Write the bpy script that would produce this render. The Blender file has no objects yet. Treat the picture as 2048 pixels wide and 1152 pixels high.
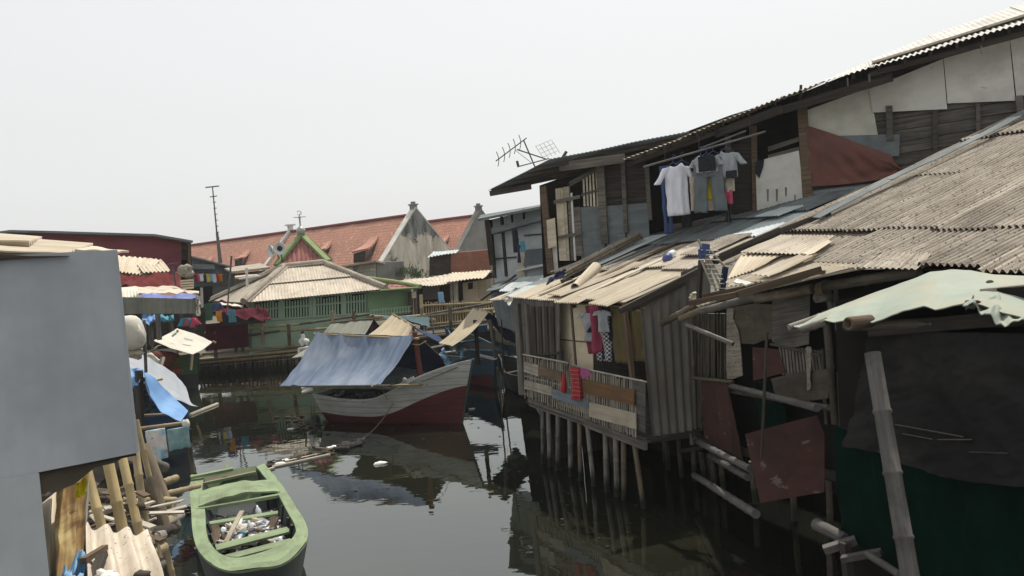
import bpy, math, random
from mathutils import Vector, noise
V = Vector
R = math.radians
rnd = random.Random(7)
scene = bpy.context.scene
COL = scene.collection

# ------------------------------------------------------------------ camera
EYE = 4.4
FPX = 1600.0
PITCH, ROLL = R(3.0), R(5.0)
FWD = V((0, math.cos(PITCH), -math.sin(PITCH)))
RT0 = V((1, 0, 0))
UP0 = RT0.cross(FWD)
RT = RT0 * math.cos(ROLL) - UP0 * math.sin(ROLL)
UP = UP0 * math.cos(ROLL) + RT0 * math.sin(ROLL)
CAMLOC = V((0, 0, EYE))
cam_data = bpy.data.cameras.new('camera')
cam_data.sensor_width = 36.0
cam_data.lens = 36.0 * FPX / 2048.0
cam_data.clip_start = 0.05
cam_data.clip_end = 3000
cam = bpy.data.objects.new('camera', cam_data)
COL.objects.link(cam)
from mathutils import Matrix
m3 = Matrix((RT, UP, -FWD)).transposed()
cam.matrix_world = Matrix.Translation(CAMLOC) @ m3.to_4x4()
scene.camera = cam

# ------------------------------------------------------------------ light
SUN_EL, SUN_AZ = R(63), R(24)          # azimuth from +Y towards +X
w = bpy.data.worlds.new('World')
scene.world = w
w.use_nodes = True
nt = w.node_tree
bg = nt.nodes['Background']
sky = nt.nodes.new('ShaderNodeTexSky')
sky.sky_type = 'NISHITA'
sky.sun_disc = False
sky.sun_elevation = SUN_EL
sky.sun_rotation = SUN_AZ
sky.air_density = 1.6
sky.dust_density = 3.0
sky.ozone_density = 1.0
hs = nt.nodes.new('ShaderNodeHueSaturation')
hs.inputs['Saturation'].default_value = 0.16
nt.links.new(sky.outputs[0], hs.inputs['Color'])
hz = nt.nodes.new('ShaderNodeMix'); hz.data_type = 'RGBA'      # hazy white air over the whole sky
hz.inputs[0].default_value = 0.62
hz.inputs[7].default_value = (8.15, 8.3, 8.3, 1)
nt.links.new(hs.outputs[0], hz.inputs[6])
nt.links.new(hz.outputs[2], bg.inputs['Color'])
bg.inputs['Strength'].default_value = 0.12
sd = bpy.data.lights.new('sun', 'SUN')
sd.energy = 4.9
sd.angle = R(0.6)
sd.color = (1.0, 0.945, 0.86)
sun = bpy.data.objects.new('sun', sd)
COL.objects.link(sun)
sdir = V((math.sin(SUN_AZ) * math.cos(SUN_EL), math.cos(SUN_AZ) * math.cos(SUN_EL), math.sin(SUN_EL)))
sun.rotation_euler = (-sdir).to_track_quat('-Z', 'Y').to_euler()
sun.location = (0, 0, 40)
scene.view_settings.view_transform = 'Standard'
scene.view_settings.look = 'None'
scene.view_settings.exposure = 0.0
scene.view_settings.gamma = 1.0

# ------------------------------------------------------------------ surveying: photo pixel -> point in the place
def ray(x, y):
    return FWD + RT * ((x - 1024) / FPX) - UP * ((y - 576) / FPX)
def at(x, y, d):                      # d metres in front of the camera
    return CAMLOC + ray(x, y) * d
def lev(x, y, z):                     # on the level z
    v = ray(x, y)
    return CAMLOC + v * ((z - EYE) / v.z)
class Plane:
    def __init__(s, a, b, c=None):
        s.a = a
        n = (b - a).cross((c - a) if c is not None else V((0, 0, 1)))
        n.normalize()
        if n.dot(CAMLOC - a) < 0:
            n = -n
        s.n = n
    def __call__(s, x, y, off=0.0):
        v = ray(x, y)
        return CAMLOC + v * (((s.a + s.n * off - CAMLOC).dot(s.n)) / v.dot(s.n))
    def q(s, pts, off=0.0):
        return [s(x, y, off) for x, y in pts]

# ------------------------------------------------------------------ mesh helpers
class MB:
    def __init__(s):
        s.v = []; s.f = []; s.uv = []; s.sm = []
    def add(s, verts, faces, uvs, smooth=False):
        o = len(s.v)
        s.v += [V(p) for p in verts]
        for f, u in zip(faces, uvs):
            s.f.append([i + o for i in f]); s.uv.append(u); s.sm.append(smooth)
    def beam(s, p0, p1, wd, ht, up=V((0, 0, 1)), taper=1.0):
        p0 = V(p0); p1 = V(p1)
        d = p1 - p0; L = d.length
        if L < 1e-6: return s
        d.normalize()
        a = d.cross(up)
        if a.length < 1e-3: a = d.cross(V((1, 0, 0)))
        a.normalize(); b = a.cross(d).normalized()
        u0 = rnd.uniform(0, 20); v0 = rnd.uniform(0, 20)
        vs = []
        for p, k in ((p0, 1.0), (p1, taper)):
            for sx, sy in ((-1, -1), (1, -1), (1, 1), (-1, 1)):
                vs.append(p + a * sx * wd * k / 2 + b * sy * ht * k / 2)
        fs = [(0, 3, 2, 1), (4, 5, 6, 7), (0, 1, 5, 4), (1, 2, 6, 5), (2, 3, 7, 6), (3, 0, 4, 7)]
        uv = [[(u0, v0), (u0 + .02, v0), (u0 + .02, v0 + ht), (u0, v0 + ht)]] * 2
        for k, wdt in ((0, wd), (1, ht), (2, wd), (3, ht)):
            c = v0 + k * .37
            uv.append([(u0, c), (u0, c + wdt), (u0 + L, c + wdt), (u0 + L, c)])
        s.add(vs, fs, uv)
        return s
    def tube(s, pts, r, n=8, r2=None, cap=True, knots=0.0, smooth=True):
        pts = [V(p) for p in pts]
        if knots > 0:                                  # bamboo: slight swellings at the nodes
            out = []; rr = []
            a, b = pts[0], pts[-1]
            tot = sum((pts[i + 1] - pts[i]).length for i in range(len(pts) - 1))
            nseg = max(2, int(tot / knots))
            def along(t):
                t *= tot
                for i in range(len(pts) - 1):
                    l = (pts[i + 1] - pts[i]).length
                    if t <= l + 1e-9 or i == len(pts) - 2:
                        return pts[i].lerp(pts[i + 1], t / l if l else 0)
                    t -= l
            e = min(.16, .02 / (tot / nseg))
            for k in range(nseg + 1):
                t = k / nseg
                ra = r + ((r2 if r2 else r) - r) * t
                if 0 < k < nseg:
                    for dt, g in ((-e, 1.0), (-e * .35, 1.13), (e * .35, 1.13), (e, .98)):
                        out.append(along(t + dt / nseg)); rr.append(ra * g)
                else:
                    out.append(along(t)); rr.append(ra)
            pts, rads = out, rr
        else:
            m = len(pts)
            rads = [r + ((r2 if r2 else r) - r) * i / max(1, m - 1) for i in range(m)]
        u0 = rnd.uniform(0, 20); v0 = rnd.uniform(0, 20)
        vs = []; L = [0.0]
        prev = None
        for i, p in enumerate(pts):
            d = (pts[min(i + 1, len(pts) - 1)] - pts[max(i - 1, 0)])
            d.normalize()
            if prev is None:
                a = d.cross(V((0, 0, 1)))
                if a.length < 1e-3: a = d.cross(V((1, 0, 0)))
            else:
                a = prev - d * prev.dot(d)
            a.normalize(); prev = a
            b = d.cross(a)
            for k in range(n):
                t = 2 * math.pi * k / n
                vs.append(p + (a * math.cos(t) + b * math.sin(t)) * rads[i])
            if i: L.append(L[-1] + (pts[i] - pts[i - 1]).length)
        fs = []; uv = []
        per = 2 * math.pi * r
        for i in range(len(pts) - 1):
            for k in range(n):
                k2 = (k + 1) % n
                fs.append((i * n + k, i * n + k2, (i + 1) * n + k2, (i + 1) * n + k))
                ua, ub = u0 + L[i], u0 + L[i + 1]
                va, vb = v0 + per * k / n, v0 + per * (k + 1) / n
                uv.append([(ua, va), (ua, vb), (ub, vb), (ub, va)])
        s.add(vs, fs, uv, smooth)
        if cap:
            for base, sg in ((0, -1), ((len(pts) - 1) * n, 1)):
                idx = list(range(n))
                ring = [vs[base + k] for k in idx]
                if sg < 0: ring = ring[::-1]
                s.add(ring, [tuple(range(n))], [[(u0, v0 + .01 * k) for k in range(n)]])
        return s
    def panel(s, c0, c1, c2, c3, t=0.02, nu=1, nv=1, disp=None, smooth=False, swap=False):
        """slab between four corners; disp(u,v,U,W) moves it along its normal"""
        c0, c1, c2, c3 = V(c0), V(c1), V(c2), V(c3)
        nrm = (c1 - c0).cross(c3 - c0)
        if nrm.length < 1e-9: nrm = (c2 - c1).cross(c3 - c1)
        nrm.normalize()
        W = ((c1 - c0).length + (c2 - c3).length) / 2; Hh = ((c3 - c0).length + (c2 - c1).length) / 2
        u0 = rnd.uniform(0, 20); v0 = rnd.uniform(0, 20)
        top = []; bot = []; uvs = []
        for j in range(nv + 1):
            b = j / nv
            for i in range(nu + 1):
                a = i / nu
                p = c0.lerp(c1, a).lerp(c3.lerp(c2, a), b)
                d = disp(a, b, a * W, b * Hh) if disp else 0.0
                if isinstance(d, Vector): off = d
                else: off = nrm * d
                top.append(p + off + nrm * t / 2); bot.append(p + off - nrm * t / 2)
                uvs.append((v0 + b * Hh, u0 + a * W) if swap else (u0 + a * W, v0 + b * Hh))
        n = len(top); k = nu + 1
        fs = []; uu = []
        for j in range(nv):
            for i in range(nu):
                q = [j * k + i, j * k + i + 1, (j + 1) * k + i + 1, (j + 1) * k + i]
                fs.append(tuple(q)); uu.append([uvs[x] for x in q])
                fs.append(tuple(x + n for x in q[::-1])); uu.append([uvs[x] for x in q[::-1]])
        s.add(top + bot, fs, uu, smooth)
        rim = [i for i in range(k)] + [j * k + nu for j in range(1, nv + 1)] + [nv * k + i for i in range(nu - 1, -1, -1)] + [j * k for j in range(nv - 1, 0, -1)]
        ef = []; eu = []
        m = len(rim)
        vs = [top[i] for i in rim] + [bot[i] for i in rim]
        for i in range(m):
            i2 = (i + 1) % m
            ef.append((i, i + m, i2 + m, i2))
            x, y = uvs[rim[i]], uvs[rim[i2]]
            eu.append([x, (x[0], x[1] + t), (y[0], y[1] + t), y])
        s.add(vs, ef, eu)
        return s
    def corr(s, c0, c1, c2, c3, period=.08, amp=.009, t=.006, nv=4, warp=0.02, per=7):
        """corrugated sheet: c0-c1 lower edge, c3-c2 upper edge, flutes run up the slope"""
        c0, c1, c2, c3 = V(c0), V(c1), V(c2), V(c3)
        W = ((c1 - c0).length + (c2 - c3).length) / 2
        nw = max(1, round(W / period))
        sd_ = rnd.uniform(0, 50)
        def dp(a, b, U, W_):
            return amp * math.cos(2 * math.pi * a * nw) + warp * noise.noise(V((a * W * .8 + sd_, b * 2, sd_)))
        return s.panel(c0, c1, c2, c3, t, nw * per, nv, dp, smooth=True, swap=True)
    def corrpoly(s, poly, slope, period=.1, amp=.012, t=.008, per=6):
        """corrugated sheet cut to a convex outline; flutes run along the direction slope"""
        poly = [V(p) for p in poly]
        n = (poly[1] - poly[0]).cross(poly[2] - poly[0]).normalized()
        v = (V(slope) - n * V(slope).dot(n)).normalized()
        u = v.cross(n).normalized()
        o = poly[0]
        P = [((p - o).dot(u), (p - o).dot(v)) for p in poly]
        a0 = min(p[0] for p in P); a1 = max(p[0] for p in P)
        step = period / per
        k = max(2, int((a1 - a0) / step))
        cols = []
        for i in range(k + 1):
            a = a0 + (a1 - a0) * (i / k) * .9998 + (a1 - a0) * .0001
            hit = []
            for j in range(len(P)):
                p, q = P[j], P[(j + 1) % len(P)]
                if (p[0] - a) * (q[0] - a) <= 0 and abs(p[0] - q[0]) > 1e-9:
                    hit.append(p[1] + (q[1] - p[1]) * (a - p[0]) / (q[0] - p[0]))
            if len(hit) < 2: continue
            cols.append((a, min(hit), max(hit)))
        vs = []; uvv = []
        for sg in (1, -1):
            for a, lo, hi in cols:
                d = amp * math.cos(2 * math.pi * a / period) + sg * t / 2
                for b in (lo, hi):
                    vs.append(o + u * a + v * b + n * d); uvv.append((b, a))
        m = len(cols) * 2
        fs = []; uu = []
        for i in range(len(cols) - 1):
            q = [i * 2, (i + 1) * 2, (i + 1) * 2 + 1, i * 2 + 1]
            fs.append(tuple(q)); uu.append([uvv[x] for x in q])
            q2 = [x + m for x in q[::-1]]
            fs.append(tuple(q2)); uu.append([uvv[x - m] for x in q2])
        s.add(vs, fs, uu, True)
        for e in (0, 1):                                # end edges on vertices of their own
            ring = [vs[i * 2 + e] for i in range(len(cols))] + [vs[i * 2 + e + m] for i in range(len(cols))]
            k_ = len(cols)
            s.add(ring, [(i, i + k_, i + 1 + k_, i + 1) for i in range(k_ - 1)], [[uvv[i * 2 + e]] * 4 for i in range(k_ - 1)])
        return s
    def prism(s, poly, ext):
        """flat outline given thickness by the vector ext"""
        poly = [V(p) for p in poly]; ext = V(ext)
        n = len(poly)
        a = (poly[1] - poly[0]).normalized()
        nn = V((0, 0, 0))
        for i in range(n):
            p, q = poly[i], poly[(i + 1) % n]
            nn += (p - poly[0]).cross(q - poly[0])
        nn.normalize()
        b = nn.cross(a)
        u0 = rnd.uniform(0, 20)
        uv = [((p - poly[0]).dot(a) + u0, (p - poly[0]).dot(b) + u0) for p in poly]
        s.add(poly + [p + ext for p in poly], [tuple(range(n)), tuple(range(2 * n - 1, n - 1, -1))], [uv, uv[::-1]])
        for i in range(n):
            j = (i + 1) % n
            s.add([poly[i], poly[j], poly[j] + ext, poly[i] + ext], [(0, 1, 2, 3)],
                  [[uv[i], uv[j], (uv[j][0], uv[j][1] + ext.length), (uv[i][0], uv[i][1] + ext.length)]])
        return s
    def lathe(s, base, axis, prof, n=12, smooth=True):
        """prof: (radius, distance along axis)"""
        base = V(base); axis = V(axis).normalized()
        a = axis.cross(V((0, 0, 1)))
        if a.length < 1e-3: a = axis.cross(V((1, 0, 0)))
        a.normalize(); b = axis.cross(a)
        vs = []; fs = []; uu = []
        for r, h in prof:
            for k in range(n):
                t = 2 * math.pi * k / n
                vs.append(base + axis * h + (a * math.cos(t) + b * math.sin(t)) * max(r, 1e-4))
        for i in range(len(prof) - 1):
            for k in range(n):
                k2 = (k + 1) % n
                fs.append((i * n + k, i * n + k2, (i + 1) * n + k2, (i + 1) * n + k))
                uu.append([(i * .1, k * .1), (i * .1, k * .1 + .1), (i * .1 + .1, k * .1 + .1), (i * .1 + .1, k * .1)])
        s.add(vs, fs, uu, smooth)
        return s
    def loft(s, A, B, t=.006, n=40, m=10, disp=None):
        """cloth between two polylines"""
        def res(P, k):
            P = [V(p) for p in P]
            ls = [0]
            for i in range(len(P) - 1): ls.append(ls[-1] + (P[i + 1] - P[i]).length)
            out = []
            for j in range(k + 1):
                d = ls[-1] * j / k
                for i in range(len(P) - 1):
                    if d <= ls[i + 1] + 1e-9:
                        out.append(P[i].lerp(P[i + 1], (d - ls[i]) / max(1e-9, ls[i + 1] - ls[i]))); break
            return out
        a = res(A, n); b = res(B, n)
        nrm = (a[-1] - a[0]).cross(b[n // 2] - a[n // 2]).normalized()
        if nrm.dot(CAMLOC - a[n // 2]) < 0: nrm = -nrm
        W = (a[-1] - a[0]).length; Hh = (b[n // 2] - a[n // 2]).length
        top = []; bot = []; uv = []
        for j in range(m + 1):
            for i in range(n + 1):
                p = a[i].lerp(b[i], j / m)
                d = disp(i / n, j / m) if disp else 0
                top.append(p + nrm * (d + t / 2)); bot.append(p + nrm * (d - t / 2)); uv.append((i / n * W, j / m * Hh))
        k = n + 1; N = len(top); fs = []; uu = []
        for j in range(m):
            for i in range(n):
                q = [j * k + i, j * k + i + 1, (j + 1) * k + i + 1, (j + 1) * k + i]
                fs.append(tuple(q)); uu.append([uv[x] for x in q])
                fs.append(tuple(x + N for x in q[::-1])); uu.append([uv[x] for x in q[::-1]])
        s.add(top + bot, fs, uu, True)
        rim = list(range(k)) + [j * k + n for j in range(1, m + 1)] + [m * k + i for i in range(n - 1, -1, -1)] + [j * k for j in range(m - 1, 0, -1)]
        mm = len(rim)
        s.add([top[i] for i in rim] + [bot[i] for i in rim], [(i, i + mm, (i + 1) % mm + mm, (i + 1) % mm) for i in range(mm)],
              [[uv[rim[i]]] * 4 for i in range(mm)])
        return s
    def planks(s, c0, c1, c2, c3, n, t=.018, gap=.008, jz=.03, jo=.008, nv=1):
        """boards standing between a lower edge c0-c1 and an upper edge c3-c2"""
        c0, c1, c2, c3 = V(c0), V(c1), V(c2), V(c3)
        W = (c1 - c0).length
        nr = (c1 - c0).cross(c3 - c0).normalized()
        ed = [0.0]
        for i in range(n): ed.append(ed[-1] + rnd.uniform(.7, 1.3))
        ed = [e / ed[-1] for e in ed]
        g = gap / max(W, .01) / 2
        for i in range(n):
            a, b = ed[i] + g, ed[i + 1] - g
            if b <= a: continue
            o = nr * rnd.uniform(-jo, jo)
            z0 = V((0, 0, rnd.uniform(-jz, jz))); z1 = V((0, 0, rnd.uniform(-jz, jz)))
            s.panel(c0.lerp(c1, a) + o + z0, c0.lerp(c1, b) + o + z0, c3.lerp(c2, b) + o + z1, c3.lerp(c2, a) + o + z1, t, 1, nv, None, False, True)
        return s
    def blob(s, p, r, n=6, sq=(1, 1, 1), jit=.25):
        vs = []; fs = []; uu = []
        p = V(p); sd_ = rnd.uniform(0, 99)
        rows = max(3, n - 2)
        for j in range(rows + 1):
            th = math.pi * j / rows
            for k in range(n):
                ph = 2 * math.pi * k / n
                d = V((math.sin(th) * math.cos(ph), math.sin(th) * math.sin(ph), math.cos(th)))
                rr = r * (1 + jit * noise.noise(d * 1.7 + V((sd_, sd_, 0))) * 2)
                vs.append(p + V((d.x * sq[0], d.y * sq[1], d.z * sq[2])) * rr)
        for j in range(rows):
            for k in range(n):
                k2 = (k + 1) % n
                fs.append((j * n + k, (j + 1) * n + k, (j + 1) * n + k2, j * n + k2))
                uu.append([(k * .1, j * .1), (k * .1, j * .1 + .1), (k * .1 + .1, j * .1 + .1), (k * .1 + .1, j * .1)])
        s.add(vs, fs, uu, True)
        return s

def obj(name, mb, mat, parent=None, label=None, cat=None, group=None, kind=None):
    me = bpy.data.meshes.new(name)
    if parent is not None:
        org = V(ORG[parent.name])
    else:
        lo = V((min(p.x for p in mb.v), min(p.y for p in mb.v), min(p.z for p in mb.v)))
        hi = V((max(p.x for p in mb.v), max(p.y for p in mb.v), max(p.z for p in mb.v)))
        org = V(((lo.x + hi.x) / 2, (lo.y + hi.y) / 2, lo.z))
    me.from_pydata([tuple(p - org) for p in mb.v], [], mb.f)
    ul = me.uv_layers.new(name='UVMap')
    flat = []
    for u in mb.uv:
        for a in u: flat += [a[0], a[1]]
    ul.data.foreach_set('uv', flat)
    me.polygons.foreach_set('use_smooth', mb.sm)
    me.materials.append(mat)
    me.update()
    o = bpy.data.objects.new(name, me)
    COL.objects.link(o)
    if parent is not None:
        o.parent = parent
        ORG[o.name] = org
    else:
        o.location = org
        ORG[o.name] = org
    tag(o, label, cat, group, kind)
    return o
ORG = {}
def tag(o, label=None, cat=None, group=None, kind=None):
    if label: o['label'] = label
    if cat: o['category'] = cat
    if group: o['group'] = group
    if kind: o['kind'] = kind
    return o
def thing(name, loc, label, cat, group=None):
    o = bpy.data.objects.new(name, None)
    o.empty_display_size = .2
    COL.objects.link(o)
    o.location = V(loc)
    ORG[o.name] = V(loc)
    return tag(o, label, cat, group)

# ------------------------------------------------------------------ materials
class NT:
    def __init__(s, name):
        s.m = bpy.data.materials.new(name); s.m.use_nodes = True
        s.t = s.m.node_tree; s.b = s.t.nodes['Principled BSDF']
    def n(s, typ, **kw):
        x = s.t.nodes.new(typ)
        for k, v in kw.items():
            if k.startswith('_'): setattr(x, k[1:], v)
            else: x.inputs[k.replace('__', ' ')].default_value = v
        return x
    def l(s, a, b): s.t.links.new(a, b)
    def mix(s, fac, a, b, mode='MIX'):
        x = s.t.nodes.new('ShaderNodeMix'); x.data_type = 'RGBA'; x.blend_type = mode; x.clamp_factor = True
        for i, q in ((0, fac), (6, a), (7, b)):
            if hasattr(q, 'links'): s.l(q, x.inputs[i])
            else: x.inputs[i].default_value = q if i == 0 else (*q, 1)
        return x.outputs[2]
    def ramp(s, f, lo, hi):
        x = s.t.nodes.new('ShaderNodeMapRange'); x.clamp = True
        x.inputs[1].default_value = lo; x.inputs[2].default_value = hi
        s.l(f, x.inputs[0]); return x.outputs[0]

def weather(name, c1, c2, sc=(1, 14), c3=None, a3=.6, s3=.8, spot=None, aspot=.12, sspot=22, rough=.85, bump=.35, metal=0.0, vary=.25, spec=.25, detail=6, obj_coords=False, hue=.02, trans=0, seam=None, wet=False):
    N = NT(name)
    if obj_coords:
        tc = N.n('ShaderNodeTexCoord'); src = tc.outputs['Object']
    else:
        tc = N.n('ShaderNodeUVMap'); src = tc.outputs['UV']
    oi = N.n('ShaderNodeObjectInfo')
    mul = N.n('ShaderNodeMath', _operation='MULTIPLY'); mul.inputs[1].default_value = 37.0
    N.l(oi.outputs['Random'], mul.inputs[0])
    cmb = N.n('ShaderNodeCombineXYZ'); N.l(mul.outputs[0], cmb.inputs[2])
    add = N.n('ShaderNodeVectorMath', _operation='ADD'); N.l(src, add.inputs[0]); N.l(cmb.outputs[0], add.inputs[1])
    mp = N.n('ShaderNodeMapping'); mp.inputs['Scale'].default_value = (sc[0], sc[1], 1)
    N.l(add.outputs[0], mp.inputs[0])
    g = N.n('ShaderNodeTexNoise', Scale=1.0, Detail=float(detail), Roughness=.62)
    N.l(mp.outputs[0], g.inputs['Vector'])
    col = N.mix(N.ramp(g.outputs[0], .34, .66), c1, c2)
    if c3 is not None:
        b = N.n('ShaderNodeTexNoise', Scale=s3, Detail=5.0, Roughness=.65); N.l(add.outputs[0], b.inputs['Vector'])
        f = N.ramp(b.outputs[0], .46, .66)
        fm = N.n('ShaderNodeMath', _operation='MULTIPLY'); fm.inputs[1].default_value = a3; N.l(f, fm.inputs[0])
        col = N.mix(fm.outputs[0], col, c3)
    if spot is not None:
        q = N.n('ShaderNodeTexNoise', Scale=sspot, Detail=3.0, Roughness=.6)
        mp2 = N.n('ShaderNodeMapping'); mp2.inputs['Scale'].default_value = (.55, 1, 1); N.l(add.outputs[0], mp2.inputs[0])
        N.l(mp2.outputs[0], q.inputs['Vector'])
        f = N.ramp(q.outputs[0], .68 - aspot, .74 - aspot)
        col = N.mix(f, col, spot)
    if seam is not None:                              # plank joints
        sx_ = N.n('ShaderNodeSeparateXYZ'); N.l(src, sx_.inputs[0])
        wn_ = N.n('ShaderNodeMath', _operation='MULTIPLY_ADD'); N.l(g.outputs[0], wn_.inputs[0]); wn_.inputs[1].default_value = .02; N.l(sx_.outputs[1], wn_.inputs[2])
        md = N.n('ShaderNodeMath', _operation='PINGPONG'); N.l(wn_.outputs[0], md.inputs[0]); md.inputs[1].default_value = seam / 2
        sf = N.ramp(md.outputs[0], .012, .004)
        sq_ = N.n('ShaderNodeMath', _operation='MULTIPLY'); sq_.inputs[1].default_value = .6; N.l(sf, sq_.inputs[0])
        col = N.mix(sq_.outputs[0], col, tuple(x * .2 for x in c1))
    if wet:                                           # tide mark: slimy below a ragged line above the water
        gm = N.n('ShaderNodeNewGeometry'); sz = N.n('ShaderNodeSeparateXYZ'); N.l(gm.outputs['Position'], sz.inputs[0])
        wz = N.n('ShaderNodeMath', _operation='MULTIPLY_ADD'); N.l(g.outputs[0], wz.inputs[0]); wz.inputs[1].default_value = -.35; N.l(sz.outputs[2], wz.inputs[2])
        col = N.mix(N.ramp(wz.outputs[0], .16, -.02), col, (.018, .021, .012))
    hv = N.n('ShaderNodeHueSaturation')
    vr = N.n('ShaderNodeMapRange'); vr.inputs[3].default_value = 1 - vary; vr.inputs[4].default_value = 1 + vary
    N.l(oi.outputs['Random'], vr.inputs[0]); N.l(vr.outputs[0], hv.inputs['Value']); N.l(col, hv.inputs['Color'])
    N.l(hv.outputs[0], N.b.inputs['Base Color'])
    N.b.inputs['Roughness'].default_value = rough
    N.b.inputs['Metallic'].default_value = metal
    N.b.inputs['Specular IOR Level'].default_value = spec
    if trans: 
        N.b.inputs['Transmission Weight'].default_value = trans
    if bump:
        bp = N.n('ShaderNodeBump', Strength=bump, Distance=.02); N.l(g.outputs[0], bp.inputs['Height']); N.l(bp.outputs[0], N.b.inputs['Normal'])
    return N.m

M = {}
M['grey_wood'] = weather('grey_wood', (.155, .14, .12), (.06, .053, .046), (1.2, 26), (.035, .032, .028), .6, 1.2)
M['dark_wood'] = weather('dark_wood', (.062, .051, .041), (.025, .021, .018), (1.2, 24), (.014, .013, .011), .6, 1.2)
M['brown_wood'] = weather('brown_wood', (.145, .10, .064), (.075, .052, .035), (1.2, 22), (.05, .04, .03), .5, 1.2)
M['orange_plank'] = weather('orange_plank', (.165, .088, .036), (.10, .056, .028), (1.4, 24), (.08, .05, .03), .4, 1.5, vary=.05)
M['pale_plank'] = weather('pale_plank', (.42, .38, .31), (.24, .215, .18), (1.2, 22), (.13, .115, .095), .6, 2)
M['cream_board'] = weather('cream_board', (.50, .44, .34), (.36, .31, .23), (1.0, 12), (.19, .155, .11), .6, 1.6)
M['pile_grey'] = weather('pile_grey', (.205, .185, .16), (.115, .105, .092), (2, 30), (.055, .05, .044), .7, 3, rough=.7, bump=.15, wet=True)
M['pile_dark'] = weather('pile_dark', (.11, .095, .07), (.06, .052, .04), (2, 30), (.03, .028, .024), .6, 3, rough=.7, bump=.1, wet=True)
M['pale_panel'] = weather('pale_panel', (.50, .49, .42), (.43, .42, .36), (.7, 3), (.30, .29, .25), .6, 1.3, bump=.06, vary=.03)
M['cardboard'] = weather('cardboard', (.115, .094, .07), (.07, .058, .045), (1.5, 9), (.04, .034, .028), .7, 2.2, spot=(.17, .15, .12), aspot=.0, sspot=9, bump=.2, vary=.1)
M['pile_brown'] = weather('pile_brown', (.19, .15, .10), (.12, .095, .065), (2, 30), (.06, .052, .042), .7, 3, rough=.7, bump=.15, wet=True)
M['white_panel'] = weather('white_panel', (.60, .585, .54), (.52, .505, .465), (.7, 3), (.38, .36, .32), .7, 1.1, spot=(.22, .2, .17), aspot=-.02, sspot=6, bump=.06, vary=.04)
M['ply'] = weather('ply', (.56, .48, .35), (.48, .41, .29), (1, 8), (.34, .28, .20), .6, 1.5, bump=.1, vary=.1)
M['blue_plank'] = weather('blue_plank', (.17, .21, .24), (.10, .125, .15), (1.2, 20), (.08, .08, .075), .5, 2, vary=.05)
M['red_board'] = weather('red_board', (.088, .044, .038), (.064, .033, .029), (3, 6), (.046, .028, .025), .8, 2.0, spot=(.15, .125, .11), aspot=.04, sspot=8, bump=.15, vary=.1, spec=.1)
M['bamboo'] = weather('bamboo', (.34, .27, .155), (.23, .175, .095), (2, 30), (.12, .1, .075), .7, 2.5, rough=.6, bump=.1)
M['bamboo_yellow'] = weather('bamboo_yellow', (.46, .355, .18), (.34, .25, .12), (2, 24), (.19, .145, .09), .6, 2.5, rough=.5, bump=.08, vary=.12)
M['bamboo_grey'] = weather('bamboo_grey', (.205, .185, .16), (.115, .105, .092), (2, 30), (.055, .05, .044), .7, 3, rough=.7, bump=.15)
M['bamboo_shaded'] = weather('bamboo_shaded', (.105, .097, .09), (.066, .061, .057), (2, 30), (.035, .032, .03), .7, 3, rough=.75, bump=.15)  # darker copy of the grey bamboo, shade painted into the colour
M['bamboo_dark'] = weather('bamboo_dark', (.11, .095, .07), (.06, .052, .04), (2, 30), (.03, .028, .024), .6, 3, rough=.7, bump=.1)
M['cement_sheet'] = weather('cement_sheet', (.53, .47, .385), (.36, .31, .245), (1.2, 24), (.27, .23, .18), .65, 1.1, spot=(.085, .075, .062), aspot=.055, sspot=38, rough=.9, bump=.2, vary=.13)
M['cement_old'] = weather('cement_old', (.40, .355, .29), (.20, .172, .138), (1.0, 26), (.17, .145, .115), .7, 1.6, spot=(.07, .06, .05), aspot=.095, sspot=42, rough=.9, bump=.3, vary=.12)
M['cement_cream'] = weather('cement_cream', (.53, .472, .372), (.39, .335, .255), (1.0, 16), (.36, .29, .20), .5, 1.3, spot=(.2, .16, .11), aspot=.0, sspot=8, rough=.9, bump=.15, vary=.12)
M['zinc_grey'] = weather('zinc_grey', (.17, .19, .195), (.11, .125, .13), (1.0, 6), (.07, .075, .075), .6, 1.2, spot=(.14, .08, .045), aspot=.0, sspot=5, rough=.85, bump=.15, vary=.2, spec=.08)
M['zinc_wall'] = weather('zinc_wall', (.18, .17, .145), (.11, .104, .09), (1.0, 5), (.12, .10, .08), .6, 1.0, spot=(.20, .11, .06), aspot=.0, sspot=5, rough=.65, bump=.1, vary=.08)
M['post_paint'] = weather('post_paint', (.40, .42, .43), (.35, .37, .38), (4, .8), (.28, .29, .30), .6, 1.2, spot=(.2, .19, .17), aspot=-.05, sspot=9, bump=.05, vary=.02)
M['zinc_pale'] = weather('zinc_pale', (.44, .48, .48), (.36, .4, .4), (1, 4), (.25, .26, .25), .5, 1.2, rough=.55, bump=.1)
M['grey_sheet'] = weather('grey_sheet', (.395, .41, .43), (.325, .34, .36), (5, .8), (.26, .28, .31), .8, .9, spot=(.21, .215, .22), aspot=-.005, sspot=3.2, rough=.75, bump=.05, vary=.02)
M['black_net'] = weather('black_net', (.025, .0235, .0235), (.015, .0145, .0145), (1.3, 1.3), (.038, .0355, .034), .6, 1.6, spot=(.19, .17, .16), aspot=-.055, sspot=2.2, rough=.95, bump=.25, vary=.02, spec=.04)
M['green_tarp'] = weather('green_tarp', (.002, .014, .009), (.0015, .0085, .006), (2, 2), (.0015, .0065, .004), .6, 1.2, rough=.9, bump=.15, vary=.02, spec=.03)
M['pale_tarp'] = weather('pale_tarp', (.28, .315, .262), (.23, .265, .218), (1.2, 2.5), (.32, .27, .185), .75, .9, rough=.7, bump=.12, vary=.02)
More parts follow.
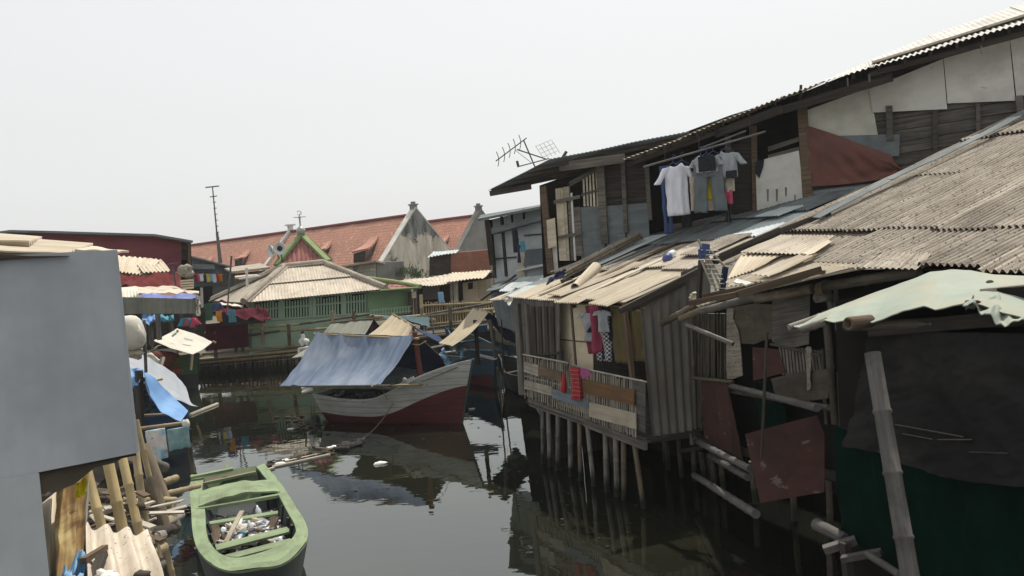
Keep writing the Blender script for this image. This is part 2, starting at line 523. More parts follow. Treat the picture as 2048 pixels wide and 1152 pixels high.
M['blue_tarp'] = weather('blue_tarp', (.17, .208, .275), (.10, .13, .19), (7, .45), (.25, .28, .325), .7, .6, spot=(.085, .11, .17), aspot=-.03, sspot=5, rough=.85, bump=.3, vary=.02, spec=.08)
M['navy_tarp'] = weather('navy_tarp', (.035, .055, .105), (.025, .04, .08), (1, 5), (.02, .025, .04), .5, 1, rough=.9, bump=.15, vary=.05, spec=.05)
M['olive_tarp'] = weather('olive_tarp', (.20, .205, .17), (.12, .125, .108), (8, .7), (.25, .245, .2), .5, .9, rough=.85, bump=.15, vary=.03, spec=.08)
M['tan_tarp'] = weather('tan_tarp', (.44, .37, .265), (.30, .25, .175), (9, .7), (.24, .2, .14), .5, .9, rough=.85, bump=.15, vary=.05, spec=.08)
M['white_tarp'] = weather('white_tarp', (.52, .50, .43), (.46, .44, .375), (1, 3), (.36, .335, .275), .5, 1, rough=.75, bump=.1, vary=.03)
M['lilac_tarp'] = weather('lilac_tarp', (.27, .29, .32), (.225, .245, .275), (.7, 5), (.33, .34, .345), .6, 1, rough=.7, bump=.1, vary=.02)
M['sky_tarp'] = weather('sky_tarp', (.135, .27, .49), (.105, .22, .41), (.8, 5), (.22, .37, .6), .5, 1, rough=.6, bump=.1, vary=.02)
M['maroon_sheet'] = weather('maroon_sheet', (.145, .038, .05), (.105, .028, .038), (.7, 2), (.19, .065, .07), .5, .5, rough=.7, bump=.12, vary=.03)
M['red_tarp'] = weather('red_tarp', (.46, .12, .11), (.36, .085, .08), (1, 3), (.52, .18, .15), .4, 1, rough=.7, bump=.15, vary=.05)
M['rust_tarp'] = weather('rust_tarp', (.165, .068, .052), (.125, .05, .04), (1, 2), (.075, .042, .038), .8, .9, rough=.75, bump=.12, vary=.03)
M['green_wall'] = weather('green_wall', (.19, .31, .17), (.16, .265, .145), (.8, 2), (.09, .15, .09), .5, 1, bump=.05, vary=.04)
M['green_pale'] = weather('green_pale', (.30, .41, .29), (.26, .36, .255), (.6, 3), (.20, .275, .20), .6, .9, spot=(.15, .2, .15), aspot=-.03, sspot=3, bump=.05, vary=.04)
M['red_zinc'] = weather('red_zinc', (.30, .125, .105), (.23, .095, .08), (1, 8), (.13, .06, .05), .6, 1.0, bump=.1, vary=.05)
M['green_trim'] = weather('green_trim', (.22, .28, .12), (.165, .215, .09), (2, 12), (.12, .15, .07), .4, 2, bump=.1, vary=.05)
M['boat_green'] = weather('boat_green', (.205, .262, .145), (.155, .205, .112), (1.2, 10), (.105, .12, .075), .7, 2.2, spot=(.16, .125, .08), aspot=.045, sspot=11, rough=.7, bump=.2, vary=.06)
M['boat_dark'] = weather('boat_dark', (.035, .045, .045), (.02, .026, .028), (1, 8), (.06, .05, .04), .6, 2, rough=.6, bump=.1, vary=.04)
M['boat_grey'] = weather('boat_grey', (.37, .37, .34), (.27, .27, .252), (.8, 14), (.2, .195, .175), .6, 1.3, spot=(.14, .12, .1), aspot=.0, sspot=7, rough=.7, bump=.15, vary=.03, seam=.17)
M['boat_red'] = weather('boat_red', (.085, .013, .014), (.055, .010, .011), (.8, 12), (.022, .010, .010), .6, 1.3, rough=.65, bump=.12, vary=.03, seam=.17)
M['boat_blue'] = weather('boat_blue', (.022, .068, .11), (.016, .046, .078), (.8, 12), (.015, .025, .032), .6, 1.5, rough=.6, bump=.12, vary=.1)
M['boat_deep_green'] = weather('boat_deep_green', (.04, .14, .07), (.03, .11, .055), (.8, 12), (.03, .06, .04), .6, 1.5, rough=.6, bump=.12, vary=.1)
M['mast_red'] = weather('mast_red', (.15, .042, .034), (.11, .032, .026), (1, 10), (.06, .03, .024), .5, 2, vary=.05)
M['pipe_green'] = weather('pipe_green', (.12, .42, .22), (.1, .36, .19), (1, 6), vary=.02)
M['white_paint'] = weather('white_paint', (.62, .62, .59), (.52, .52, .5), (1, 6), (.35, .34, .31), .5, 2, bump=.1, vary=.04)
M['foam'] = weather('foam', (.72, .71, .66), (.62, .61, .56), (3, 3), (.4, .38, .32), .4, 3, bump=.15, vary=.08)
M['iron'] = weather('iron', (.12, .115, .11), (.07, .068, .066), (2, 10), (.12, .07, .045), .4, 4, rough=.6, metal=.3, bump=.1)
M['alu'] = weather('alu', (.44, .44, .42), (.34, .34, .33), (2, 6), rough=.45, metal=.5, bump=.05)
M['horn'] = weather('horn', (.55, .57, .56), (.46, .48, .47), (2, 4), rough=.4, bump=.02, vary=.05)
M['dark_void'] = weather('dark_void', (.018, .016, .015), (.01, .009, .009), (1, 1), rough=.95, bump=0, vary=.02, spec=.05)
M['rope'] = weather('rope', (.22, .17, .1), (.13, .1, .06), (20, 20), rough=.9, bump=.2)
M['rope_dark'] = weather('rope_dark', (.05, .045, .04), (.03, .028, .025), (20, 20), rough=.9, bump=.2)
M['mud'] = weather('mud', (.075, .062, .045), (.045, .038, .03), (1.5, 1.5), (.13, .11, .08), .6, .8, spot=(.3, .27, .22), aspot=-.01, sspot=9, rough=.95, bump=.6, obj_coords=True)
M['soil'] = weather('soil', (.12, .105, .08), (.075, .068, .05), (.6, .6), (.06, .075, .035), .6, .15, rough=.95, bump=.4, obj_coords=True)
M['plaster_old'] = weather('plaster_old', (.33, .315, .285), (.15, .148, .14), (.35, .35), (.055, .056, .055), .85, .28, spot=(.56, .52, .44), aspot=.07, sspot=.55, bump=.3, vary=.05)
M['plaster_grey'] = weather('plaster_grey', (.24, .235, .22), (.17, .168, .158), (.35, .2), (.085, .085, .08), .8, .3, bump=.25, vary=.05)
M['tile_red'] = None
def tiles(name, c1, c2, dark, sx, sy, bw=.25, bh=.25):
    N = NT(name)
    uv = N.n('ShaderNodeUVMap')
    br = N.n('ShaderNodeTexBrick'); br.inputs['Scale'].default_value = 1.0
    br.inputs['Brick Width'].default_value = bw; br.inputs['Row Height'].default_value = bh
    br.inputs['Mortar Size'].default_value = sx; br.inputs['Mortar Smooth'].default_value = .6
    br.inputs['Color1'].default_value = (*c1, 1); br.inputs['Color2'].default_value = (*c2, 1); br.inputs['Mortar'].default_value = (*dark, 1)
    N.l(uv.outputs[0], br.inputs['Vector'])
    nz = N.n('ShaderNodeTexNoise', Scale=.35, Detail=6.0, Roughness=.7); N.l(uv.outputs[0], nz.inputs['Vector'])
    f = N.ramp(nz.outputs[0], .45, .7)
    fm = N.n('ShaderNodeMath', _operation='MULTIPLY'); fm.inputs[1].default_value = sy; N.l(f, fm.inputs[0])
    col = N.mix(fm.outputs[0], br.outputs['Color'], tuple(x * .45 + .02 for x in c1))
    nz2 = N.n('ShaderNodeTexNoise', Scale=3.0, Detail=4.0); N.l(uv.outputs[0], nz2.inputs['Vector'])
    col = N.mix(N.ramp(nz2.outputs[0], .55, .75), col, tuple(min(1, x * 1.25 + .02) for x in c1))
    N.l(col, N.b.inputs['Base Color']); N.b.inputs['Roughness'].default_value = .85
    N.b.inputs['Specular IOR Level'].default_value = .2
    bp = N.n('ShaderNodeBump', Strength=.5, Distance=.04); N.l(br.outputs['Fac'], bp.inputs['Height']); bp.invert = True
    N.l(bp.outputs[0], N.b.inputs['Normal'])
    return N.m
M['tile_red'] = tiles('tile_red', (.43, .225, .16), (.37, .19, .135), (.25, .115, .085), .03, .5, .24, .3)
def gable_mat():
    N = NT('gable_plaster'); tc = N.n('ShaderNodeTexCoord')
    sp = N.n('ShaderNodeSeparateXYZ'); N.l(tc.outputs['Object'], sp.inputs[0])
    a = N.n('ShaderNodeTexNoise', Scale=.9, Detail=8.0, Roughness=.7); N.l(tc.outputs['Object'], a.inputs['Vector'])
    ms_ = N.n('ShaderNodeMapping'); ms_.inputs['Scale'].default_value = (1.6, 1.6, .35); N.l(tc.outputs['Object'], ms_.inputs[0])
    b_ = N.n('ShaderNodeTexNoise', Scale=1.0, Detail=7.0, Roughness=.68); N.l(ms_.outputs[0], b_.inputs['Vector'])
    upper = N.mix(N.ramp(b_.outputs[0], .40, .62), (.055, .06, .06), (.25, .25, .235))
    upper = N.mix(N.ramp(a.outputs[0], .60, .68), upper, (.42, .40, .36))
    lower = N.mix(N.ramp(b_.outputs[0], .35, .6), (.34, .30, .24), (.64, .59, .49))
    lower = N.mix(N.ramp(a.outputs[0], .55, .61), lower, (.10, .085, .07))
    hgt = N.n('ShaderNodeMath', _operation='MULTIPLY_ADD'); N.l(a.outputs[0], hgt.inputs[0]); hgt.inputs[1].default_value = 5.0; N.l(sp.outputs[2], hgt.inputs[2])
    f = N.ramp(hgt.outputs[0], 8.0, 8.35)
    N.l(N.mix(f, lower, upper), N.b.inputs['Base Color']); N.b.inputs['Roughness'].default_value = .9
    bp = N.n('ShaderNodeBump', Strength=.5, Distance=.06); N.l(a.outputs[0], bp.inputs['Height']); N.l(bp.outputs[0], N.b.inputs['Normal'])
    return N.m
M['gable_plaster'] = gable_mat()
M['maroon_dark'] = weather('maroon_dark', (.075, .014, .022), (.05, .010, .017), (1, 4), (.09, .025, .03), .5, 1, rough=.9, bump=.12, vary=.03, spec=.05)
M['brick_red'] = tiles('brick_red', (.30, .10, .06), (.24, .08, .05), (.2, .17, .14), .012, .4, .22, .075)
M['block_wall'] = tiles('block_wall', (.46, .45, .41), (.38, .37, .34), (.22, .21, .19), .02, .4, .4, .2)
def cloth(name, c, vary=.05, c3=None):
    return weather(name, c, tuple(x * .82 for x in c), (5, 2), c3 or tuple(x * .65 for x in c), .4, 3, rough=.9, bump=.15, vary=vary, spec=.1)
for nm, c in dict(c_white=(.66, .67, .74), c_grey=(.13, .15, .16), c_lightgrey=(.33, .35, .37), c_black=(.025, .027, .03), c_yellow=(.62, .50, .03), c_blue=(.06, .09, .2),
                  c_pink=(.55, .09, .16), c_red=(.50, .03, .05), c_cream=(.52, .46, .38), c_olive=(.12, .095, .045), c_purple=(.32, .08, .2), c_teal=(.08, .25, .32),
                  c_orange=(.62, .25, .03), c_sky=(.25, .42, .6), c_navy=(.025, .03, .065), c_lilac=(.3, .3, .42), c_maroon=(.2, .025, .05), c_coral=(.45, .05, .06), c_slate=(.075, .12, .135), c_rose=(.26, .05, .085), c_dull=(.33, .32, .34)).items():
    M[nm] = cloth(nm, c)
def checks(name, a, b, s):
    N = NT(name); uv = N.n('ShaderNodeUVMap'); ck = N.n('ShaderNodeTexChecker', Scale=s)
    ck.inputs['Color1'].default_value = (*a, 1); ck.inputs['Color2'].default_value = (*b, 1)
    N.l(uv.outputs[0], ck.inputs['Vector']); N.l(ck.outputs['Color'], N.b.inputs['Base Color']); N.b.inputs['Roughness'].default_value = .9
    return N.m
M['check'] = checks('check', (.45, .45, .45), (.03, .03, .035), 28)
def stripes(name, a, b, s, w=.62, rot=0.0):
    N = NT(name); uv = N.n('ShaderNodeUVMap'); wv = N.n('ShaderNodeTexWave', Scale=s, Distortion=1.5); wv.bands_direction = 'Y'
    N.l(uv.outputs[0], wv.inputs['Vector']); col = N.mix(N.ramp(wv.outputs[1], w, w + .1), a, b)
    N.l(col, N.b.inputs['Base Color']); N.b.inputs['Roughness'].default_value = .8
    return N.m
M['red_net'] = stripes('red_net', (.26, .009, .014), (.42, .15, .15), 4.2, .9)
M['print'] = weather('print', (.62, .58, .55), (.55, .5, .48), (3, 3), (.12, .36, .48), .9, 3.2, spot=(.32, .22, .17), aspot=.02, sspot=5, bump=.1, vary=.02)
M['print_teal'] = weather('print_teal', (.13, .24, .26), (.17, .29, .30), (4, 4), (.32, .36, .34), .8, 4, spot=(.1, .24, .3), aspot=.02, sspot=8, bump=.1, vary=.02)
M['yellow_cloth'] = weather('yellow_cloth', (.28, .18, .075), (.17, .10, .04), (3, 2), (.42, .34, .16), .8, 4, spot=(.12, .07, .03), aspot=.03, sspot=7, bump=.2, vary=.02)
M['plastic_clear'] = weather('plastic_clear', (.58, .6, .6), (.42, .45, .47), (6, 6), rough=.25, bump=.1, spec=.5)
M['plastic_blue'] = weather('plastic_blue', (.10, .125, .33), (.08, .10, .27), (4, 4), rough=.4, bump=.05)
M['leaf'] = weather('leaf', (.07, .11, .035), (.045, .08, .025), (6, 6), rough=.7, bump=.1)

def water_mat():
    N = NT('water')
    N.t.nodes.remove(N.b)
    out = [x for x in N.t.nodes if x.type == 'OUTPUT_MATERIAL'][0]
    tc = N.n('ShaderNodeTexCoord')
    nz = N.n('ShaderNodeTexNoise', Scale=.22, Detail=4.0); N.l(tc.outputs['Object'], nz.inputs['Vector'])
    deep = N.mix(N.ramp(nz.outputs[0], .4, .65), (.006, .007, .0055), (.017, .017, .010))
    df = N.n('ShaderNodeBsdfDiffuse'); N.l(deep, df.inputs['Color'])
    mp = N.n('ShaderNodeMapping'); mp.inputs['Scale'].default_value = (1.0, 1.6, 1); N.l(tc.outputs['Object'], mp.inputs[0])
    r1 = N.n('ShaderNodeTexNoise', Scale=1.6, Detail=2.5, Roughness=.5); N.l(mp.outputs[0], r1.inputs['Vector'])
    r2 = N.n('ShaderNodeTexNoise', Scale=9.0, Detail=2.0, Roughness=.5); N.l(mp.outputs[0], r2.inputs['Vector'])
    pm = N.n('ShaderNodeTexNoise', Scale=.35, Detail=2.0); N.l(tc.outputs['Object'], pm.inputs['Vector'])
    pf = N.ramp(pm.outputs[0], .45, .65)
    q = N.n('ShaderNodeMath', _operation='MULTIPLY'); N.l(r2.outputs[0], q.inputs[0]); N.l(pf, q.inputs[1])
    q2 = N.n('ShaderNodeMath', _operation='MULTIPLY_ADD'); N.l(q.outputs[0], q2.inputs[0]); q2.inputs[1].default_value = .12; N.l(r1.outputs[0], q2.inputs[2])
    bp = N.n('ShaderNodeBump', Strength=.055, Distance=.06); N.l(q2.outputs[0], bp.inputs['Height'])
    gl = N.n('ShaderNodeBsdfGlossy', Roughness=.015); gl.inputs['Color'].default_value = (.93, .96, .94, 1); N.l(bp.outputs[0], gl.inputs['Normal'])
    fr = N.n('ShaderNodeFresnel', IOR=2.15); N.l(bp.outputs[0], fr.inputs['Normal'])
    mx = N.n('ShaderNodeMixShader'); N.l(fr.outputs[0], mx.inputs[0]); N.l(df.outputs[0], mx.inputs[1]); N.l(gl.outputs[0], mx.inputs[2])
    N.l(mx.outputs[0], out.inputs['Surface'])
    return N.m
M['water'] = water_mat()

UPZ = V((0, 0, 1))
def bam(p0, p1, r, knots=.32, n=9, r2=None):
    return MB().tube([p0, p1], r, n, r2, True, knots)
def wrinkle(k1=3.0, k2=1.0, a=.03, sd_=None):
    sd_ = rnd.uniform(0, 90) if sd_ is None else sd_
    def f(u, v, *_):
        return a * (noise.noise(V((u * k1, v * k2, sd_))) + .5 * noise.noise(V((u * k1 * 2.3, v * k2 * 2.3, sd_ + 7))))
    return f
# ================================================================== the water and the land
mb = MB(); mb.panel((-200, -40, -.02), (200, -40, -.02), (200, 37.0, -.02), (-200, 37.0, -.02), .04)
obj('water', mb, M['water'], kind='structure')
mb = MB(); mb.panel((-200, 36.8, .2), (200, 36.8, .2), (200, 300, .2), (-200, 300, .2), .8)
obj('ground', mb, M['soil'], kind='structure')
def hump(x0, y0, x1, y1, n, m, f):
    b = MB()
    b.panel((x0, y0, 0), (x1, y0, 0), (x1, y1, 0), (x0, y1, 0), .3, n, m, lambda u, v, *_: V((0, 0, f(x0 + (x1 - x0) * u, y0 + (y1 - y0) * v))), True)
    return b
obj('bank', hump(-24, 3, -6.2, 38, 40, 60, lambda x, y: min(.55, max(-.6, (-(8.0 + max(0, (y - 15) * .42)) - x) * .3)) + .25 * noise.noise(V((x * .7, y * .7, 0))) - .15), M['mud'], kind='structure')
obj('mudflat', hump(6, 4, 40, 38, 30, 30, lambda x, y: min(.5, max(-.6, (x - 9.5 + (y - 12) * .3) * .3)) + .2 * noise.noise(V((x * .7, y * .7, 5)))), M['mud'], kind='structure')

# ================================================================== balcony hut on bamboo piles (right bank)
F0 = lev(1085, 925, 0); N0 = lev(1290, 1015, 0)
FA = Plane(F0, N0)
e_f = (N0 - F0).normalized()                       # along the front, towards the viewer
n_f = FA.n.copy()                                  # out over the canal
NC = FA(1285, 882)                                 # near corner of the floor
EA = Plane(NC, NC - n_f)                           # near end wall
hut = thing('stilt_hut', (N0.x, N0.y, 0), 'weathered timber hut on bamboo piles with a slatted balcony and patched corrugated roof', 'hut')
pile_px = [(190,140,193,460),(225,180,233,475),(283,190,280,510),(352,235,358,540),(408,240,413,570),(455,270,490,600),(560,315,568,650),(620,330,630,670),(668,355,670,720),(730,375,785,745)]
for x0, y0, x1, y1 in pile_px:
    a = FA(1020 + x0 / 2.94, 757 + y0 / 2.94, .02); b = FA(1020 + x1 / 2.94, 760 + y1 / 2.94, .04)
    b2 = a + (b - a) * 1.35
    r = rnd.uniform(.040, .05)
    obj('pile', bam(a, b2, r, .42), M['pile_grey' if rnd.random() < .6 else 'pile_brown'], hut)
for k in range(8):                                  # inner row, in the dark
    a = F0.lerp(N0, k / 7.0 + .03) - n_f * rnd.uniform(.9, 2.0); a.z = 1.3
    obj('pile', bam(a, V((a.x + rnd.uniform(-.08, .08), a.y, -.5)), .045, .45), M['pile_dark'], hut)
fl_far = FA(1058, 806); fl_near = FA(1291, 892)
mb = MB()
mb.beam(FA(1060, 806, .04), FA(1175, 846, .04), .06, .11).beam(FA(1170, 846, .05), FA(1292, 893, .05), .06, .12).beam(FA(1058, 800, -.08), FA(1290, 884, -.08), .07, .1)
mb.beam(FA(1063, 800, .06), FA(1082, 828, .06), .03, .05)
obj('floor_beam', mb, M['grey_wood'], hut)
zf = (fl_far.z + fl_near.z) / 2
mb = MB()
for k in range(12):
    o = -n_f * (.02 + k * .22)
    mb.beam(fl_far + o + V((0, 0, .03)), fl_near + o + V((0, 0, .05)), .2, .025)
obj('floor', mb, M['dark_wood'], hut)
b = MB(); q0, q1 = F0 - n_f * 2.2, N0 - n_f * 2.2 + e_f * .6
b.planks(V((q0.x, q0.y, -.5)), V((q1.x, q1.y, -.5)), V((q1.x, q1.y, 1.4)), V((q0.x, q0.y, 1.4)), 26, .02, .01); obj('dark_screen', b, M['dark_void'], hut)  # added dark screen, keeps the sky out and the underside near black
b = MB(); q2 = F0 - n_f * .25; b.planks(V((q0.x, q0.y, -.5)), V((q2.x, q2.y, -.5)), V((q2.x, q2.y, 1.25)), V((q0.x, q0.y, 1.25)), 14, .02, .01); obj('dark_screen', b, M['dark_wood'], hut)  # added dark screen closing the far side under the floor
# railing: split-bamboo slats
mb = MB()
def edge(pts, x):
    for (x0, y0), (x1, y1) in zip(pts, pts[1:]):
        if x0 <= x <= x1: return y0 + (y1 - y0) * (x - x0) / (x1 - x0)
    return pts[-1][1]
top_l = [(1048, 709), (1127, 724), (1180, 741), (1288, 765)]
bot_l = [(1048, 793), (1150, 831), (1292, 882)]
x = 1050.0
while x < 1274:
    yt, yb = edge(top_l, x), edge(bot_l, x)
    wd = rnd.uniform(.018, .034)
    mb.beam(FA(x, yb + rnd.uniform(-3, 4)), FA(x + rnd.uniform(-2.2, .6), yt + rnd.uniform(-2, 5), rnd.uniform(-.02, .02)), wd, .012, n_f)
    x += rnd.uniform(3.0, 5.4)
mb.tube([FA(1046, 709, .02), FA(1127, 724, .02), FA(1180, 741, .02)], .017, 7)
mb.tube([FA(1180, 740, .02), FA(1240, 753, .02), FA(1293, 764, .02)], .017, 7)
mb.tube(FA.q([(1050, 752), (1125, 771), (1275, 812)], -.02), .016, 6)
obj('railing', mb, M['pale_plank'], hut)
Z3 = lambda pts: [(1000 + a / 3.39, 560 + b / 3.39) for a, b in pts]
def board(pts, mat, off=.03, t=.02, par=hut, label=None, pl=FA, name='rail_board', sub=8, a=.006):
    c = pl.q(pts, off)
    b = MB(); b.panel(c[0], c[1], c[2], c[3], t, sub, 2, wrinkle(2, 1, a))
    return obj(name, b, M[mat], par, label)
board(Z3([(163,620),(262,655),(262,578),(163,553)]), 'pale_plank', .035, label='bare grey board')
board(Z3([(258,650),(418,690),(418,622),(258,580)]), 'brown_wood', .03, label='dark brown board')
board(Z3([(166,735),(352,785),(352,725),(166,678)]), 'pale_plank', .035, label='bare grey board')
board(Z3([(530,755),(910,850),(912,748),(530,662)]), 'orange_plank', .04, label='orange brown board')
board(Z3([(356,800),(603,872),(603,815),(356,738)]), 'blue_plank', .04, label='sagging blue grey board')
board(Z3([(605,925),(925,1012),(922,905),(607,828)]), 'cream_board', .045, label='whitewashed board')
board(Z3([(905,1000),(990,1040),(985,690),(905,680)]), 'grey_wood', -.01, label='grey corner board')
for tp, bt, r, mt in (((480,150),(518,620),.026,'bamboo_dark'), ((842,150),(905,730),.042,'brown_wood'), ((180,165),(205,560),.03,'grey_wood'), ((125,160),(168,760),.035,'grey_wood')):
    p, q = FA.q(Z3([bt, tp]), -.05)
    b = MB()
    (b.tube([p, q], r, 8) if r < .03 else b.beam(p, q, r * 1.6, r * 1.6, n_f))
    obj('post', b, M[mt], hut)
# walls behind the balcony
b = MB(); c = FA.q(Z3([(128,770),(405,830),(405,130),(95,120)]), -.10)
b.planks(*c, 9, .018, .012); obj('plank_wall', b, M['grey_wood'], hut)
b = MB()
for k in range(4):
    c = FA.q(Z3([(225 + k * 42, 560), (250 + k * 42, 560), (235 + k * 42, 180), (212 + k * 42, 180)]), -.07)
    b.panel(*c, .012, 1, 1, None, False, True)
obj('wall_batten', b, M['dark_wood'], hut)
b = MB(); c = FA.q(Z3([(215,520),(425,500),(425,485),(215,500)]), -.04); b.panel(*c, .03); c = FA.q(Z3([(408,560),(425,560),(422,480),(406,480)]), -.04); b.panel(*c, .03)
obj('window_ledge', b, M['dark_wood'], hut)
b = MB(); c = FA.q(Z3([(395,900),(640,960),(625,120),(390,120)]), -.30); b.panel(*c, .012, 4, 4, wrinkle(2, 2, .008)); obj('plywood_wall', b, M['ply'], hut)
b = MB(); p = FA.q(Z3([(405,402),(628,425)]), -.285); b.beam(p[0], p[1], .012, .02); obj('wall_seam', b, M['brown_wood'], hut)
b = MB(); c = FA.q(Z3([(600,980),(1010,1080),(1000,80),(600,100)]), -1.9); b.panel(*c, .02); obj('back_wall', b, M['dark_wood'], hut)
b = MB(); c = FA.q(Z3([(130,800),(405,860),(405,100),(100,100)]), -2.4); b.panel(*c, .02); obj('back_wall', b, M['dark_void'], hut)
# corrugated end wall, beside it a rafter
b = MB(); c = [EA(1303, 873), EA(1382, 862), EA(1368, 552), EA(1277, 598)]
b.corr(*c, .17, .022, .005, 3, .012, 12); obj('corrugated_wall', b, M['zinc_wall'], hut)
b = MB(); c = [EA(1378, 866, -.03), EA(1415, 846, -.03), EA(1420, 520, -.03), EA(1360, 545, -.03)]
b.corr(*c, .17, .022, .005, 3, .012, 12); obj('corrugated_wall', b, M['zinc_wall'], hut)
b = MB(); b.beam(EA(1262, 615, .06), EA(1368, 562, .06), .05, .14); b.beam(EA(1240, 622, .1), EA(1410, 535, .1), .06, .09)
obj('rafter', b, M['dark_wood'], hut)

# ---- its patched roof
RA = Plane(at(1240, 612, 13.2), at(1030, 603, 16.6), at(1650, 425, 14.8))
GA = at(1240, 612, 13.2)
ea = (at(1030, 603, 16.6) - GA).normalized()
ua = ea.cross(RA.n); ua = ua if ua.x > 0 else -ua
def ra(a, l, h=0.0): return GA + ea * a + ua * l + RA.n * h
b = MB(); b.panel(ra(.1, .25, -.06), ra(4.2, .25, -.06), ra(4.3, 5.4, -.06), ra(.1, 5.8, -.06), .02); obj('roof_underlay', b, M['dark_wood'], hut)
b = MB()
for k in range(6): b.beam(ra(.2 + k * .78, .12, -.10), ra(.2 + k * .78, 5.5, -.10), .05, .08)
for k in range(3): b.beam(ra(.0, .2 + k * 1.0, -.05), ra(4.2, .2 + k * 1.0, -.05), .05, .05)
obj('rafter', b, M['dark_wood'], hut)
rows = [(0, 1.75), (1.6, 3.3), (3.15, 4.7), (4.5, 6.0)]
for j, (l0, l1) in enumerate(rows):
    a = -.05
    k = 0
    while a < 4.35:
        wd = rnd.uniform(.66, .84)
        if j == 0: mat = rnd.choice(['cement_cream', 'cement_cream', 'cement_cream', 'cement_sheet'])
        elif j == 1: mat = rnd.choice(['cement_cream', 'cement_old', 'zinc_grey']) if a < 2.2 else rnd.choice(['zinc_grey', 'cement_old'])
        else: mat = 'zinc_grey' if rnd.random() < .8 else 'zinc_pale'
        if j == 1 and a < .8: mat = 'cement_sheet'
        sk = rnd.uniform(-.05, .05); lo = l0 + rnd.uniform(-.12, .07); hh = .02 + j * .012 + (k % 2) * .016
        lift = rnd.uniform(.03, .06)
        hi = l1 + rnd.uniform(-.05, .1)
        b = MB(); b.corr(ra(a, lo, hh + lift), ra(a + wd, lo + sk, hh + lift), ra(min(4.5, a + wd + sk), hi, hh), ra(a + sk, hi, hh), .078, .0135, .006, 4, .02)
        obj('roof_sheet', b, M[mat], hut)
        a += wd - .05; k += 1
# weathered battens and offcuts lying between the sheets of the same roof
for a, l0, l1, wd, mat in ((2.05, .05, 3.9, .16, 'brown_wood'), (2.9, .15, 2.6, .10, 'cement_cream'), (1.28, .1, 2.3, .13, 'cement_sheet'), (2.5, 1.6, 5.2, .07, 'zinc_grey'), (2.75, 1.8, 5.3, .06, 'zinc_grey')):
    b = MB(); b.panel(ra(a, l0, .105), ra(a + wd, l0, .105), ra(a + wd - .03, l1, .10), ra(a - .03, l1, .10), .02, 1, 6, None, False, True)
    obj('roof_batten', b, M[mat], hut)
def loose(a, l, wd, ln, rot, mat, h, name='loose_sheet', per=.075, par=hut, f=ra, crv=0):
    c_, s_ = math.cos(rot), math.sin(rot)
    q = lambda x, y, hh: f(a + x * c_ - y * s_, l + x * s_ + y * c_, hh)
    b = MB(); b.corr(q(0, 0, h + .04), q(wd, 0, h + .05), q(wd, ln, h), q(0, ln, h), per, .014, .006, 5, .03)
    return obj(name, b, M[mat], par)
loose(.05, -.22, .62, 1.5, .06, 'cement_cream', .05)
loose(1.05, -.16, .7, 1.3, -.05, 'cement_cream', .07)
loose(1.9, .02, .55, 1.9, .08, 'cement_cream', .09)
loose(3.25, -.05, .62, 1.6, -.03, 'cement_cream', .06)
loose(3.85, .0, .45, 1.2, .05, 'zinc_pale', .08)
loose(.15, 2.05, .65, 1.2, .04, 'cement_old', .11)
loose(3.0, 1.5, .7, 2.2, -.06, 'zinc_pale', .12)
loose(.25, 4.1, .62, .7, .02, 'zinc_pale', .14)
b = MB(); b.corr(RA(1129, 560, .12), RA(1133, 538, .34), RA(1278, 463, .42), RA(1288, 478, .16), .14, .03, .008, 6, .02)
o = obj('corrugated_sheet', b, M['cement_old'], label='long grey corrugated sheet lying along the far edge of the patched roof', cat='roofing sheet')
b = MB(); b.tube([RA(1150, 575, .15), RA(1192, 535, .2)], .085, 10, .12, False)
obj('rolled_sheet', b, M['cement_cream'], label='short cream half pipe lying beside the navy rag on the patched roof', cat='roofing offcut')
b = MB(); b.loft(RA.q([(1092, 572), (1110, 560), (1140, 553), (1160, 545)], .1), RA.q([(1098, 556), (1118, 545), (1140, 538), (1158, 533)], .2), .012, 20, 6, wrinkle(6, 4, .05))
obj('cloth', b, M['c_navy'], label='crumpled navy cloth lying on the far edge of the patched roof', cat='cloth')
b = MB()
for k in range(46):
    p = RA(rnd.uniform(1118, 1215), 0 + 566 + 0, .12); x = rnd.uniform(1118, 1215); p = RA(x, 566 - (x - 1118) * .44 + rnd.uniform(-5, 6), .1)
    b.blob(p, rnd.uniform(.03, .09), 5, (1.3, 1, .7), .5)
obj('rubble', b, M['mud'], label='dark rubble and scraps heaped along the edge of the patched roof', cat='rubble', kind='stuff')
bt = thing('plastic_bottle', RA(1338, 516, .1), 'clear plastic bottle with violet cap end lying on the patched roof', 'bottle')
p0, p1 = RA(1331, 520, .13), RA(1349, 503, .17)
ax = (p1 - p0).normalized(); Lb = (p1 - p0).length
obj('bottle_body', MB().lathe(p0 + ax * Lb * .4, ax, [(0, 0), (.07, .01), (.075, .1), (.06, Lb * .5), (.02, Lb * .62), (0, Lb * .63)]), M['plastic_clear'], bt)
obj('bottle_base', MB().lathe(p0, ax, [(0, 0), (.08, .02), (.085, Lb * .3), (.075, Lb * .42), (0, Lb * .43)]), M['plastic_blue'], bt)

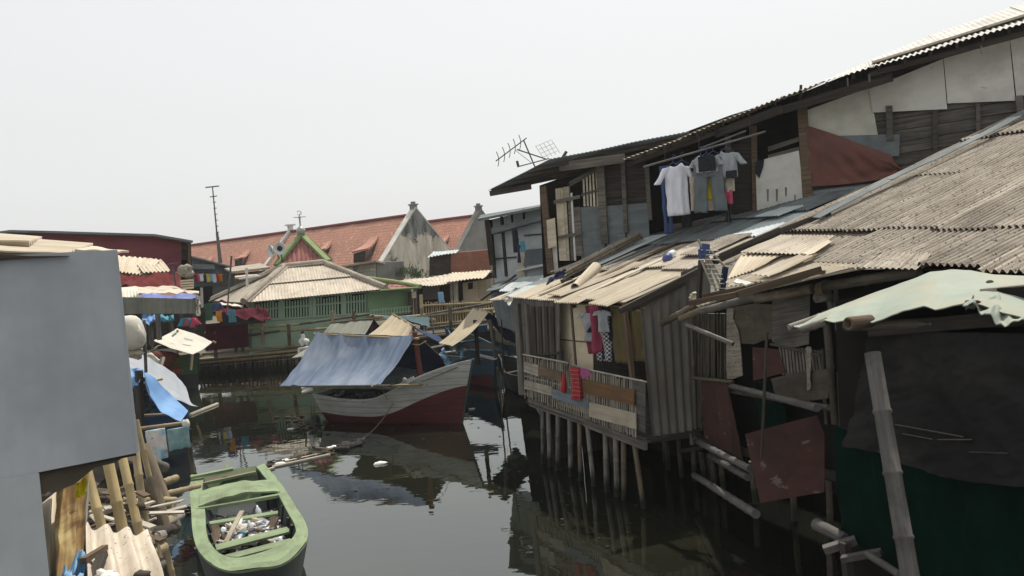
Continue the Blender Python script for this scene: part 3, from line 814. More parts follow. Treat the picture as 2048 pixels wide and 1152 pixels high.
# ---- washing under the balcony roof
def garment(c, wdir, w_, h_, kind, mat, name, label, cat, group=None, thick=.05, sleeve=.22, flare=0.0, out=None, skew=0.0):
    """hanging shirt, trousers or cloth; c = middle of the top edge; wdir = across"""
    wdir = V(wdir).normalized(); nrm = wdir.cross(UPZ).normalized()
    b = MB(); sd_ = rnd.uniform(0, 90)
    nu, nv = 14, 16
    def sheet(x0, x1, y0, y1, pr):
        """profile piece from y0 (top) to y1; pr(v) -> left,right"""
        fr = []; bk = []; uv = []
        for j in range(nv + 1):
            v = j / nv
            l, r = pr(v)
            y = y0 + (y1 - y0) * v
            for i in range(nu + 1):
                u = i / nu
                x = l + (r - l) * u + .022 * noise.noise(V((u * 1.5, y * 5, sd_ + 3)))
                fold = .045 * noise.noise(V((x * 8, y * 1.8, sd_))) + .022 * math.sin(x * 30 + sd_ + 3 * noise.noise(V((x, y * 2, sd_)))) + .02 * noise.noise(V((x * 16 + y * 6, y * 7, sd_)))
                fold *= min(1, v * 1.6 + .25)
                th = thick * math.sin(math.pi * min(1, max(0, u))) ** .6 * .5 + .004
                dz = -y - ((.30 * abs(x) + .07 * max(0.0, 1 - (x / .11) ** 2) + skew * x) * (1 - v) if kind == 'shirt' and y0 == 0.0 else (skew * x * (1 - v) if kind != 'shirt' else .30 * abs(x) * (1 - v) * .6)) - .02 * noise.noise(V((x * 7, sd_, 2))) * v
                p = V(c) + wdir * x + UPZ * dz + nrm * fold
                fr.append(p + nrm * th); bk.append(p - nrm * th); uv.append((x, y))
        k = nu + 1; N_ = len(fr); fs = []; uu = []
        for j in range(nv):
            for i in range(nu):
                q = [j * k + i, j * k + i + 1, (j + 1) * k + i + 1, (j + 1) * k + i]
                fs.append(tuple(q[::-1])); uu.append([uv[x] for x in q[::-1]])
                fs.append(tuple(x + N_ for x in q)); uu.append([uv[x] for x in q])
        rim = list(range(k)) + [j * k + nu for j in range(1, nv + 1)] + [nv * k + i for i in range(nu - 1, -1, -1)] + [j * k for j in range(nv - 1, 0, -1)]
        for a_, b_ in zip(rim, rim[1:] + rim[:1]):
            fs.append((a_, b_, b_ + N_, a_ + N_)); uu.append([uv[a_], uv[b_], uv[b_], uv[a_]])
        b.add(fr + bk, fs, uu, True)
    hw = w_ / 2
    if kind == 'shirt':
        sheet(0, 0, 0.0, h_, lambda v: (-(hw * (.62 + .38 * min(1, v * 7) + flare * v)), hw * (.62 + .38 * min(1, v * 7) + flare * v)))
        for sg in (-1, 1):
            L = sleeve
            sl = lambda v, sg=sg: (sg * (hw * .78 + L * .62 * v) - .085 * (1 - .2 * v), sg * (hw * .78 + L * .62 * v) + .085 * (1 - .2 * v))
            sheet(0, 0, .05, .05 + L, sl)
    elif kind == 'trousers':
        sheet(0, 0, 0, h_ * .34, lambda v: (-hw, hw))
        for sg in (-1, 1):
            sheet(0, 0, h_ * .3, h_, lambda v, sg=sg: ((sg * hw * .52 - hw * .46 + sg * flare * v), (sg * hw * .52 + hw * .46 + sg * flare * v)))
    else:
        sheet(0, 0, 0, h_, lambda v: (-hw * (1 + flare * v), hw * (1 + flare * v)))
    return obj(name, b, M[mat], None, label, cat, group)
def hang_px(pl, x0, x1, y0, y1, off):
    a = pl(x0, (y0 + y0) / 2, off); b_ = pl(x1, y0, off)
    c = pl((x0 + x1) / 2, y0, off); d = pl((x0 + x1) / 2 + (y1 - y0) * .06, y1, off)
    return c, (b_ - a), (b_ - a).length, (c - d).length
def hang(pl, x0, x1, y0, y1, off, kind, mat, name, label, cat, group=None, wk=.8, yaw=0.0, **kw):
    c, wd, w_, h_ = hang_px(pl, x0, x1, y0, y1, off)
    wd.z = 0
    wd.rotate(Matrix.Rotation(yaw, 3, 'Z'))
    return garment(c, wd, w_ * wk, h_, kind, mat, name, label, cat, group, **kw)
g1 = 'washing hung on the balcony'
hang(FA, 1172, 1200, 612, 708, -.24, 'cloth', 'c_rose', 'towel', 'pink towel hung at the left of the balcony washing', 'towel', g1, yaw=.3)
hang(FA, 1166, 1190, 618, 682, -.14, 'shirt', 'c_dull', 'shirt', 'white shirt hung in front of the pink towel on the balcony', 'shirt', g1, yaw=.5, sleeve=.12)
hang(FA, 1184, 1192, 612, 705, -.12, 'cloth', 'c_rose', 'towel', 'narrow red towel hung between the white shirt and the checked cloth', 'towel', g1, wk=1.3, yaw=.5)
hang(FA, 1190, 1214, 622, 722, -.2, 'cloth', 'check', 'cloth', 'black and white checked cloth hung in the balcony washing', 'cloth', g1, yaw=.4)
hang(FA, 1194, 1212, 614, 664, -.1, 'shirt', 'c_lightgrey', 'shirt', 'small lilac grey shirt hung over the checked cloth on the balcony', 'shirt', g1, yaw=.3, sleeve=.1)
hang(FA, 1206, 1222, 612, 718, -.28, 'shirt', 'c_navy', 'jacket', 'dark navy jacket hung beside the checked cloth on the balcony', 'jacket', g1, wk=1.2, yaw=.5, sleeve=.4)
hang(FA, 1221, 1254, 614, 726, -.24, 'cloth', 'c_olive', 'curtain', 'brown olive curtain hung at the left of the balcony post', 'curtain', g1, wk=1.0, flare=.1)
hang(FA, 1258, 1283, 620, 722, -.3, 'cloth', 'c_olive', 'curtain', 'brown olive curtain hung at the right of the balcony post', 'curtain', g1, wk=1.0, flare=.05)
b = MB(); b.tube([FA(1120, 606, -.18), FA(1290, 616, -.18)], .012, 6); obj('clothes_pole', b, M['bamboo'], None, 'thin pole under the balcony eave carrying the washing', 'pole')
# bags and cloth on the rail
hang(FA, 1138, 1160, 735, 798, .08, 'cloth', 'red_net', 'net_bag', 'long red mesh bag with pale stripes hung on the balcony rail', 'bag', None, wk=.8, flare=.18, thick=.12)
b = MB(); c = FA(1127, 748, .06); ax = (FA(1127, 785, .07) - c); L_ = ax.length
b.lathe(c, ax, [(.012, 0), (.03, .05), (.05, L_ * .5), (.062, L_ * .9), (.03, L_)], 12)
obj('bag', b, M['c_coral'], None, 'small crimson bag hung left of the red mesh bag', 'bag')
b = MB(); b.loft(FA.q([(1154, 734), (1168, 737), (1181, 741)], .05), FA.q([(1157, 753), (1168, 755), (1178, 757)], .06), .012, 14, 6, wrinkle(5, 2, .02))
obj('rag', b, M['c_purple'], None, 'dull purple rag draped over the balcony rail', 'rag')
b = MB()
for x0, y0, x1, y1 in ((1131, 740, 1143, 708), (1134, 742, 1138, 722), (1128, 738, 1133, 722), (1133, 735, 1145, 722)):
    b.tube([FA(x0, y0, .05), FA((x0 + x1) / 2 + 1, (y0 + y1) / 2, .07), FA(x1, y1, .05)], .008, 5, .003)
obj('twigs', b, M['rope_dark'], None, 'bunch of dark twigs sticking up from the balcony rail', 'twigs')

# ================================================================== upper storey house behind the roofs
UW = Plane(at(2048, 300, 14.9), at(1110, 460, 18.8))
un = UW.n.copy()
Q4 = lambda pts: [(1440 + a / 3.031, 20 + b / 3.031) for a, b in pts]
Q2 = lambda pts: [(960 + a / 3.2, 240 + b / 3.2) for a, b in pts]
house = thing('upper_house', UW(1600, 420, 0), 'two storey timber house with white panels and a long corrugated eave above the patched roofs', 'house')
def upoly(name, pts, mat, off=0.0, t=.02, label=None, par=None):
    b = MB(); b.prism(UW.q(pts, off), -un * t)
    return obj(name, b, M[mat], par or house, label)
upoly('panel', Q4([(905,478),(1352,296),(1377,600),(925,622)]), 'white_panel', .08)
upoly('panel', Q4([(1356,294),(1755,180),(1790,549),(1380,566)]), 'white_panel', .07)
upoly('panel', Q4([(1759,178),(2200,20),(2210,500),(1796,520)]), 'white_panel', .06)
upoly('panel', Q4([(2206,18),(2900,-250),(2900,480),(2216,500)]), 'white_panel', .05)
upoly('panel', Q4([(520,610),(905,470),(960,770),(540,760)]), 'pale_panel', .05, label='cream panel')
b = MB()
for k in range(7):                                   # broad horizontal boards
    y0 = 560 + k * 72
    c = UW.q(Q4([(930, y0 + 120), (2120, y0 - 70), (2950, y0 - 202), (2950, y0 - 268), (2120, y0 - 136), (930, y0 + 52)][:2] + [(2120, y0 - 136), (930, y0 + 52)]), rnd.uniform(-.01, .012))
    b.panel(*c, .025, 6, 1, wrinkle(3, 1, .008))
obj('board_wall', b, M['grey_wood'], house)
upoly('wall_back', Q4([(500,640),(500,500),(920,330),(1400,190),(2150,-10),(2950,-230),(2950,1000),(560,1300)]), 'dark_wood', -.06)
for pts, mat in (([(1005,580),(1045,578),(1052,790),(1012,790)], 'grey_wood'), ([(1288,612),(1318,610),(1322,900),(1292,900)], 'grey_wood'), ([(1552,568),(1576,566),(1580,760),(1556,760)], 'grey_wood'),
                 ([(1792,520),(1835,515),(1845,640),(1802,640)], 'grey_wood'), ([(468,600),(528,590),(566,1200),(504,1200)], 'brown_wood')):
    b = MB(); b.prism(UW.q(Q4(pts), .13), -un * .09); obj('post', b, M[mat], house)
upoly('patch_sheet', Q4([(720,762),(1090,753),(1086,885),(730,900)]), 'zinc_grey', .09, label='grey metal patch')
b = MB(); b.loft(UW.q(Q4([(520,697),(700,755),(870,822),(1042,880),(1060,925),(1102,968)]), .16), UW.q(Q4([(545,1070),(700,1062),(850,1045),(985,1025),(1030,1000),(1098,972)]), .14), .02, 40, 14, lambda u, v: .09 * noise.noise(V((u * 3 + v, v * 2, 2))) + .045 * noise.noise(V((u * 9 - v * 4, v * 5, 5))))
obj('wall_tarp', b, M['rust_tarp'], house, 'rusty red hanging sheet')
upoly('lower_panel', Q4([(520,1075),(1080,1010),(900,1300),(520,1300)]), 'zinc_pale', .03)
upoly('batten', Q4([(540,1066),(1010,1018),(1010,1040),(540,1095)]), 'dark_wood', .10)
upoly('panel', Q4([(215,918),(478,852),(520,1250),(225,1250)]), 'white_panel', .12, label='white panel with dark drips')
b = MB()
for xx, ya, yb in ((290,1085,1160),(345,1085,1160),(400,1075,1130),(455,1120,1150)):
    b.prism(UW.q(Q4([(xx-7,ya),(xx+6,ya),(xx+4,yb),(xx-4,yb)]), .125), -un * .004)
obj('drip_stain', b, M['plaster_grey'], house)
upoly('black_flap', Q4([(215,918),(268,903),(262,950),(238,1020),(214,990)]), 'c_black', .15)
upoly('door_frame', Q4([(188,700),(222,700),(232,1250),(198,1250)]), 'brown_wood', .08)
upoly('door', Q4([(60,760),(190,760),(200,1250),(60,1250)]), 'dark_wood', .02)
upoly('door_frame', Q4([(30,760),(66,760),(70,1250),(34,1250)]), 'brown_wood', .06)
for pts in ([(290,830),(480,768),(482,795),(292,858)], [(290,880),(480,828),(482,850),(292,902)]):
    upoly('wall_board', Q4(pts), 'grey_wood', .02)
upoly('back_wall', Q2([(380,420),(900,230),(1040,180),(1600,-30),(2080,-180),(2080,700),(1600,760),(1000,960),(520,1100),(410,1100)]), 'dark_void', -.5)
upoly('sill_board', Q2([(1190,672),(1560,625),(1562,648),(1195,698)]), 'grey_wood', .05)
upoly('sill_panel', Q2([(1190,700),(1800,600),(1800,720),(1195,800)]), 'grey_wood', .0)
# left wing: mixed boards
upoly('wall_sheet', Q2([(640,560),(800,545),(800,900),(650,920)]), 'zinc_grey', .02)
upoly('wall_sheet', Q2([(805,545),(930,535),(930,800),(810,860)]), 'zinc_grey', .015)
upoly('wall_sheet', Q2([(935,535),(1075,520),(1085,760),(940,800)]), 'zinc_grey', .01)
b = MB(); c = UW.q(Q2([(800,545),(1070,522),(1060,270),(790,300)]), -.01)
b.panel(c[0], c[1], c[2], c[3], .02)
for k in range(6):
    f = k / 6
    b.beam(c[0].lerp(c[3], f) + un * .02, c[1].lerp(c[2], f) + un * .02, .015, .05)
obj('board_wall', b, M['dark_wood'], house)
for pts, mat, off in (([(383,430),(420,420),(470,985),(430,985)], 'brown_wood', .1), ([(738,270),(790,265),(820,790),(775,790)], 'grey_wood', .09), ([(900,270),(925,270),(945,720),(920,720)], 'grey_wood', .08), ([(1052,300),(1078,300),(1100,640),(1076,640)], 'grey_wood', .08)):
    upoly('post', Q2(pts), mat, off, .08)
for k, (x0, x1, y0, y1, mat) in enumerate(((482,528,440,900,'cream_board'), (534,552,520,900,'cream_board'), (556,575,430,900,'grey_wood'), (578,590,470,900,'white_panel'), (596,640,560,870,'grey_wood'), (530,568,430,520,'cream_board'), (482,512,450,520,'cream_board'))):
    upoly('wall_board', Q2([(x0, y0), (x1, y0 - 6), (x1 + 26 * (y1 - y0) / 450, y1), (x0 + 26 * (y1 - y0) / 450, y1)]), mat, .03 + .004 * k, .02)
upoly('crossbar', Q2([(470,515),(640,478),(642,500),(472,538)]), 'grey_wood', .1)
upoly('crossbar', Q2([(500,742),(655,712),(656,732),(502,762)]), 'grey_wood', .1)
upoly('header_board', Q2([(570,395),(745,300),(745,330),(570,430)]), 'grey_wood', .06)
for k in range(5):
    x0 = 655 + k * 21
    upoly('window_slat', Q2([(x0, 355 - k * 5), (x0 + 11, 352 - k * 5), (x0 + 20, 552), (x0 + 8, 552)]), 'cream_board' if k > 1 else 'pale_plank', .05, .015)
upoly('window_rail', Q2([(648,470),(762,440),(764,455),(650,487)]), 'grey_wood', .07)
upoly('board', Q2([(425,642),(478,626),(491,808),(436,824)]), 'cream_board', .16, .02, 'loose white board')
upoly('wall_board', Q2([(455,800),(490,795),(500,975),(470,980)]), 'white_panel', .04, .02)
# roof of the left wing, seen from below
La = at(976, 380, 19.4); Lb_ = at(1098, 319, 18.1); Lc = at(1380, 262, 16.9); Ld = at(1262, 318, 18.4)
b = MB(); b.corr(La, Ld, Lc, Lb_, .10, .012, .008, 8, .02); obj('roof_sheet', b, M['zinc_grey'], house)
b = MB()
for f in (.06, .3, .55, .8): b.beam(La.lerp(Lb_, f) + V((0, 0, -.07)) , Ld.lerp(Lc, f) + V((0, 0, -.07)), .06, .09)
b.beam(at(980, 387, 19.3), at(1062, 373, 18.9), .05, .13)
obj('rafter', b, M['dark_wood'], house)
b = MB(); b.beam(at(1119, 334, 18.2), at(1250, 316, 17.4), .04, .2); obj('fascia_board', b, M['grey_wood'], house)
# long main roof: eave almost level, slope rising away
sm01 = lambda x: max(0.0, min(1.0, x))
e_pts = [(1249, 318), (1360, 277), (1440, 243), (1560, 196), (1640, 166), (1745, 133), (1890, 92), (2090, 34), (2420, -62)]
slope = (-un); slope = V((slope.x, slope.y, 0)).normalized() * 3.4 + UPZ * 0.98
for i, (p, q) in enumerate(zip(e_pts, e_pts[1:])):
    a = UW(p[0], p[1], .75); c = UW(q[0], q[1], .75)
    g = (c - a) * .03
    rise = lambda pt, x: V((slope.x, slope.y, 0)).normalized() * 3.0 + UPZ * 3.0 * ((pt.z - EYE) / math.hypot(pt.x, pt.y) - .03 + .14 * sm01((x - 1500) / 450))
    b = MB(); b.corr(a - g, c + g, c + rise(c, q[0]) + g, a + rise(a, p[0]) - g, .10, .016, .007, 5, .015)
    obj('roof_sheet', b, M['cement_sheet' if i < 4 else 'white_panel'], house)
for (x0, y0, x1, y1, r) in ((1744, 132, 1880, 90, .05), (1845, 101, 1970, 62, .05), (1960, 65, 2100, 22, .05)):
    b = MB(); b.beam(UW(x0, y0 - 3, .1), UW(x1, y1 - 3, .1), .5, .04); obj('ridge_sheet', b, M['cement_sheet'], house)
b = MB()
b.beam(UW(1430, 268, .6), UW(1565, 218, .6), .05, .17).beam(UW(1558, 222, .55), UW(1785, 154, .55), .05, .16).beam(UW(1740, 149, .62), UW(2090, 56, .62), .05, .10).beam(UW(1255, 330, .6), UW(1440, 262, .6), .05, .1)
b.beam(UW(1600, 205, .5), UW(1602, 170, .5), .05, .05)
for k in range(16):
    x = 1290 + k * 52; y = edge([(a, c) for a, c in e_pts], x)
    p = UW(x, y + 7, .7); b.beam(p, UW(x, y + 7, -.1), .05, .09)
obj('eave_beam', b, M['dark_wood'], house)
b = MB()
for x, y in ((1695, 160), (1738, 152), (1962, 96)):
    b.beam(UW(x, y - 4, .66), UW(x + 1, y + 12, .66), .05, .02)
obj('eave_clip', b, M['zinc_wall'], house)
# the wall under the roof on the far side
# ---- washing under the long eave
PW = Plane(UW(1330, 320, 1.1), UW(1540, 265, .95))
b = MB(); b.tube([UW(1287, 334, 1.1), UW(1420, 296, 1.05), UW(1531, 263, .95)], .022, 7); obj('clothes_pole', b, M['bamboo_grey'], None, 'long pole slung under the upper eave carrying shirts', 'pole')
b = MB(); b.tube([UW(1400, 297, .9), UW(1492, 262, .85)], .02, 7); obj('clothes_pole', b, M['bamboo_grey'], None, 'shorter pole slung just above the long washing pole', 'pole')
b = MB()
for x, y0, y1 in ((1330, 290, 322), (1398, 272, 300), (1500, 240, 270)): b.tube([UW(x, y0, .95), UW(x, y1, 1.08)], .008, 5)
obj('pole_rope', b, M['rope_dark'], None, 'thin ropes holding the washing poles up to the upper eave', 'rope')
g2 = 'washing under the upper eave'
hang(PW, 1322, 1378, 326, 431, .1, 'shirt', 'c_white', 'shirt', 'white t-shirt hung under the upper eave', 'shirt', g2, wk=.80, sleeve=.36, yaw=.35, thick=.14, skew=-.22)
hang(PW, 1320, 1336, 332, 468, -.12, 'trousers', 'c_blue', 'trousers', 'dark blue trousers hung behind the white t-shirt', 'trousers', g2, wk=1.2)
hang(PW, 1352, 1378, 330, 455, -.18, 'trousers', 'c_black', 'trousers', 'black trousers hung behind and right of the white t-shirt', 'trousers', g2, wk=.8)
hang(PW, 1376, 1400, 345, 422, .0, 'cloth', 'c_cream', 'shirt', 'cream shirt tail showing between the white t-shirt and the grey trousers', 'shirt', g2, wk=.9)
hang(PW, 1380, 1448, 318, 424, .12, 'trousers', 'c_grey', 'trousers', 'wide dark grey trousers hung with the yellow shirt showing between the legs', 'trousers', g2, wk=.85, flare=.05, thick=.1)
hang(PW, 1380, 1440, 308, 345, .16, 'shirt', 'c_lightgrey', 'shirt', 'light grey shirt hung over the top of the dark grey trousers', 'shirt', g2, wk=.75, sleeve=.2, skew=.1)
hang(PW, 1392, 1432, 312, 342, .24, 'cloth', 'c_black', 'cap', 'black hood hung over the middle of the light grey shirt', 'hood', g2, wk=.85, thick=.14)
hang(PW, 1404, 1432, 335, 400, -.02, 'cloth', 'c_yellow', 'shirt', 'yellow shirt hung behind the dark grey trousers', 'shirt', g2, wk=1)
hang(PW, 1410, 1428, 398, 421, -.04, 'cloth', 'c_cream', 'cloth', 'pale hem of cloth below the yellow shirt', 'cloth', g2, wk=1)
hang(PW, 1430, 1478, 299, 355, .05, 'shirt', 'c_lightgrey', 'shirt', 'light grey t-shirt hung at the right end of the upper washing', 'shirt', g2, wk=.75, sleeve=.28, thick=.1, skew=.15)
hang(PW, 1450, 1474, 341, 356, .12, 'cloth', 'c_black', 'cloth', 'black band of cloth under the right hand grey t-shirt', 'cloth', g2, wk=.9)
hang(PW, 1448, 1468, 352, 384, -.06, 'cloth', 'c_cream', 'shorts', 'cream shorts hung below the right hand grey t-shirt', 'shorts', g2, wk=1)
hang(PW, 1448, 1464, 380, 408, -.05, 'cloth', 'c_pink', 'cloth', 'bright pink cloth hung below the cream shorts', 'cloth', g2, wk=.95)
hang(PW, 1450, 1460, 405, 445, -.2, 'trousers', 'c_black', 'trousers', 'black trouser legs hanging below the bright pink cloth', 'trousers', g2, wk=1.2)
b = MB()
for x in (1345, 1362, 1400, 1412, 1425, 1452):
    yy = 336 - (x - 1287) * .29
    p = PW(x, yy - 6, .08)
    b.tube([p + V((0, 0, -.12)), p + V((0, 0, .0)), p + V((.03, 0, .05)), p + V((.06, 0, .0))], .006, 5)
    b.tube([p + V((-.14, 0, -.2)), p + V((0, 0, -.12)), p + V((.14, -.03, -.2))], .006, 5)
obj('clothes_hangers', b, M['c_blue'], None, 'blue wire hangers holding the washing to the upper pole', 'hangers')

# ================================================================== TV antenna over the left wing
ant = thing('tv_antenna', at(1070, 333, 18.3), 'rusty television antenna with curved rods standing on the left roof', 'antenna')
b = MB(); b.tube([at(992, 322, 18), at(1053, 276, 18.4)], .014, 6); obj('boom', b, M['iron'], ant)
for f in (.08, .27, .45, .62, .8):
    p = at(992, 322, 18).lerp(at(1053, 276, 18.4), f)
    b = MB(); pts = []
    for k in range(7):
        t = (k - 3) / 3
        pts.append(p + RT * (.012 * t + .035 * (1 - t * t) - .03) + UP * (-.11 * t) + FWD * (.32 * t))
    b.tube(pts, .009, 5); obj('element', b, M['iron'], ant)
b = MB(); b.tube([at(1047, 280, 18.35), at(1070, 334, 18.3)], .016, 6); obj('mast', b, M['iron'], ant)
b = MB(); b.tube([at(1034, 299, 18.2), at(1092, 318, 18.6)], .015, 6); b.tube([at(1037, 333, 18), at(1098, 317, 18.6)], .015, 6); b.tube([at(1034, 322, 18), at(1037, 334, 18)], .03, 6); b.tube([at(1030, 300, 18.2), at(1062, 325, 18.3)], .006, 5)
obj('brace', b, M['iron'], ant)
b = MB()
for k in range(5):
    b.tube([at(1071 + k * 8, 292 - k * 3.0, 18.6), at(1088 + k * 8, 318 - k * 3, 18.6)], .005, 4)
for k in range(4):
    b.tube([at(1071 + k * 5, 293 + k * 7, 18.6), at(1102 + k * 5, 280 + k * 7, 18.6)], .005, 4)
obj('reflector', b, M['alu'], ant)
b = MB(); b.tube([at(1126, 314, 18.6), at(1133, 303, 18.6)], .035, 8); obj('pipe_stub', b, M['iron'], None, 'short dark pipe stub sticking up from the left roof edge right of the antenna', 'pipe')

# ================================================================== plank hut with the big roof
E0 = at(1430, 525, 12.0); M0 = at(2048, 548, 7.6)
RD = Plane(E0, M0, at(2048, 222, 14.5))
ed = (E0 - M0).normalized()
ud = ed.cross(RD.n); ud = ud if ud.x > 0 else -ud
def rd(a, l, h=0.0): return M0 + ed * a + ud * l + RD.n * h
LEN = (E0 - M0).length
udh = V((ud.x, ud.y, 0)).normalized()
FD = Plane(E0 + udh * .3, M0 + udh * .3)
nd = FD.n.copy()
barn = thing('plank_hut', FD(1600, 900, 0), 'dark patchwork hut of boards and bamboo under a wide corrugated cement roof', 'hut')
b = MB(); b.panel(rd(-3.3, .2, -.08), rd(LEN - .05, .2, -.08), rd(LEN - .05, 7.6, -.08), rd(-3.3, 7.6, -.08), .02); obj('roof_underlay', b, M['dark_wood'], barn)
b = MB(); b.corr(rd(2.3, .02, -.03), rd(LEN - .1, .02, -.03), rd(LEN - .05, 1.6, -.02), rd(2.3, 1.6, -.02), .078, .012, .006, 5, .03); obj('roof_sheet', b, M['cement_old'], barn)
rows = [(-.02, 1.32), (1.15, 3.75), (3.6, 5.62), (5.48, 7.6)]
for j, (l0, l1) in enumerate(rows):
    a = -3.4; k = 0
    while a < LEN - .02:
        wd = rnd.uniform(.74, .84)
        wd = min(wd, LEN + .03 - a)
        if wd < .2: break
        lo = l0 + rnd.uniform(-.03, .04); hi = l1 + rnd.uniform(-.05, .1)
        lift = rnd.uniform(.04, .065) if j != 2 else rnd.uniform(.008, .02); sk = rnd.uniform(-.015, .015)
        hh = .0 + (k % 2) * .012
        if j == 0 and a > 2.45:                      # the eave is broken and patched here
            a += wd; k += 1; continue
        b = MB(); b.corr(rd(a, lo, hh + lift), rd(a + wd, lo + sk * 2, hh + lift), rd(a + wd + sk, hi, hh), rd(a + sk, hi, hh), .080, .0205, .006, 6, .025)
        obj('roof_sheet', b, M['cement_old'], barn)
        a += wd - .035; k += 1
Z33 = lambda pts: [(1280 + a / 5.12, 430 + c / 5.12) for a, c in pts]
def dsheet(pts, mat, h, per=.078, warp=.02, name='roof_sheet', label=None):
    c = RD.q(Z33(pts), h); b = MB(); b.corr(c[0], c[1], c[2], c[3], per, .0105, .006, 5, warp); return obj(name, b, M[mat], barn, label)
# corners: lower-near ... (lower far, lower near, upper near, upper far) in order lower edge then upper edge
dsheet([(880,700),(960,730),(1660,470),(1330,330)], 'cement_sheet', .00)
dsheet([(900,650),(1180,560),(1460,420),(1060,390)], 'cement_cream', .03)
dsheet([(1030,385),(1700,405),(2010,215),(1450,205)], 'cement_sheet', .07)
dsheet([(890,730),(1330,700),(2020,420),(1500,470)], 'cement_cream', .02)
dsheet([(1140,610),(1340,630),(1850,400),(1640,410)], 'cement_cream', .11, .09)
dsheet([(1130,690),(1700,660),(2300,520),(1900,470)], 'cement_cream', .05)
dsheet([(1660,400),(1780,400),(1990,270),(1930,262)], 'cement_cream', .13, .14)
dsheet([(1180,790),(1720,660),(2560,500),(2200,480)], 'cement_sheet', .03)
dsheet([(1720,500),(2240,560),(2500,380),(2050,350)], 'cement_old', .05)
dsheet([(2180,540),(2850,560),(3000,400),(2400,380)], 'cement_old', .06)
dsheet([(580,945),(720,910),(900,840),(760,880)], 'cement_cream', .06, .06)
dsheet([(980,840),(1180,790),(1420,700),(1200,760)], 'cement_cream', .04, .06)
b = MB(); p = RD.q(Z33([(500,905),(1000,815),(1860,560)]), .09); b.beam(p[0], p[1], .05, .07); b.beam(p[1], p[2], .06, .09)
p = RD.q(Z33([(640,830),(1300,700),(1900,590)]), .06); b.beam(p[0], p[1], .05, .05); b.beam(p[1], p[2], .05, .06)
obj('roof_batten', b, M['brown_wood'], barn)
b = MB(); b.beam(RD(1430, 520, .09), RD(1560, 462, .1), .05, .12); b.beam(RD(1560, 462, .1), RD(1660, 424, .1), .05, .08)
obj('verge_board', b, M['dark_wood'], barn)
b = MB()
for p, q in (((1640, 436), (1790, 357)), ((1785, 360), (1990, 262)), ((1985, 264), (2100, 200))):
    c = [RD(p[0], p[1], .14), RD(q[0], q[1], .14)]
    b.panel(c[0] - ed * .0, c[1] - ed * .0, c[1] + ed * .15 + RD.n * .02, c[0] + ed * .15 + RD.n * .02, .012, 4, 1, wrinkle(2, 1, .015))
obj('verge_flashing', b, M['zinc_grey'], barn, 'blue grey metal flashing')
b = MB(); b.panel(RD(1000, 660, .0), RD(1001, 660, .0), RD(1001, 661, 0), RD(1000, 661, 0)) if False else None
# supports of the eave: gutter bamboos
EP = Plane(E0, M0)
def gut(name, p, q, r, mat, off0=.12, off1=.12, label=None):
    obj(name, bam(EP(p[0], p[1], off0), EP(q[0], q[1], off1), r, .55, 10), M[mat], barn, label)
gut('eave_bamboo', (1324, 647), (1392, 610), .052, 'pile_brown', .35, .2)
gut('eave_bamboo', (1361, 638), (1404, 619), .052, 'pile_brown', .3, .2)
gut('eave_bamboo', (1404, 622), (1512, 594), .058, 'bamboo_grey', .22, .14)
gut('eave_bamboo', (1512, 598), (1626, 577), .064, 'pile_brown', .16, .1)
gut('eave_bamboo', (1636, 575), (1838, 543), .066, 'bamboo_dark', .08, -.12)  # darker bamboo here, the shade under the roof put into its colour
b = MB()
for x, y in ((1640, 578), (1392, 611)):
    b = MB()
    for k in range(6):
        p = EP(x + k * 2.2, y - k * .5, .11); ring = [p + (UPZ * math.cos(t * .7) + nd * math.sin(t * .7)) * .085 for t in range(10)]
        b.tube(ring, .007, 4)
    obj('lashing', b, M['rope'], barn)
b = MB(); b.lathe(EP(1648, 594, .02), nd, [(0, -.1), (.06, -.1), (.062, .12), (.05, .12), (.05, .02), (0, .02)], 12); obj('bamboo_stub', b, M['bamboo_grey'], barn)
obj('brace', bam(EP(1373, 650, .3), EP(1466, 688, .05), .035, .3), M['bamboo_grey'], barn)
# wall patchwork
Y2 = lambda pts: [(1300 + a / 1.946, 560 + c / 1.946) for a, c in pts]
def dpoly(name, pts, mat, off=0.0, t=.015, label=None):
    b = MB(); b.prism(FD.q(Y2(pts), off), -nd * t); return obj(name, b, M[mat], barn, label)
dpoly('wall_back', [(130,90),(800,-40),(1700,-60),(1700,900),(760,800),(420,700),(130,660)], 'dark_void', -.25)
b = MB()
for k in range(13):
    x0 = 178 + k * 10.5 + rnd.uniform(-3, 3)
    c = FD.q(Y2([(x0, 130), (x0 + rnd.uniform(-4, 12), 610 - abs(k - 6) * 6)]), rnd.uniform(-.08, .02))
    b.tube(c, rnd.uniform(.016, .03), 7)
obj('bamboo_wall', b, M['bamboo_dark'], barn)
b = MB()
for p, q, r in (((140,200),(165,640),.045), ((160,180),(178,620),.028)):
    c = FD.q(Y2([p, q]), .04); b.tube(c, r, 9, None, True, .3)
obj('corner_bamboo', b, M['bamboo_grey'], barn)
dpoly('wall_sheet', [(298,112),(326,108),(322,150),(344,200),(352,262),(356,310),(360,372),(322,385),(296,384)], 'cement_old', .05, .01, 'torn pale sheet')
dpoly('wall_sheet', [(328,105),(402,92),(482,96),(480,228),(440,235),(405,250),(330,245)], 'cardboard', .02, .01)
dpoly('wall_sheet', [(476,80),(622,50),(618,250),(560,262),(500,255),(474,240)], 'grey_wood', .045, .01)
dpoly('wall_sheet', [(398,262),(500,270),(525,360),(470,375),(402,392)], 'red_board', .01, .01, 'reddish brown sheet')
b = MB()
for k in range(15):
    x0 = 500 + k * 12.5
    c = FD.q(Y2([(x0, 250 + k * 2), (x0 + 12, 372 + rnd.uniform(-12, 4)), (x0 + 20, 371), (x0 + 8, 249 + k * 2)]), rnd.uniform(-.03, 0))
    b.panel(c[0], c[3], c[2], c[1], .012, 1, 1, None, False, True)
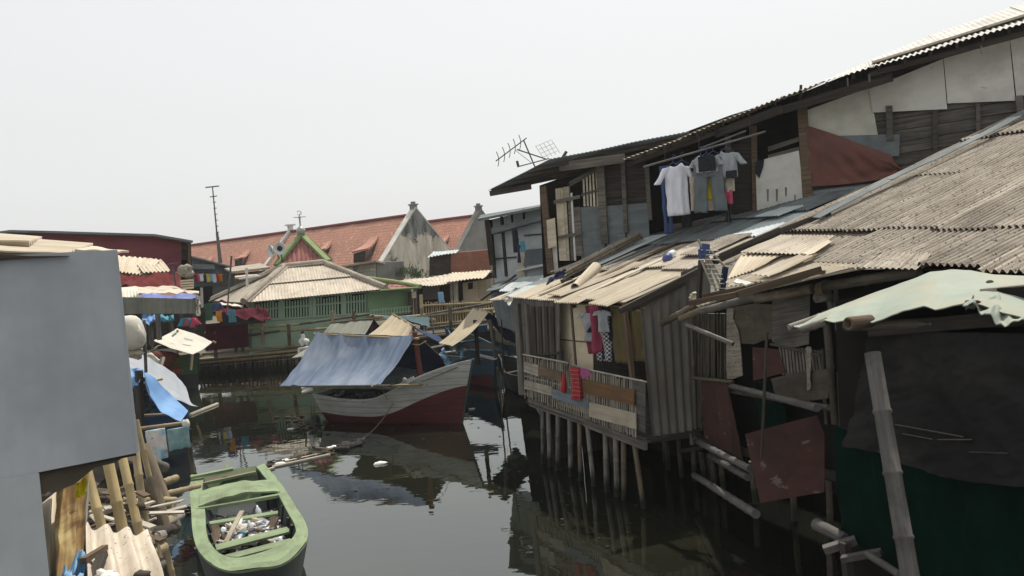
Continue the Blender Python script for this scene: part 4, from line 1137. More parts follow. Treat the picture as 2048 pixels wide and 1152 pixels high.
obj('slat_wall', b, M['bamboo_grey'], barn)
b = MB(); b.loft(FD.q(Y2([(470,385),(560,362),(640,352),(694,345)]), .05), FD.q(Y2([(500,470),(560,474),(640,468),(697,460)]), .06), .012, 20, 6, wrinkle(3, 2, .03)); obj('wall_sheet', b, M['cardboard'], barn, 'grey brown bulging sheet')
obj('wall_batten', MB().beam(*FD.q(Y2([(470,250),(665,292)]), .07), .035, .03), M['grey_wood'], barn)
b = MB(); b.loft(FD.q(Y2([(608,262),(616,258),(628,262)]), .09), FD.q(Y2([(612,430),(620,428),(624,424)]), .09), .01, 6, 12, wrinkle(3, 6, .03)); obj('hanging_rag', b, M['pale_plank'], barn)
dpoly('curtain', [(408,395),(480,400),(530,500),(530,580),(440,590),(415,520)], 'pipe_green', -.03, .01, 'green curtain') if False else None
b = MB(); b.loft(FD.q(Y2([(405,395),(450,402),(500,410)]), -.02), FD.q(Y2([(430,600),(480,590),(535,575)]), -.02), .01, 20, 10, wrinkle(6, 1, .04)); obj('curtain', b, M['green_tarp'], barn, 'green curtain')
for p, q, r in (((684,120),(722,560),.05), ((735,360),(748,640),.03), ((672,270),(688,560),.03)):
    obj('post', bam(*FD.q(Y2([p, q]), .04), r, .5), M['bamboo_dark'], barn)
obj('eave_post', bam(FD(1652, 560, .08), FD(1668, 640, .08), .05, .5), M['bamboo_grey'], barn)
obj('eave_post', bam(FD(1671, 572, .08), FD(1676, 660, .08), .03, .5), M['bamboo_grey'], barn)
# two red boards, poles and lashings over the canal
b = MB(); c = FD.q(Y2([(212,612),(362,700),(298,388),(200,382)]), .16); b.panel(c[0], c[1], c[2], c[3], .018, 10, 10, wrinkle(2, 2, .01), False, True)
obj('red_board', b, M['red_board'], None, 'tall narrow dark red board tied to the plank hut under a bamboo rod', 'board')
c4 = [at(1521, 1006, 9.3), at(1649, 984, 9.2), at(1649, 868, 9.25), at(1634, 830, 9.3), at(1490, 868, 9.5)]
nb = (c4[1] - c4[0]).cross(c4[4] - c4[0]).normalized()
b = MB(); b.prism(c4, nb * -.02); obj('red_board', b, M['red_board'], None, 'large square dark red board hung over the water right of the narrow one', 'board')
obj('bamboo_pole', bam(FD(1459, 771, .12), at(1634, 816, 9.0), .04, .5, 10, .046), M['bamboo_shaded'], None, 'grey bamboo pole running level above the big red board', 'pole')
obj('bamboo_pole', bam(FD(1462, 782, .02), at(1658, 816, 9.15), .036, .5, 10), M['bamboo_dark'], None, 'dark bamboo pole close behind the level grey pole', 'pole')
obj('bamboo_pole', bam(FD(1386, 756, .2), FD(1466, 764, .18), .028, .4), M['bamboo_dark'], None, 'short bamboo rod along the top of the narrow red board', 'pole')
obj('bamboo_pole', bam(FD(1396, 884, .2), at(1500, 938, 9.6), .046, .4, 10), M['bamboo_shaded'], None, 'bamboo pole sloping under the narrow red board, upper of two tied together', 'pole')
obj('bamboo_pole', bam(FD(1420, 912, .1), at(1496, 955, 9.7), .046, .4, 10), M['bamboo_shaded'], None, 'bamboo pole tied beneath the upper sloping pole', 'pole')
obj('bamboo_pole', bam(FD(1388, 950, .22), at(1512, 1028, 9.7), .05, .34, 10, .056), M['bamboo_shaded'], None, 'lowest bamboo pole sloping down to the dark water', 'pole')
obj('stick', bam(at(1534, 664, 9.2), at(1523, 915, 9.15), .018, .6, 7), M['dark_wood'], None, 'thin dark stick standing upright against the big red board', 'stick')
b = MB(); b.tube([FD(1452, 740, .2), FD(1462, 840, .2), FD(1468, 935, .2)], .006, 4)
obj('rope', b, M['rope_dark'], None, 'thin dark rope hanging down the narrow red board', 'rope')
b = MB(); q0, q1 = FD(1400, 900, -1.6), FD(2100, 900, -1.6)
b.planks(V((q0.x, q0.y, -.5)), V((q1.x, q1.y, -.5)), V((q1.x, q1.y, 2.4)), V((q0.x, q0.y, 2.4)), 40, .02, .01); obj('dark_screen', b, M['dark_void'], barn)  # added dark screen that blackens the space below this hut
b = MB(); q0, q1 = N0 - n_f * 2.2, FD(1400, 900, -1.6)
b.planks(V((q0.x, q0.y, -.5)), V((q1.x, q1.y, -.5)), V((q1.x, q1.y, 1.6)), V((q0.x, q0.y, 1.6)), 16, .02, .01); obj('dark_screen', b, M['dark_void'], barn)  # added dark screen bridging the gap between the two huts
for i, (x, y, h_) in enumerate(((1388, 905, 1), (1402, 925, 1), (1440, 930, 1), (1505, 960, .9), (1585, 960, .8), (1660, 1000, 1))):
    p = FD(x, y, -.3); obj('pile', bam(p + V((0, 0, .3)), V((p.x + rnd.uniform(-.1, .1), p.y, -.6)), .045, .4), M['pile_dark'], barn)
b = MB()
b.beam(FD(1300, 882, .1), FD(1400, 868, .02), .07, .08); b.beam(FD(1362, 902, .1), FD(1400, 896, .1), .1, .06); b.beam(FD(1400, 880, .0), FD(1700, 960, .0), .1, .1)
obj('floor_beam', b, M['dark_wood'], barn)
# clothes drying frame / broken aerial on the roof edge
rk = thing('drying_frame', at(1440, 580, 11.6), 'pale rod frame with blue clamps leaning on the roof edge', 'frame')
DA = lambda x, y: at(x, y, 11.5)
b = MB()
for p, q in (((1396, 479), (1404, 494)), ((1413, 492), (1452, 536)), ((1408, 500), (1447, 566)), ((1412, 510), (1441, 575)), ((1402, 520), (1424, 570)), ((1405, 500), (1432, 582)), ((1414, 512), (1430, 545))):
    b.tube([DA(*p), DA(*q)], .018, 6)
obj('rod', b, M['cream_board'], rk)
b = MB()
for k in range(9):
    x, y = 1408 + k * 2.6, 500 + k * 9.5
    b.tube([at(x - 6, y, 11.45), at(x + 28 - k * .8, y + 1, 11.45)], .007, 5)
obj('cross_rod', b, M['white_paint'], rk)
b = MB(); b.beam(DA(1410, 488), DA(1408, 512), .11, .10); b.beam(DA(1402, 498), DA(1404, 518), .06, .08); obj('clamp', b, M['c_blue'], rk)
b = MB(); b.beam(DA(1451, 534), DA(1444, 582), .06, .07); obj('end_bar', b, M['navy_tarp'], rk)
obj('frame_post', MB().beam(at(1402, 520, 11.6), at(1398, 600, 11.6), .07, .05), M['dark_wood'], rk)
b = MB()
for k in range(14):
    p = EP(1390 + rnd.uniform(-6, 8), 596 + rnd.uniform(-10, 8), .2); b.blob(p, rnd.uniform(.02, .045), 6, (1.4, 1, .8), .5)
obj('knot', b, M['cement_cream'], None, 'pale bundle of cord tied at the corner of the eave', 'cord')
b = MB(); c = RD.q(Z33([(960,690),(1080,722),(1150,700),(990,658)]), .1); b.panel(*c, .02, 4, 2, wrinkle(2, 1, .02)); obj('offcut', b, M['white_panel'], None, 'small pale pink offcut lying near the broken eave', 'offcut')

# ================================================================== tarpaulin hut in the near right corner
FC = Plane(at(1690, 860, 8.3), at(2048, 860, 6.3))
nc = FC.n.copy()
th = thing('tarp_hut', FC(1850, 1100, 0), 'hut closed with black netting and green tarpaulin under a pale green awning', 'hut')
W5 = lambda pts: [(1560 + a / 1.824, 520 + c / 1.824) for a, c in pts]
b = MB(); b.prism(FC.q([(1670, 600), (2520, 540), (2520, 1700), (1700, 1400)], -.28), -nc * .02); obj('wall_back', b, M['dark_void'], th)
b = MB(); b.loft(FC.q(W5([(330,272),(430,266),(560,264),(700,266),(890,268),(1000,262),(1500,240)]), .02), FC.q(W5([(235,680),(350,705),(520,765),(700,812),(860,828),(1000,830),(1500,850)]), .12), .012, 110, 60,
                 lambda u, v: .06 * noise.noise(V((u * 4, v * 3, 3))) + .035 * noise.noise(V((u * 11, v * 8, 8))) + .04 * (abs(noise.noise(V(((u + v * .5) * 17, (v - u * .3) * 7, 8)))) - .2) + .05 * noise.noise(V(((u - v * .35) * 16, v * 2.2, 1))) + .015 * noise.noise(V((u * 40, v * 30, 4))))
obj('black_net', b, M['black_net'], th)
b = MB(); b.loft(FC.q(W5([(205,600),(300,640),(560,700),(1000,740),(1500,760)]), .0), FC.q(W5([(215,985),(290,1030),(420,1120),(1000,1350),(1500,1600)]), .08), .012, 80, 30,
                 lambda u, v: .10 * noise.noise(V((u * 14, v * 1.5, 13))) + .05 * noise.noise(V((u * 26, v * 4, 18))))
obj('green_tarp', b, M['green_tarp'], th)
# awning
lowp = [(1588, 654, 8.3), (1612, 657, 8.2), (1650, 641, 7.9), (1668, 645, 7.8), (1700, 640, 7.6), (1745, 646, 7.4), (1786, 629, 7.2), (1820, 620, 7.0), (1849, 612, 6.9), (1870, 620, 6.8), (1905, 613, 6.7), (1935, 608, 6.6), (1962, 609, 6.5), (2003, 626, 6.3), (2060, 644, 6.1), (2420, 660, 5.2)]
upp = [(1590, 649, 8.4), (1630, 632, 8.45), (1690, 607, 8.35), (1740, 588, 8.2), (1815, 562, 7.95), (1860, 544, 7.85), (1900, 540, 7.7), (1940, 541, 7.5), (1990, 549, 7.2), (2060, 553, 6.9), (2420, 560, 5.9)]
b = MB(); b.loft([at(*p) for p in lowp], [at(*p) for p in upp], .01, 120, 22, lambda u, v: (.018 * noise.noise(V((u * 8, v * 2.5, 1))) + .006 * noise.noise(V((u * 30 + v * 9, v * 5, 2))) + .008 * abs(noise.noise(V((u * 14 - v * 6, v * 3, 7))))) * (1 - .4 * v))
obj('awning', b, M['pale_tarp'], th)
b = MB(); b.loft([at(1925, 612, 6.5), at(1965, 622, 6.35), at(2003, 640, 6.2), at(2060, 660, 6.0)], [at(1945, 600, 6.7), at(1985, 588, 6.75), at(2020, 582, 6.8), at(2060, 588, 6.8)], .01, 30, 14, wrinkle(5, 3, .09))
obj('awning_fold', b, M['pale_tarp'], th)
obj('awning_bamboo', bam(at(1578, 655, 8.35), at(1700, 612, 8.5), .035, .5), M['bamboo_grey'], th)
obj('awning_bamboo', bam(at(1604, 660, 8.2), at(1654, 643, 7.95), .04, .5), M['bamboo_grey'], th)
obj('awning_bamboo', bam(at(1690, 652, 7.75), at(2080, 640, 6.4), .05, .6), M['bamboo_dark'], th)
b = MB(); b.lathe(at(1716, 645, 7.45), -FWD * .35 + RT * -1 - UP * .1, [(0, -.15), (.06, -.15), (.066, .1), (.06, .12), (.045, .12), (.04, .05), (0, .05)], 12); obj('bamboo_end', b, M['brown_wood'], th)
obj('eave_beam', MB().beam(at(1740, 660, 7.6), at(2420, 600, 5.4), .08, .12), M['dark_wood'], th)
b = MB(); b.blob(at(1980, 566, 7.0), .035, 8, (1, 1, .8), .15); obj('stone', b, M['mud'], None, 'small dark stone resting on the pale green awning', 'stone')
b = MB(); b.beam(at(1962, 582, 6.85), at(2070, 572, 6.6), .1, .04); obj('awning_plank', b, M['pale_plank'], None, 'weathered plank lying on the pale green awning at the right edge', 'plank')
b = MB()
for k in range(10): b.blob(at(1935 + k * 2.6 + rnd.uniform(-2, 2), 606 + rnd.uniform(-3, 2), 6.55), rnd.uniform(.012, .025), 5, (1.2, 1, .7), .5)
obj('litter', b, M['mud'], None, 'dead leaves caught on the lower edge of the pale green awning', 'leaves', kind='stuff')
obj('bamboo_pole', bam(at(1745, 706, 6.35), at(1830, 1210, 5.75), .062, .42, 14, .068), M['bamboo_shaded'], None, 'thick pale bamboo pole leaning upright against the black netting', 'pole')
b = MB(); b.tube(FC.q(W5([(420,600),(520,618),(668,645)]), .13), .006, 4); b.tube(FC.q(W5([(440,632),(560,655),(700,655)]), .13), .005, 4); b.tube(FC.q(W5([(690,700),(830,705)]), .13), .005, 4); b.tube(FC.q(W5([(360,700),(390,712)]), .13), .006, 4)
obj('net_string', b, M['grey_wood'], th)
b = MB(); b.tube([at(1632, 1048, 8.6), at(1690, 1078, 8.2)], .07, 9, .06); obj('log', b, M['bamboo_shaded'], None, 'short grey log under the foot of the green tarpaulin', 'log')
b = MB(); b.beam(at(1648, 1100, 8.1), at(1712, 1080, 8.0), .1, .07); obj('plank_end', b, M['bamboo_shaded'], None, 'plank end sticking out below the short grey log', 'plank')
b = MB(); b.beam(at(1684, 1118, 7.8), at(1762, 1104, 7.6), .1, .05); obj('plank_end', b, M['bamboo_shaded'], None, 'lowest plank end in the bottom right corner under the green tarpaulin', 'plank')
b = MB(); b.tube([at(1735, 1108, 7.6), at(1800, 1150, 7.0)], .035, 8); obj('bamboo_rod', b, M['bamboo_shaded'], None, 'grey rod sloping towards the foot of the big leaning bamboo', 'rod')
b = MB(); b.beam(at(1690, 1085, 7.9), at(1700, 1180, 7.9), .08, .08); b.beam(at(1660, 1090, 8.1), at(1664, 1200, 8.1), .06, .06)
obj('stake', b, M['dark_wood'], th)
# ================================================================== blue covered boat in the middle of the canal
def hull(name_pref, parent, stern, bow, beam, sheer, keel, rake, mats, vsplit=None, t=.035, n=26, inner=True):
    """stern, bow: water line ends (world). sheer/keel/beam: functions of s in 0..1 (stern..bow)"""
    stern = V(stern); bow = V(bow)
    ax = bow - stern; L = ax.length; ax.normalize(); sd_ = V((-ax.y, ax.x, 0))
    def P(s, v, side, inset=0.0):
        hb = max(0.004, beam(s) / 2 * (v ** .55 if v > 0 else 0) - inset)
        z = keel(s) + (sheer(s) - keel(s)) * v
        x = s * L + rake(s) * v ** 1.2
        return stern + ax * x + sd_ * side * hb + UPZ * z
    def skin(v0, v1, m, inset=0.0, ends=True):
        b = MB()
        for side in (-1, 1):
            vs = []; uv = []
            for j in range(m + 1):
                for i in range(n + 1):
                    a0 = v0(i / n) if callable(v0) else v0; a1 = v1(i / n) if callable(v1) else v1
                    p = P(i / n, a0 + (a1 - a0) * j / m, side, inset); vs.append(p); uv.append((i / n * L, p.z))
            fs = []; uu = []
            for j in range(m):
                for i in range(n):
                    q = [j * (n + 1) + i, j * (n + 1) + i + 1, (j + 1) * (n + 1) + i + 1, (j + 1) * (n + 1) + i]
                    if (side < 0) == (inset == 0): pass
                    else: q = q[::-1]
                    fs.append(tuple(q)); uu.append([uv[x] for x in q])
            b.add(vs, fs, uu, True)
        if ends:                                     # transom
            vs = []; 
            for j in range(m + 1):
                a0 = v0(0) if callable(v0) else v0; a1 = v1(0) if callable(v1) else v1
                v = a0 + (a1 - a0) * j / m
                vs += [P(0, v, -1, inset), P(0, v, 1, inset)]
            b.add(vs, [(2 * j, 2 * j + 1, 2 * j + 3, 2 * j + 2) for j in range(m)], [[(p.x, p.z) for p in vs[2 * j:2 * j + 2] + vs[2 * j + 2:2 * j + 4]] for j in range(m)])
        return b
    if vsplit:
        obj('hull', skin(0, vsplit, 6), M[mats[0]], parent)
        obj('topside', skin(vsplit, 1, 5, 0.0, True), M[mats[1]], parent)
    else:
        obj('hull', skin(0, 1, 9), M[mats[0]], parent)
    if inner: obj('hull_lining', skin(.25, 1, 6, t), M[mats[2]], parent)
    b = MB()                                          # gunwale
    for side in (-1, 1):
        pts = [P(i / n, 1, side, t * .5) + UPZ * .012 for i in range(n + 1)]
        for p, q in zip(pts, pts[1:]):
            b.beam(p, q + (q - p) * .02, t * 1.5, .045)
    obj('gunwale', b, M[mats[3]], parent)
    return P
def sm(x): x = max(0, min(1, x)); return x * x * (3 - 2 * x)
st = lev(642, 846, 0); bo = lev(900, 856, 0)
q_ = (bo - st).normalized(); q_ = V((-q_.y, q_.x, 0)) * .5; st = st + q_; bo = bo + q_
bb = thing('fishing_boat', (st + bo) / 2, 'grey and red wooden fishing boat under a pitched faded blue tarpaulin', 'boat')
PB = hull('', bb, st, bo, lambda s: 1.55 * min(1, (s * 1.6 + .62)) * (1 - sm((s - .55) / .45) ** 1.2 * .985), lambda s: .68 + .10 * (1 - s) ** 3 + .93 * sm((s - .36) / .66) ** 1.3, lambda s: -.25 + .12 * s, lambda s: .52 * sm((s - .7) / .3) - .22 * (1 - s) ** 4,
          ('boat_red', 'boat_grey', 'boat_dark', 'boat_grey'), lambda s: .46 + .18 * sm((s - .4) / .6) + .05 * (1 - s) ** 4)
b = MB(); b.beam(PB(1, 0, 1) , PB(1, 1.03, 1), .07, .06, V((1, 0, 0))); obj('stem_post', b, M['boat_dark'], bb)
b = MB()
for s in (.25, .42, .62, .8): b.beam(PB(s, .82, -1, .05), PB(s, .82, 1, .05), .16, .03)
obj('thwart', b, M['grey_wood'], bb)
b = MB(); b.panel(PB(.62, .96, -1, .06), PB(.62, .96, 1, .06), PB(.93, .95, 1, .0), PB(.93, .95, -1, .0), .03, 4, 4); obj('foredeck', b, M['grey_wood'], bb)
ridgeL = at(632, 665, 22.9); ridgeR = at(829, 673, 20.9)
lowL = at(560, 771, 21.9); lowR = at(760, 769, 19.9)
bkL = at(720, 735, 24.2); bkR = at(908, 748, 22.3)
cp = thing('boat_canopy', (ridgeL + ridgeR) / 2, 'faded blue tarpaulin pitched over a ridge pole above the grey and red boat', 'canopy')
b = MB(); b.loft([lowL, lowL.lerp(lowR, .3) + V((0, 0, -.03)), lowL.lerp(lowR, .7) + V((0, 0, -.03)), lowR], [ridgeL, ridgeL.lerp(ridgeR, .35) + V((0, 0, -.04)), ridgeL.lerp(ridgeR, .7) + V((0, 0, -.06)), ridgeR], .008, 60, 24,
                 lambda u, v: -.16 * math.sin(math.pi * v) * (.6 + .4 * math.sin(math.pi * u)) + .065 * noise.noise(V((u * 9 + v * 2.2, v * .8, 4))) + .035 * noise.noise(V((u * 24 + v * 5, v * 1.1, 9))) + .012 * noise.noise(V((u * 50 + v * 9, v * 2, 3))))
obj('tarpaulin', b, M['blue_tarp'], cp, 'faded blue front slope')
b = MB(); b.loft([ridgeL, ridgeR], [bkL, bkR], .008, 30, 14, lambda u, v: -.1 * math.sin(math.pi * v) + .03 * noise.noise(V((u * 8, v, 14))))
obj('tarpaulin', b, M['navy_tarp'], cp, 'dark blue rear slope')
b = MB(); b.tube([ridgeL - (ridgeR - ridgeL) * .02 + V((0, 0, -.04)), ridgeR + (ridgeR - ridgeL) * .04 + V((0, 0, -.05))], .03, 8); obj('ridge_pole', b, M['bamboo'], cp)
for p, q in ((lowL, at(590, 800, 22.3)), (lowR, at(775, 800, 20.6)), (bkR, at(915, 760, 21.6)), (ridgeL, at(628, 790, 22.7))):
    obj('tie_rope', MB().tube([p, p.lerp(q, .5) + V((0, 0, -.03)), q], .009, 5), M['rope'], cp)
obj('edge_pole', bam(lowL + V((0, 0, -.03)), lowR + (lowR - lowL) * .1 + V((0, 0, -.03)), .026, .4, 8), M['bamboo_dark'], cp)
obj('boat_pole', bam(at(742, 773, 20.0), at(868, 768, 20.6), .03, .4, 8), M['bamboo'], None, 'yellowish bamboo pole sticking out forward from under the blue tarpaulin', 'pole')
mp0 = at(846, 790, 21.0); mp1 = at(829, 664, 20.95)
b = MB(); b.tube([mp0.lerp(mp1, .18), mp1], .075, 10, .07); obj('mast', b, M['mast_red'], bb)
b = MB(); b.tube([mp0, mp0.lerp(mp1, .2)], .085, 10); obj('mast_foot', b, M['pipe_green'], bb)
b = MB(); b.tube([at(848, 682, 20.9), at(880, 712, 21.2), at(908, 747, 22.2)], .008, 5); b.tube([at(822, 688, 20.9), at(838, 690, 20.8), at(853, 682, 20.85)], .018, 6)
obj('stay_rope', b, M['rope'], bb)
b = MB(); b.panel(at(772, 755, 22.2), at(835, 750, 22.0), at(832, 738, 22.3), at(792, 735, 22.6), .02, 6, 3, wrinkle(3, 2, .04)); obj('boat_cover', b, M['lilac_tarp'], None, 'pale lilac sheet lying inside the grey and red boat', 'sheet')
b = MB()
for k in range(60):
    p = PB(rnd.uniform(.12, .6), .86, rnd.uniform(-.7, .7)); b.blob(p + V((0, 0, rnd.uniform(-.05, .12))), rnd.uniform(.05, .14), 6, (1.3, 1.1, .8), .5)
obj('nets', b, M['boat_dark'], None, 'dark fishing nets heaped inside the grey and red boat', 'nets', kind='stuff')
b = MB(); c = [at(603, 777, 22.6), at(640, 772, 22.2), at(642, 766, 22.3), at(606, 771, 22.7)]; b.panel(c[0], c[1], c[2], c[3], .05, 4, 1, wrinkle(3, 1, .01))
obj('foam_slab', b, M['foam'], None, 'white foam slab hung at the stern under the blue tarpaulin edge', 'foam')
b = MB(); c = [at(604, 786, 22.5), at(626, 780, 22.3), at(626, 775, 22.35), at(606, 780, 22.6)]; b.panel(c[0], c[1], c[2], c[3], .05)
obj('foam_slab', b, M['foam'], None, 'smaller white foam piece just below the long foam slab', 'foam')
b = MB(); b.blob(PB(.72, 1.08, -1), .07, 8); b.beam(PB(.68, 1.03, -1), PB(.76, 1.03, -1), .08, .1); obj('cleat', b, M['boat_grey'], bb)
b = MB(); p0 = PB(.62, .72, -1); p1 = lev(715, 884, .03)
b.tube([p0.lerp(p1, k / 10) + V((0, 0, -.12 * math.sin(math.pi * k / 10))) for k in range(11)], .010, 5); obj('mooring_rope', b, M['rope'], None, 'mooring line running from the grey and red boat down to the floating debris', 'rope')
b = MB()
for x0, y0, x1, y1 in ((628, 806, 630, 868), (622, 800, 624, 862)): b.tube([at(x0, y0, 22.6), lev(x1, y1, -.1)], .012, 5)
obj('stern_rope', b, M['rope_dark'], bb)
# ---- floating debris
def floater(name, x0, y0, x1, y1, w_, h_, mat, label, cat, z=.015):
    b = MB(); b.beam(lev(x0, y0, z), lev(x1, y1, z), w_, h_); return obj(name, b, M[mat], None, label, cat)
floater('driftwood', 545, 934, 660, 909, .10, .04, 'pale_plank', 'long pale plank floating off the far end of the green boat', 'plank')
floater('driftwood', 562, 925, 640, 908, .05, .04, 'cream_board', 'thin pale batten floating beside the long floating plank', 'batten')
floater('driftwood', 535, 940, 548, 936, .06, .05, 'cream_board', 'short pale stub floating nearest the green boat', 'wood scrap')
floater('driftwood', 660, 898, 690, 890, .05, .04, 'bamboo', 'bamboo scrap floating at the start of the dark rope clump', 'wood scrap')
floater('driftwood', 632, 896, 664, 899, .06, .04, 'brown_wood', 'small brown board floating left of the dark rope clump', 'wood scrap')
b = MB()
for k in range(42):
    x = rnd.uniform(672, 722); p = lev(x, 898 - (x - 672) * .26 + rnd.uniform(-6, 5), .03); b.blob(p, rnd.uniform(.03, .085), 6, (1.4, 1, .7), .6)
obj('rope_clump', b, M['rope_dark'], None, 'dark clump of weed and rope floating at the end of the mooring line', 'rope clump')
b = MB()
for k in range(70):
    t = rnd.random(); p = lev(530 + 130 * t + rnd.uniform(-10, 10), 930 - 27 * t + rnd.uniform(-5, 4), .02); b.blob(p, rnd.uniform(.015, .07), 5, (1.6, 1, .5), .6)
for k in range(55):
    p = lev(rnd.gauss(610, 26), rnd.gauss(850, 9), .02); b.blob(p, rnd.uniform(.015, .07), 5, (1.7, 1, .5), .6)
for k in range(150):
    p = rnd.choice([lambda: lev(rnd.uniform(620, 1040), rnd.uniform(840, 1000), .01), lambda: lev(rnd.uniform(400, 640), rnd.uniform(780, 900), .01), lambda: lev(rnd.uniform(1000, 1300), rnd.uniform(930, 1100), .01)])()
    b.blob(p, rnd.uniform(.008, .022), 5, (1.8, 1.2, .4), .5)
obj('flotsam', b, M['mud'], None, 'small scraps of rubbish floating on the water', 'rubbish', kind='stuff')
for i, (x, y, mat, lb) in enumerate(((561, 928, 'foam', 'white foam crumb floating along the long plank'), (567, 922, 'foam', 'larger white crumb floating along the long plank'), (761, 927, 'foam', 'lone white scrap floating on open water in front of the boat'), (666, 895, 'foam', 'white scrap floating among the dark rope clump'), (583, 858, 'foam', 'pale scrap floating below the boat stern'), (944, 818, 'foam', 'white scrap floating near the bow of the boat'))):
    b = MB(); b.blob(lev(x, y, .01), .08 if i < 4 else .06, 7, (1.8, 1, .5), .4); obj('foam_scrap', b, M[mat], None, lb, 'foam')
b = MB(); b.blob(lev(627, 842, .05), .2, 9, (1, 1, .8), .15); obj('float_ball', b, M['boat_dark'], None, 'dark round float in the water at the stern of the grey boat', 'float')

# ================================================================== green rowing boat in front
gb = thing('rowing_boat', lev(500, 1060, 0), 'worn light green wooden rowing boat half full of plastic rubbish', 'boat')
outer = [(383, 952), (380, 985), (383, 1030), (386, 1070), (398, 1106), (430, 1136), (470, 1147), (520, 1140), (562, 1133), (598, 1108), (616, 1078), (612, 1050), (598, 1026), (575, 990), (550, 955), (528, 930)]
inner = [(408, 958), (405, 985), (411, 1030), (413, 1062), (422, 1090), (444, 1112), (474, 1118), (512, 1112), (545, 1102), (578, 1086), (592, 1068), (588, 1050), (576, 1028), (556, 992), (532, 960), (512, 936)]
ZR = .52
def sheerz(i): return ZR + (.10 if 5 <= i <= 9 else 0) + (.04 if 3 < i < 11 else 0)
O_ = [lev(x, y, sheerz(i)) for i, (x, y) in enumerate(outer)]
I_ = [lev(x, y, sheerz(i) - .015) for i, (x, y) in enumerate(inner)]
cen = sum(O_, V()) / len(O_)
def dense(P, k=4):
    out = []
    for i in range(len(P) - 1):
        p0 = P[max(0, i - 1)]; p1 = P[i]; p2 = P[i + 1]; p3 = P[min(len(P) - 1, i + 2)]
        for j in range(k):
            t = j / k
            out.append(.5 * ((2 * p1) + (p2 - p0) * t + (2 * p0 - 5 * p1 + 4 * p2 - p3) * t * t + (3 * p1 - p0 - 3 * p2 + p3) * t ** 3))
    return out + [P[-1]]
O2, I2 = dense(O_), dense(I_)
nO = len(O2)
lowO = [V((cen.x + (p.x - cen.x) * .80, cen.y + (p.y - cen.y) * .88, -.2)) for p in O2]
lowI = [V((cen.x + (p.x - cen.x) * .80, cen.y + (p.y - cen.y) * .88, .06)) for p in I2]
def strip(A, B, closed=False):
    b = MB(); n = len(A); vs = A + B; fs = []; uu = []; L = 0
    for i in range(n - 1):
        d = (A[i + 1] - A[i]).length; w_ = (B[i] - A[i]).length
        fs.append((i, i + 1, i + 1 + n, i + n)); uu.append([(L, 0), (L + d, 0), (L + d, w_), (L, w_)]); L += d
    b.add(vs, fs, uu, True); return b
def solid_strip(A, B, t):
    b = MB()
    for i in range(len(A) - 1):
        w0, w1 = A[i], A[i + 1]
        b.panel(A[i], A[i + 1], B[i + 1], B[i], t)
    return b
wob = lambda P, a: [p + V((0, 0, a * noise.noise(p * 2.2))) for p in P]
side = strip(O2, lowO)
obj('hull', side, M['boat_dark'], gb)  # dark colour paints the shade onto the hull side
obj('hull_lining', strip(I2, lowI), M['boat_dark'], gb)
g1_ = strip(wob([p + V((0, 0, .03)) for p in O2], .03), wob([p + V((0, 0, .03)) for p in I2], .03))
q_ = strip(O2, [p + V((0, 0, .03)) for p in O2]); g1_.add(q_.v, q_.f, q_.uv)
q_ = strip(I2, [p + V((0, 0, .03)) for p in I2]); g1_.add(q_.v, q_.f, q_.uv)
obj('gunwale', g1_, M['boat_green'], gb)
b = MB(); b.add([p.copy() for p in lowI], [tuple(range(len(lowI)))], [[(p.x, p.y) for p in lowI]]); obj('bottom', b, M['boat_dark'], gb)
b = MB(); b.panel(lowO[0], lowO[-1], O2[-1], O2[0], .03); obj('transom', b, M['boat_green'], gb)
def gp(x, y, z=ZR): return lev(x, y, z)
b = MB(); b.panel(gp(397, 1014, ZR + .03), gp(560, 985, ZR + .03), gp(545, 962, ZR + .05), gp(402, 983, ZR + .05), .03, 24, 6, lambda u, v, *_: .09 * math.sin(math.pi * u) * (1 - .3 * v) + .03 * noise.noise(V((u * 6, v * 3, 2))))
obj('deck_cover', b, M['boat_green'], gb, 'arched green deck cover')
b = MB(); b.beam(gp(390, 1020), gp(565, 990), .10, .05); obj('thwart', b, M['boat_green'], gb)
for (x0, y0, x1, y1, w_, z) in ((416, 1048, 556, 1026, .16, .34), (428, 1098, 578, 1060, .26, .40), (440, 1120, 584, 1083, .22, .44)):
    b = MB(); b.beam(gp(x0, y0, z), gp(x1, y1, z), w_, .035); obj('thwart', b, M['boat_green'], gb)
b = MB(); b.beam(gp(455, 1130, ZR + .08), gp(545, 1118, ZR + .1), .10, .04); b.prism([gp(540, 1116, ZR + .1), gp(565, 1108, ZR + .1), gp(590, 1112, ZR + .1), gp(575, 1128, ZR + .1), gp(548, 1136, ZR + .1)], (0, 0, .05)); obj('breasthook', b, M['boat_green'], gb)
b = MB(); b.beam(gp(381, 955, .6), gp(466, 938, .62), .12, .05); b.beam(gp(405, 968, .5), gp(512, 945, .5), .06, .05); obj('stern_plank', b, M['boat_green'], gb)
b = MB(); b.beam(gp(404, 965, .45), gp(512, 940, .45), .25, .02); obj('stern_board', b, M['brown_wood'], gb)
b = MB(); b.beam(gp(455, 941, .58), gp(454, 937, .6) + V((0, 0, .05)), .07, .08); obj('rowlock', b, M['boat_green'], gb)
for i in (4, 7, 10, 13, 16, 44, 47, 50, 53, 56):
    if i < len(I2): obj('rib', MB().beam(I2[i] + (cen - I2[i]).normalized() * .03, lowI[i] + (cen - I2[i]).normalized() * .02, .05, .04), M['boat_dark'], gb)
